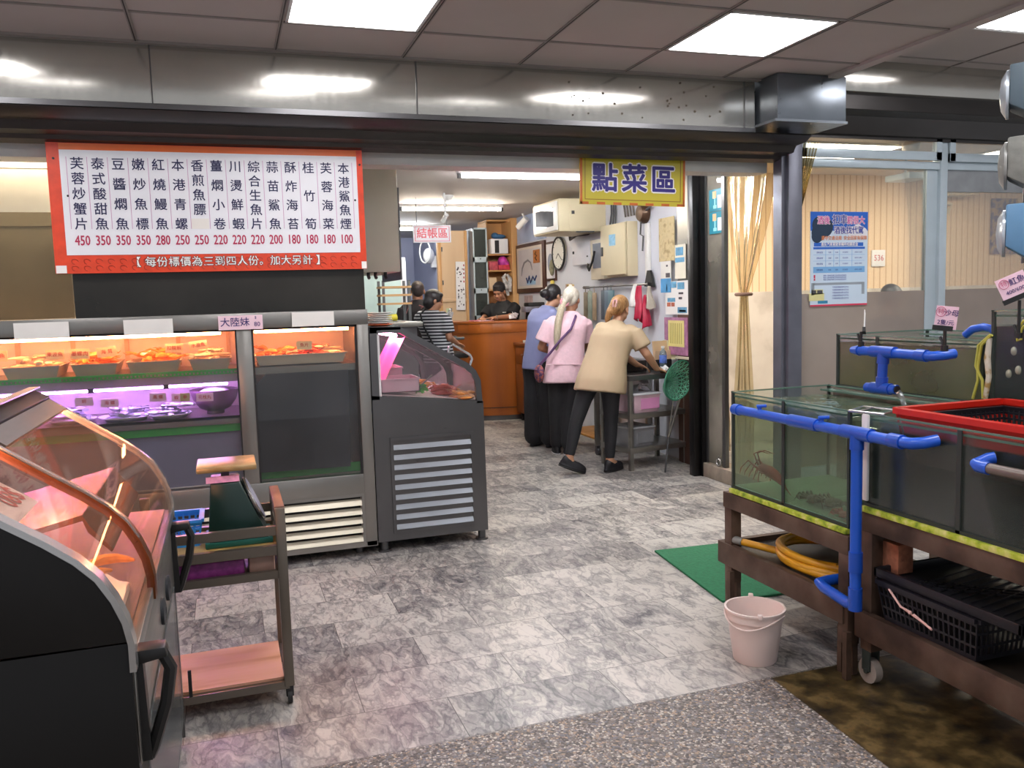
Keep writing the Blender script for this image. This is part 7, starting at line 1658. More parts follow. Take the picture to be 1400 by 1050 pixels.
for k in range(3): mm.text('駕駛人酒後駕車應立即停車並接受檢測', .0115, face_xz(PX0 + (PX1 - PX0) * .42, 4.9915, PZ0 + (PZ1 - PZ0) * (.325 - .022 * k)))
for k in range(5): mm.text('代駕服務專線 縣市合作站', .0125, face_xz(PX0 + (PX1 - PX0) * .52, 4.9915, PZ0 + (PZ1 - PZ0) * (.20 - .03 * k)))
mm.build('small_lettering', M_PNAVY, t, smooth=0)
add(t, 'road_picture', mat('poster grey', '#9aa4ac', 0.4, var=0.05), pb_(.05, .225, .92, .25), pb_(.02, .12, .07, .25), pb_(.90, .12, .95, .25))
mb = MB(); mb.box(*pb_(-.02, .06, .24, .14)); mb.box(*pb_(.02, .13, .22, .18)); mb.build('yellow_car_picture', mat('poster cream yellow', '#e3dc9a', 0.4, var=0.05), t)
add(t, 'car_window_picture', M_CABLE, pb_(.04, .14, .10, .172, .002), pb_(.12, .14, .21, .172, .002)); add(t, 'bus_picture', mat('poster teal', '#2f8ab0', 0.4, var=0.1), pb_(.13, .03, .30, .06, .002))
t = thing('number_plaque', 'small white plaque numbered 536 on the striped dining room wall', 'plaque', (6.47, 7.28, 1.76))
c = at(1201, 353, 7.285); mb = MB(); mb.box(c.x - 0.085, 7.28, c.z - 0.085, c.x + 0.085, 7.298, c.z + 0.085, 0.004); mb.build('plate', M_PAPER, t)
mb = MB(); mb.text('536', 0.085, face_xz(c.x, 7.278, c.z), off=0.001); mb.build('lettering', mat('pink red print', '#c86a70', 0.5, var=0), t, smooth=0)
t = thing('air_conditioner', 'cream wall air conditioner high in the dining room', 'air conditioner', (7.1, 7.15, 2.5))
a, b = at(1288, 251, 7.1), at(1336, 264, 7.1)
mb = MB(); mb.prism([(7.02, b.z + 0.06), (7.02, a.z), (7.29, a.z + 0.03), (7.29, b.z - 0.02), (7.08, b.z - 0.02)], 'x', a.x, b.x, 0.012); mb.build('body', M_CREAMP, t)
mb = MB(); mb.box(a.x + 0.06, 7.005, b.z + 0.07, b.x - 0.06, 7.022, b.z + 0.085); mb.box(a.x + 0.05, 7.03, b.z + 0.0, b.x - 0.05, 7.06, b.z + 0.012); mb.build('air_slot', M_CABLE, t)
mb = MB(); mb.tube([(a.x + 0.02, 7.25, b.z), (a.x + 0.1, 7.25, b.z - 0.06), (a.x + 0.3, 7.27, b.z - 0.1), (a.x + 0.25, 7.27, b.z - 0.2)], 0.02, 8); mb.build('pipe', M_CREAMP, t)
a, b = at(1358, 271, 7.27), at(1386, 347, 7.27)
t = thing('wall_print', 'tall patterned purple brown print on the dining room wall', 'picture', ((a.x + b.x) / 2, 7.28, b.z))
mb = MB(); mb.box(a.x, 7.275, b.z, b.x + 0.06, 7.298, a.z); mb.build('panel', ramp_noise('purple brown print', [(0.35, '#3f2f5c'), (0.48, '#6f5a78'), (0.55, '#a88a62'), (0.7, '#57456e')], 14, 0.5, 3, 0), t)
a, b = at(1232, 237, 6.3), at(1262, 246, 6.3)
mb = MB(); mb.box(a.x, 6.2, b.z, b.x, 6.5, a.z, 0.006); mb.cyl((a.x + 0.1, 6.35, a.z), (a.x + 0.1, 6.35, 2.66), 0.01); solo('projector', 'white flat unit hanging from the dining room ceiling', 'ceiling unit', mb, M_ALU)
c = at(1246, 200, 5.6); mb = MB(); mb.ell(c, (0.07, 0.07, 0.07)); mb.cyl(c, (c.x, c.y, 2.66), 0.02); solo('dome_camera', 'cream round fixture on the dining room ceiling behind the upper window', 'ceiling fixture', mb, M_CREAMP)
# ------------------------------------------------------------------ people
BLOBS = []
def V(*a): return Vector(a)
def cap(mb, p, r0, q, r1, n=14, flat=1.0, side=None):
    """Tapered limb segment with round ends."""
    p, q = Vector(p), Vector(q); d = (q - p).normalized(); pts, rr = [], []
    for k in range(4):
        a = PI / 2 * (k + 0.15) / 4; pts.append(p - d * r0 * math.cos(a)); rr.append(r0 * math.sin(a))
    for f in (0.0, 0.33, 0.66, 1.0): pts.append(p.lerp(q, f)); rr.append(r0 + (r1 - r0) * f)
    for k in range(4):
        a = PI / 2 * (3.85 - k) / 4; pts.append(q + d * r1 * math.cos(a)); rr.append(r1 * math.sin(a))
    mb.tube(pts, rr, n)
def chain(mb, pts, rs, n=14):
    for i in range(len(pts) - 1): cap(mb, pts[i], rs[i], pts[i + 1], rs[i + 1], n)
def oring(c, lat, fwd, a, b, n=28, pw=2.3):
    out = []
    for k in range(n):
        t = 2 * PI * k / n; ct, st = math.cos(t), math.sin(t)
        out.append(Vector(c) + lat * a * math.copysign(abs(ct) ** (2 / pw), ct) + fwd * b * math.copysign(abs(st) ** (2 / pw), st))
    return out
def blob(mb, name, m, root, voxel, it=4):
    o = mb.build(name, m, root, smooth=0)
    r = o.modifiers.new('skin', 'REMESH'); r.mode = 'VOXEL'; r.voxel_size = voxel; r.use_smooth_shade = True
    s = o.modifiers.new('soft', 'SMOOTH'); s.factor = 0.5; s.iterations = it
    BLOBS.append(o); return o
def frame(f, up=(0, 0, 1)):
    f = Vector(f).normalized(); u = Vector(up); r = f.cross(u).normalized(); u = r.cross(f)
    return r, f, u
SKINC = mat('skin', '#b98a6c', 0.5, var=0.05, scale=12); SKIN2 = mat('tanned skin', '#a8765a', 0.5, var=0.05, scale=12)
def hair_mat(name, c, c2):
    return ramp_noise(name, [(0.3, c), (0.7, c2)], 30, 0.42, 4, 0.35, (5, 5, 0.7))
HAIRB = hair_mat('black hair', '#0f0d0e', '#2a2426'); HAIRW = hair_mat('silver blonde hair', '#b5ab98', '#e2dccf'); HAIRL = hair_mat('golden brown hair', '#7a5532', '#b98a58'); HAIRS = hair_mat('cropped dark hair', '#241c1a', '#3c302c')
HAIRT = hair_mat('ash blonde tail', '#a3957c', '#c9bea6')
def head(mb, c, f, up=(0, 0, 1), s=1.0):
    r, f, u = frame(f, up); c = Vector(c)
    M = Matrix((r, f, u)).transposed()
    def P(x, y, z): return c + M @ Vector((x, y, z)) * s
    def E(x, y, z, a, b, d): mb.ell(P(x, y, z), (a * s, b * s, d * s), M, 18, 12)
    E(0, -0.008, 0.028, 0.073, 0.092, 0.086); E(0, 0.022, -0.042, 0.060, 0.066, 0.070); E(0, 0.052, -0.085, 0.034, 0.032, 0.026)
    E(0, 0.076, 0.022, 0.052, 0.014, 0.016)
    cap(mb, P(0, 0.088, 0.008), 0.008 * s, P(0, 0.104, -0.026), 0.012 * s, 10); E(0.012, 0.092, -0.032, 0.010, 0.010, 0.008); E(-0.012, 0.092, -0.032, 0.010, 0.010, 0.008)
    E(0, 0.082, -0.054, 0.022, 0.012, 0.006); E(0, 0.081, -0.064, 0.020, 0.012, 0.007)
    for sd in (-1, 1):
        E(sd * 0.078, -0.006, -0.012, 0.010, 0.019, 0.031); E(sd * 0.040, 0.064, -0.028, 0.020, 0.016, 0.022); E(sd * 0.045, 0.02, -0.065, 0.016, 0.04, 0.03)
    return P, M
def face_parts(P, M, root, s=1.0, brow=None):
    mb = MB()
    for sd in (-1, 1): mb.ell(P(sd * 0.030, 0.0815, 0.003), (0.008 * s, 0.005 * s, 0.0035 * s), M, 12, 8)
    mb.build('eyes', mat('dark eye', '#221a18', 0.2, var=0), root)
    mb = MB()
    for sd in (-1, 1): mb.tube([P(sd * 0.014, 0.0905, 0.022), P(sd * 0.030, 0.090, 0.028), P(sd * 0.048, 0.078, 0.022)], 0.002 * s, 6)
    mb.build('eyebrows', brow or HAIRB, root)
    mb = MB(); mb.tube([P(-0.019, 0.089, -0.058), P(-0.008, 0.0945, -0.0585), P(0.008, 0.0945, -0.0585), P(0.019, 0.089, -0.058)], [0.002 * s, 0.0045 * s, 0.0045 * s, 0.002 * s], 8); mb.build('lips', mat('lip', '#96544c', 0.45, var=0.05), root)
def hand(mb, wrist, d, palm_n, side, curl=0.35, s=1.0, spread=0.10):
    """Palm, four unequal bent fingers and a thumb leaving the side of the palm."""
    d = Vector(d).normalized(); n = Vector(palm_n); n = (n - d * n.dot(d)).normalized(); w = d.cross(n) * side; wr = Vector(wrist)
    M = Matrix((w, d, n)).transposed()
    mb.ell(wr + d * 0.047 * s, (0.038 * s, 0.050 * s, 0.015 * s), M, 14, 8)
    cap(mb, wr - d * 0.01, 0.024 * s, wr + d * 0.03 * s, 0.022 * s, 10)
    for k, (l, x) in enumerate(((0.070, 0.028), (0.080, 0.010), (0.074, -0.009), (0.058, -0.026))):
        p = wr + d * 0.085 * s + w * x * s; a = curl * (0.8 + 0.15 * k); dd = (d + w * (x * spread * 30) * 0.1).normalized()
        r = 0.0085 * s
        for j in range(3):
            dd2 = (dd * math.cos(a * (j + 0.6)) + n * math.sin(a * (j + 0.6))).normalized(); q = p + dd2 * l * (0.45, 0.32, 0.23)[j] * s
            cap(mb, p, r, q, r * 0.9, 8); p = q; r *= 0.92
    p = wr + d * 0.03 * s + w * 0.03 * s
    q = p + (d * 0.6 + w * 0.7 + n * 0.25).normalized() * 0.04 * s; cap(mb, p, 0.0115 * s, q, 0.010 * s, 8)
    q2 = q + (d * 0.9 + w * 0.15 + n * 0.35).normalized() * 0.032 * s; cap(mb, q, 0.0098 * s, q2, 0.008 * s, 8)
def human(label, J, f, hf, skin, dress):
    """One figure from its joints (world space)."""
    base = Vector(((J['anL'][0] + J['anR'][0]) / 2, (J['anL'][1] + J['anR'][1]) / 2, 0))
    root = thing('person', label, 'person', tuple(base))
    K = {k: Vector(v) for k, v in J.items() if isinstance(v, tuple)}
    s = dress.get('s', 1.0); up = dress.get('hup', (0, 0, 1)); sk = dress.get('slim', 1.0)
    lat = (K['shR'] - K['shL']).normalized(); hl = (K['hiR'] - K['hiL']).normalized()
    spine = (K['neck'] - K['hip']).normalized(); fwd = spine.cross(lat).normalized()
    if fwd.dot(Vector(f)) < 0: fwd = -fwd
    hfw = Vector((0, 0, 1)).cross(hl).normalized()
    if hfw.dot(Vector(f)) < 0: hfw = -hfw
    # body
    mb = MB(); P, M = head(mb, K['head'], hf, up, s)
    cap(mb, K['neck'] - spine * 0.03, 0.056 * s, K['head'] - Vector(up) * 0.06 * s - Vector(hf).normalized() * 0.012, 0.050 * s)
    chain(mb, [K['neck'] - spine * 0.05, K['chest'], K['hip']], [0.07, 0.10 * sk, 0.10 * sk])
    for S in 'LR':
        shb = K['sh' + S] - spine * 0.022 - lat * (0.012 if S == 'R' else -0.012)
        chain(mb, [K['chest'].lerp(K['neck'], 0.5), shb], [0.05, 0.034]); chain(mb, [shb, K['el' + S], K['ha' + S]], [0.040 * sk, 0.038 * sk, 0.027 * sk])
        chain(mb, [K['hip'], K['hi' + S], K['kn' + S], K['an' + S]], [0.085, 0.074 * sk, 0.052, 0.036])
        fd = K.get('hd' + S, (K['ha' + S] - K['el' + S])); hand(mb, K['ha' + S], fd, J.get('pn' + S, (0, 0, -1)), (1 if S == 'L' else -1) * dress.get('hs', 1), J.get('curl', 0.35), s)
        toe = K['toe' + S]; cap(mb, K['an' + S], 0.036, K['an' + S] + toe * 0.1 + V(0, 0, -0.04), 0.03)
    blob(mb, 'body', skin, root, 0.0075, 3)
    if dress.get('face', True): face_parts(P, M, root, s, dress.get('brow'))
    # upper garment
    mb = MB(); w0 = (K['shR'] - K['shL']).length / 2; hem = K['hem']; d0 = dress.get('depth', 0.115); hw = dress.get('hemw', 0.19); hd_ = dress.get('hemd', 0.14); hr = dress.get('hemlat', lat.lerp(hl, 0.7).normalized()); hf2 = dress.get('hemfwd', fwd.lerp(hfw, 0.6).normalized())
    shc = (K['shR'] + K['shL']) / 2
    rings = [oring(K['neck'] + spine * 0.012, lat, fwd, 0.066, 0.060), oring(K['neck'] - spine * 0.02, lat, fwd, 0.10, 0.075), oring(shc + spine * 0.012, lat, fwd, w0 + 0.006, 0.088),
             oring(shc.lerp(K['chest'], 0.4), lat, fwd, w0 + 0.03, d0 - 0.008), oring(K['chest'], lat, fwd, w0 + dress.get('chestw', 0.012), d0), oring(K['chest'].lerp(K['waist'], 0.55), lat.lerp(hr, 0.3).normalized(), fwd.lerp(hf2, 0.3).normalized(), dress.get('waistw', 0.165), d0 - 0.004),
             oring(K['waist'], lat.lerp(hr, 0.6).normalized(), fwd.lerp(hf2, 0.6).normalized(), dress.get('waistw', 0.165) + 0.005, d0 + 0.004), oring(K['waist'].lerp(hem, 0.6), hr, hf2, hw - 0.008, hd_ - 0.004), oring(hem, hr, hf2, hw, hd_)]
    mb.loft(rings)
    sl = dress.get('sleeve', 0.62)
    for S in 'LR':
        e = K['sh' + S].lerp(K['el' + S], sl)
        cap(mb, K['sh' + S] - spine * 0.010 - lat * (0.035 if S == 'R' else -0.035), 0.070, K['sh' + S].lerp(e, 0.4), 0.072)
        d = (e - K['sh' + S]).normalized(); a = d.orthogonal().normalized(); b = d.cross(a); wv = dress.get('sleevew', 0.068)
        mb.loft([[K['sh' + S].lerp(e, t) + (a * math.cos(q) + b * math.sin(q)) * r_ for q in [2 * PI * k / 20 for k in range(20)]] for t, r_ in ((0.0, 0.066), (0.3, 0.071), (1.0, wv))])
        if dress.get('long'): 
            chain(mb, [e, K['el' + S], K['ha' + S].lerp(K['el' + S], 0.1)], [0.056, 0.052, 0.042])
    blob(mb, dress.get('top_name', 'shirt'), dress['top'], root, 0.010, 5)
    # trousers
    mb = MB(); tw_ = dress.get('leg', (0.092, 0.062, 0.05))
    mb.loft([oring(K['hip'] + V(0, 0, 0.09), hl, hfw, 0.12, 0.085), oring(K['hip'] + V(0, 0, 0.04), hl, hfw, 0.145, 0.105), oring(K['hip'] - V(0, 0, 0.03), hl, hfw, 0.155, 0.118), oring(K['hip'] - V(0, 0, 0.09), hl, hfw, 0.12, 0.10)])
    for S in 'LR':
        an = K['kn' + S].lerp(K['an' + S], dress.get('cuff', 0.94))
        chain(mb, [K['hi' + S] - V(0, 0, 0.02), K['hi' + S].lerp(K['kn' + S], 0.45), K['kn' + S], K['kn' + S].lerp(an, 0.4), an], [tw_[0] + 0.006, tw_[0] - 0.010, tw_[1], dress.get('calf', tw_[1] - 0.002), tw_[2]])
    blob(mb, 'trousers', dress['bottom'], root, 0.010, 4)
    # shoes
    for S in 'LR':
        mb = MB(); toe = K['toe' + S].normalized(); an = K['an' + S]; uq = K.get('up' + S, V(0, 0, 1)); rr = toe.cross(uq).normalized(); uq = rr.cross(toe); Mx = Matrix((rr, toe, uq)).transposed()
        o = an - uq * 0.085 + toe * 0.055
        mb.ell(o + uq * 0.040, (0.042, 0.125, 0.045), Mx); mb.ell(o - toe * 0.06 + uq * 0.062, (0.038, 0.055, 0.055), Mx); mb.ell(o + uq * 0.018, (0.046, 0.132, 0.022), Mx)
        sh_ = blob(mb, 'shoe', dress['shoe'], root, 0.007, 3)
        mb = MB(); mb.ell(o + uq * 0.006, (0.047, 0.134, 0.012), Mx); mb.build('sole', dress.get('sole', MATS['black ink']), sh_)
    return root, K, P, M, lat, fwd, spine
BLACKCL = mat('black trousers', '#17161a', 0.75, var=0.15, scale=6, bump=0.25); BLKSHOE = mat('black shoe', '#15151a', 0.5, var=0.15, scale=12)
BLACKT = mat('black t-shirt', '#141417', 0.75, var=0.12, scale=5, bump=0.3)

# beige shirt woman bending over the work table
root, K, P, M, lat, fwd, sp = human('woman in a loose beige T-shirt and black leggings bending over the steel work table', dict(
    hip=(3.00, 6.61, 0.79), waist=(3.06, 6.63, 0.93), chest=(3.145, 6.66, 1.12), neck=(3.215, 6.70, 1.265), head=(3.262, 6.73, 1.388), hem=(2.995, 6.60, 0.69),
    shR=(3.315, 6.57, 1.195), shL=(3.09, 6.80, 1.225), elR=(3.395, 6.50, 1.00), haR=(3.515, 6.555, 0.868), elL=(3.29, 6.86, 1.02), haL=(3.42, 6.74, 0.895), hdR=(0.75, 0.35, -0.28), hdL=(0.8, -0.2, -0.3), pnR=(0, 0, -1), pnL=(0, 0, -1), curl=0.4,
    hiR=(3.075, 6.55, 0.76), hiL=(2.925, 6.67, 0.77), knR=(3.085, 6.575, 0.43), knL=(2.80, 6.655, 0.45), anR=(3.065, 6.575, 0.088), anL=(2.715, 6.635, 0.135), toeR=(0.85, 0.45, 0.0), toeL=(0.30, -0.05, -0.12), upL=(0.3, 0, 0.95)),
    (0.7, 0.7, 0), (0.75, 0.62, -0.25), SKINC, dict(top=mat('beige cotton', '#b8a284', 0.8, var=0.06, scale=4, bump=0.35), bottom=mat('charcoal leggings', '#1b1c20', 0.7, var=0.1, scale=6), shoe=BLKSHOE, top_name='shirt', s=0.95, hup=(0.1, 0.05, 0.95), leg=(0.086, 0.060, 0.042), calf=0.056, cuff=0.86, sleeve=0.72, sleevew=0.078, hemw=0.225, hemd=0.185, chestw=0.03, waistw=0.185, depth=0.135, face=True))
c = K['head']
def PH(P, x, y, z): return P(x, y, z)
mb = MB(); mb.ell(P(0, -0.018, 0.040), (0.085 * .95, 0.098 * .95, 0.088 * .95), M); mb.ell(P(0, -0.06, 0.0), (0.070, 0.050, 0.075), M)
chain(mb, [P(-0.02, -0.085, 0.02), P(-0.045, -0.10, -0.05), P(-0.07, -0.09, -0.115), P(-0.085, -0.07, -0.16)], [0.040, 0.036, 0.026, 0.008]); chain(mb, [P(0.02, -0.1, 0.04), P(0.015, -0.115, -0.02), P(-0.01, -0.11, -0.06)], [0.03, 0.034, 0.02])
blob(mb, 'hair', HAIRL, root, 0.008, 3)
mb = MB(); mb.tube([P(0.02, -0.135, 0.05), P(0.03, -0.15, 0.02), P(0.02, -0.145, -0.015)], 0.007, 8); mb.tube([P(-0.005, -0.14, 0.045), P(0.0, -0.155, 0.015), P(0.0, -0.145, -0.015)], 0.007, 8); mb.tube([P(0.02, -0.135, 0.05), P(-0.005, -0.14, 0.045)], 0.008, 8); mb.build('hair_claw', mat('pale pink claw', '#c79a9a', 0.3, var=0.1), root)

# pink blouse woman
PINK = mat('pale pink cotton', '#ecc6d0', 0.75, var=0.06, scale=40, bump=0.2)
root, K, P, M, lat, fwd, sp = human('woman with a long silver blonde ponytail in a pale pink blouse, seen from behind', dict(
    hip=(3.055, 7.5, 0.80), waist=(3.06, 7.5, 0.95), chest=(3.095, 7.525, 1.19), neck=(3.135, 7.545, 1.355), head=(3.157, 7.565, 1.478), hem=(3.02, 7.495, 0.695),
    shR=(3.262, 7.49, 1.265), shL=(2.945, 7.59, 1.275), elR=(3.325, 7.60, 1.035), haR=(3.42, 7.80, 0.96), elL=(2.865, 7.64, 1.03), haL=(3.06, 7.74, 0.96), pnR=(0, 0, -1), pnL=(0, 0, -1),
    hiR=(3.125, 7.475, 0.78), hiL=(2.975, 7.525, 0.78), knR=(3.075, 7.48, 0.43), knL=(2.975, 7.55, 0.43), anR=(3.04, 7.455, 0.088), anL=(2.975, 7.57, 0.088), toeR=(0.35, 0.94, 0), toeL=(0.25, 0.95, 0)),
    (0.33, 0.94, 0), (0.6, 0.78, -0.15), SKIN2, dict(top=PINK, bottom=BLACKCL, shoe=BLKSHOE, top_name='blouse', s=0.95, leg=(0.098, 0.078, 0.066), calf=0.072, cuff=0.93, sleeve=0.75, sleevew=0.088, hemw=0.195, hemd=0.145, chestw=0.02, waistw=0.172, sole=M_PAPER))
mb = MB(); mb.ell(P(0, -0.012, 0.040), (0.082, 0.096, 0.086), M); mb.ell(P(0, -0.05, 0.0), (0.072, 0.05, 0.07), M); mb.ell(P(0.0, -0.03, 0.125), (0.035, 0.035, 0.022), M)
chain(mb, [P(-0.01, -0.09, 0.02), P(-0.04, -0.11, -0.045)], [0.05, 0.028]); blob(mb, 'hair', HAIRW, root, 0.008, 3)
mb = MB(); tl = [P(-0.04, -0.115, -0.045), P(-0.065, -0.145, -0.12), P(-0.085, -0.165, -0.24), P(-0.095, -0.165, -0.38), P(-0.10, -0.15, -0.50), P(-0.098, -0.14, -0.58)]
chain(mb, tl, [0.026, 0.034, 0.036, 0.034, 0.024, 0.006]); blob(mb, 'ponytail', HAIRT, root, 0.008, 3)
mb = MB(); mb.tube([tl[0] + Vector((0.034 * math.cos(a), 0.03 * math.sin(a) * 0.6, 0.03 * math.sin(a))) for a in [2 * PI * k / 16 for k in range(16)]], 0.013, 8, closed=True); mb.build('hair_band', mat('dusty pink band', '#c98a94', 0.7, var=0.2, scale=30), root)
mb = MB(); mb.tube([P(-0.03, -0.06, 0.135), P(0.0, -0.02, 0.142), P(0.03, -0.05, 0.135)], 0.012, 8); mb.build('hair_ornament', mat('gold brown clip', '#a48a5a', 0.4, 0.3, var=0.2, scale=30), root)
bk = -fwd
mb = MB(); mb.box(-0.185, -0.006, -0.004, 0.185, 0.006, 0.006, M=Matrix.Translation(K['waist'].lerp(K['hem'], 0.35) + bk * 0.128) @ Matrix((lat, fwd, Vector((0, 0, 1)))).transposed().to_4x4()); mb.build('waist_seam', PINK, root)
strap = [K['neck'].lerp(K['shR'], 0.35) + V(0, 0, 0.035), K['neck'].lerp(K['shR'], 0.30) + bk * 0.082 + V(0, 0, -0.02), K['chest'] + bk * 0.135 + lat * 0.02, K['chest'].lerp(K['waist'], 0.45) + bk * 0.132 - lat * 0.075, K['waist'] + bk * 0.12 - lat * 0.155 + V(0, 0, 0.02), K['hem'] - lat * 0.225 + bk * 0.06 + V(0, 0, 0.16)]
M_PURS = mat('purple strap', '#5a3a66', 0.6, var=0.1)
mb = MB(); mb.tube(strap, 0.012, 8); mb.build('bag_strap', M_PURS, root)
bag = thing('shoulder_bag', 'small patterned purple shoulder bag at the hip of the pink bloused woman', 'bag', tuple(strap[-1] - V(0, 0, 0.15)))
mb = MB(); mb.ell(strap[-1] - V(0.0, 0, 0.075), (0.045, 0.07, 0.085)); mb.build('body', ramp_noise('patterned purple fabric', [(0.35, '#3a2148'), (0.5, '#6a3f5a'), (0.56, '#a85a3c'), (0.7, '#4a2c58')], 34, 0.7, 3, 0.1), bag)
mb = MB(); mb.tube([strap[-1] + V(-0.03, -0.05, -0.04), strap[-1] + V(-0.045, 0.0, -0.035), strap[-1] + V(-0.03, 0.05, -0.04)], 0.006, 8); mb.build('zip', M_PURS, bag)

# blue blouse woman
root, K, P, M, lat, fwd, sp = human('woman with a dark hair bun in a periwinkle blue top and wide black trousers', dict(
    hip=(2.96, 7.99, 0.86), waist=(2.965, 7.985, 1.0), chest=(3.0, 7.98, 1.25), neck=(3.085, 8.0, 1.408), head=(3.15, 8.01, 1.518), hem=(2.95, 7.985, 0.79),
    shR=(3.09, 7.84, 1.335), shL=(2.985, 8.14, 1.345), elR=(3.22, 7.90, 1.12), haR=(3.42, 8.02, 1.02), elL=(3.1, 8.2, 1.1), haL=(3.33, 8.2, 1.0), pnR=(0, 0, -1), pnL=(0, 0, -1),
    hiR=(2.99, 7.91, 0.83), hiL=(2.93, 8.07, 0.83), knR=(3.02, 7.92, 0.46), knL=(2.925, 8.07, 0.46), anR=(3.05, 7.93, 0.09), anL=(2.93, 8.08, 0.09), toeR=(0.8, 0.6, 0), toeL=(0.8, 0.6, 0)),
    (0.92, 0.38, 0), (0.86, 0.42, -0.2), SKINC, dict(top=mat('periwinkle cotton', '#8388b0', 0.8, var=0.05, scale=5, bump=0.3), bottom=BLACKCL, shoe=BLKSHOE, top_name='blouse', s=0.95, leg=(0.105, 0.098, 0.105), calf=0.098, cuff=0.93, sleeve=0.8, sleevew=0.08, hemw=0.165, hemd=0.145, chestw=0.0, waistw=0.145, depth=0.12))
mb = MB(); mb.ell(P(0, -0.020, 0.036), (0.081, 0.094, 0.086), M); mb.ell(P(0, -0.06, 0.0), (0.066, 0.045, 0.065), M); mb.ell(P(0, -0.145, 0.0), (0.048, 0.046, 0.046), M); mb.ell(P(0.0, -0.12, -0.005), (0.05, 0.03, 0.04), M); blob(mb, 'hair', HAIRB, root, 0.008, 3)

# striped shirt woman
STRP = stripes_mat('navy white stripes', '#26272f', '#c9c8cc', 0.034, 0.014, 'Z', 0.75)
root, K, P, M, lat, fwd, sp = human('woman in a black and white striped T-shirt standing beside the office chair', dict(
    hip=(2.19, 9.0, 0.88), waist=(2.18, 9.0, 1.02), chest=(2.145, 9.0, 1.25), neck=(2.13, 9.01, 1.398), head=(2.16, 9.02, 1.507), hem=(2.19, 9.0, 0.84),
    shR=(2.245, 8.89, 1.335), shL=(2.015, 9.13, 1.35), elR=(2.275, 8.86, 1.11), haR=(2.40, 9.02, 1.04), elL=(2.15, 9.28, 1.14), haL=(2.36, 9.42, 1.17), pnR=(0, 0, -1), pnL=(0, 0, -1),
    hiR=(2.24, 8.94, 0.86), hiL=(2.13, 9.06, 0.86), knR=(2.24, 8.94, 0.47), knL=(2.14, 9.08, 0.47), anR=(2.22, 8.92, 0.09), anL=(2.12, 9.08, 0.09), toeR=(0.7, 0.7, 0), toeL=(0.7, 0.7, 0)),
    (0.7, 0.7, 0), (0.93, 0.05, -0.22), SKIN2, dict(top=STRP, bottom=mat('dark jeans', '#20222c', 0.75, var=0.1), shoe=BLKSHOE, s=0.97, sleeve=0.78, sleevew=0.075, hemw=0.18, hemd=0.14, waistw=0.16, chestw=0.015))
mb = MB(); mb.ell(P(0, -0.014, 0.042), (0.086, 0.100, 0.086), M); mb.ell(P(0, -0.05, -0.02), (0.078, 0.062, 0.09), M); mb.ell(P(0.03, 0.05, 0.075), (0.045, 0.035, 0.03), M); mb.ell(P(-0.03, 0.05, 0.075), (0.045, 0.035, 0.03), M); mb.ell(P(0, -0.08, -0.04), (0.055, 0.04, 0.05), M); blob(mb, 'hair', HAIRB, root, 0.008, 3)
bk = -fwd
mb = MB(); mb.tube([K['neck'].lerp(K['shL'], 0.5) + V(0, 0, 0.05), K['neck'].lerp(K['shL'], 0.5) + bk * 0.095, K['chest'] + bk * 0.128 - lat * 0.05, K['waist'] + bk * 0.122 + lat * 0.04, K['hem'] + bk * 0.12 + lat * 0.12], 0.010, 8); mb.build('bag_strap', BLACKT, root)

# man with cropped hair, back view
DBR = mat('dark brown sport shirt', '#221a1b', 0.7, var=0.15, scale=5, bump=0.25)
root, K, P, M, lat, fwd, sp = human('man with cropped hair in a dark sport shirt, seen from behind near the kitchen', dict(
    hip=(2.09, 9.6, 0.93), waist=(2.09, 9.6, 1.08), chest=(2.10, 9.6, 1.32), neck=(2.115, 9.6, 1.515), head=(2.115, 9.61, 1.618), hem=(2.09, 9.6, 0.88),
    shR=(2.275, 9.58, 1.43), shL=(1.945, 9.61, 1.43), elR=(2.31, 9.65, 1.15), haR=(2.27, 9.85, 1.0), elL=(1.895, 9.62, 1.16), haL=(1.93, 9.80, 0.98), pnR=(-1, 0, 0), pnL=(1, 0, 0),
    hiR=(2.17, 9.6, 0.9), hiL=(2.01, 9.6, 0.9), knR=(2.18, 9.6, 0.48), knL=(2.0, 9.6, 0.48), anR=(2.18, 9.58, 0.09), anL=(2.0, 9.58, 0.09), toeR=(0.1, 1, 0), toeL=(-0.1, 1, 0)),
    (0.05, 1, 0), (0.1, 1, -0.1), SKIN2, dict(top=DBR, bottom=BLACKCL, shoe=BLKSHOE, s=1.0, sleeve=0.85, sleevew=0.075, hemw=0.19, hemd=0.135, waistw=0.172, chestw=0.03, face=False))
mb = MB(); mb.ell(P(0, -0.012, 0.034), (0.0785, 0.097, 0.088), M); mb.ell(P(0, -0.05, -0.005), (0.066, 0.05, 0.065), M); blob(mb, 'hair', HAIRS, root, 0.008, 3)
mb = MB(); bk = -fwd
for a, b in ((-0.12, -0.16), (0.12, 0.16)): mb.tube([K['neck'] + lat * a * 0.6 + bk * 0.07, K['chest'].lerp(K['neck'], 0.6) + lat * a + bk * 0.112, K['chest'] + lat * b + bk * 0.10], 0.004, 6)
mb.tube([K['chest'].lerp(K['neck'], 0.62) + bk * 0.108 + lat * x + V(0, 0, z) for x, z in ((0.0, 0.02), (0.05, 0.0), (0.02, -0.015))], 0.006, 6); mb.build('piping', mat('dull red piping', '#9a5a58', 0.6, var=0), root)

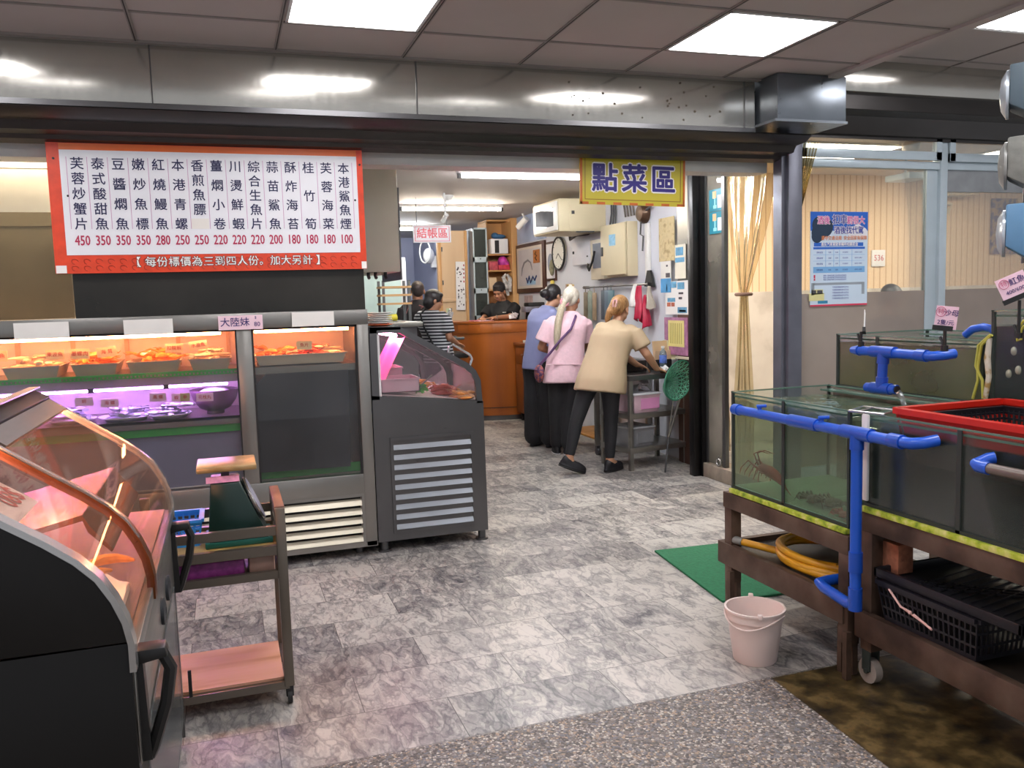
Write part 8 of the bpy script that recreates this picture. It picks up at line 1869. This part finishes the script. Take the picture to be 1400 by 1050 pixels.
# clerk
root, K, P, M, lat, fwd, sp = human('clerk in a black T-shirt leaning over slips at the cash counter', dict(
    hip=(3.53, 10.70, 0.95), waist=(3.515, 10.68, 1.08), chest=(3.49, 10.65, 1.29), neck=(3.465, 10.62, 1.475), head=(3.41, 10.585, 1.60), hem=(3.525, 10.695, 0.88),
    shR=(3.33, 10.76, 1.40), shL=(3.615, 10.52, 1.405), elR=(3.22, 10.68, 1.27), haR=(3.12, 10.40, 1.268), elL=(3.49, 10.42, 1.275), haL=(3.245, 10.30, 1.268), hdR=(-0.3, -0.9, 0.0), hdL=(-0.95, -0.1, 0.0), pnR=(0, 0, -1), pnL=(0, 0, -1), curl=0.25,
    hiR=(3.47, 10.77, 0.92), hiL=(3.59, 10.64, 0.92), knR=(3.46, 10.77, 0.49), knL=(3.59, 10.62, 0.49), anR=(3.47, 10.78, 0.09), anL=(3.6, 10.63, 0.09), toeR=(-0.75, -0.6, 0), toeL=(-0.75, -0.6, 0)),
    (-0.7, -0.7, 0), (-0.62, -0.62, -0.45), SKIN2, dict(top=BLACKT, bottom=BLACKCL, shoe=BLKSHOE, s=1.0, hup=(-0.35, -0.35, 0.85), sleeve=0.85, sleevew=0.075, hemw=0.19, hemd=0.14, chestw=0.03))
mb = MB(); mb.ell(P(0, -0.016, 0.042), (0.083, 0.098, 0.088), M); mb.ell(P(0, -0.05, 0.0), (0.072, 0.05, 0.07), M); mb.ell(P(0, 0.030, 0.098), (0.06, 0.035, 0.022), M); blob(mb, 'hair', HAIRB, root, 0.008, 3)
mb = MB(); q = K['chest'].lerp(K['neck'], 0.35) + fwd * 0.122 - lat * 0.06; mb.box(-0.03, -0.002, -0.004, 0.03, 0.002, 0.004, M=Matrix.Translation(q) @ Matrix((lat, -fwd, sp)).transposed().to_4x4()); mb.build('chest_print', M_INKW, root)
mb = MB(); mb.tube([K['haL'].lerp(K['elL'], 0.12) + V(0.0, 0.030 * math.cos(a), 0.030 * math.sin(a)) for a in [2 * PI * k / 18 for k in range(18)]], 0.007, 8, closed=True); mb.build('bracelet', M_CHROME, root)

# diner whose hair shows over the frosted film
root, K, P, M, lat, fwd, sp = human('diner with dark hair sitting behind the frosted window film', dict(
    hip=(5.98, 6.55, 0.72), waist=(5.98, 6.54, 0.84), chest=(5.98, 6.53, 1.06), neck=(5.98, 6.53, 1.24), head=(5.985, 6.52, 1.405), hem=(5.98, 6.55, 0.70),
    shR=(5.80, 6.54, 1.15), shL=(6.16, 6.52, 1.15), elR=(5.76, 6.40, 0.92), haR=(5.86, 6.2, 0.86), elL=(6.2, 6.4, 0.92), haL=(6.1, 6.2, 0.86),
    hiR=(5.90, 6.5, 0.55), hiL=(6.06, 6.5, 0.55), knR=(5.88, 6.12, 0.5), knL=(6.08, 6.12, 0.5), anR=(5.88, 6.1, 0.09), anL=(6.08, 6.1, 0.09), toeR=(0, -1, 0), toeL=(0, -1, 0)),
    (0, -1, 0), (0.3, -0.9, -0.4), SKINC, dict(top=BLACKT, bottom=BLACKCL, shoe=BLKSHOE, s=1.0))
mb = MB(); mb.ell(P(0, -0.014, 0.042), (0.088, 0.102, 0.09), M); mb.ell(P(0, 0.05, 0.075), (0.06, 0.035, 0.03), M); mb.ell(P(0, -0.05, -0.02), (0.08, 0.06, 0.09), M); blob(mb, 'hair', HAIRB, root, 0.008, 3)
t = thing('stool', 'dining stool under the diner behind the frosted film', 'stool', (5.98, 6.55, 0))
mb = MB(); mb.box(5.8, 6.37, 0.42, 6.16, 6.73, 0.46, 0.01); mb.build('seat', M_WOODP, t)
for dx in (-0.15, 0.15):
    for dy in (-0.15, 0.15):
        mb = MB(); mb.box(5.98 + dx - 0.015, 6.55 + dy - 0.015, 0, 5.98 + dx + 0.015, 6.55 + dy + 0.015, 0.42); mb.build('leg', M_STEELD, t)

# freeze the soft bodies into plain meshes
dg = bpy.context.evaluated_depsgraph_get()
new = [(o, bpy.data.meshes.new_from_object(o.evaluated_get(dg))) for o in BLOBS]
for o, me in new:
    o.modifiers.clear(); old = o.data; o.data = me; me.name = o.name; bpy.data.meshes.remove(old)
    me.polygons.foreach_set('use_smooth', [True] * len(me.polygons))
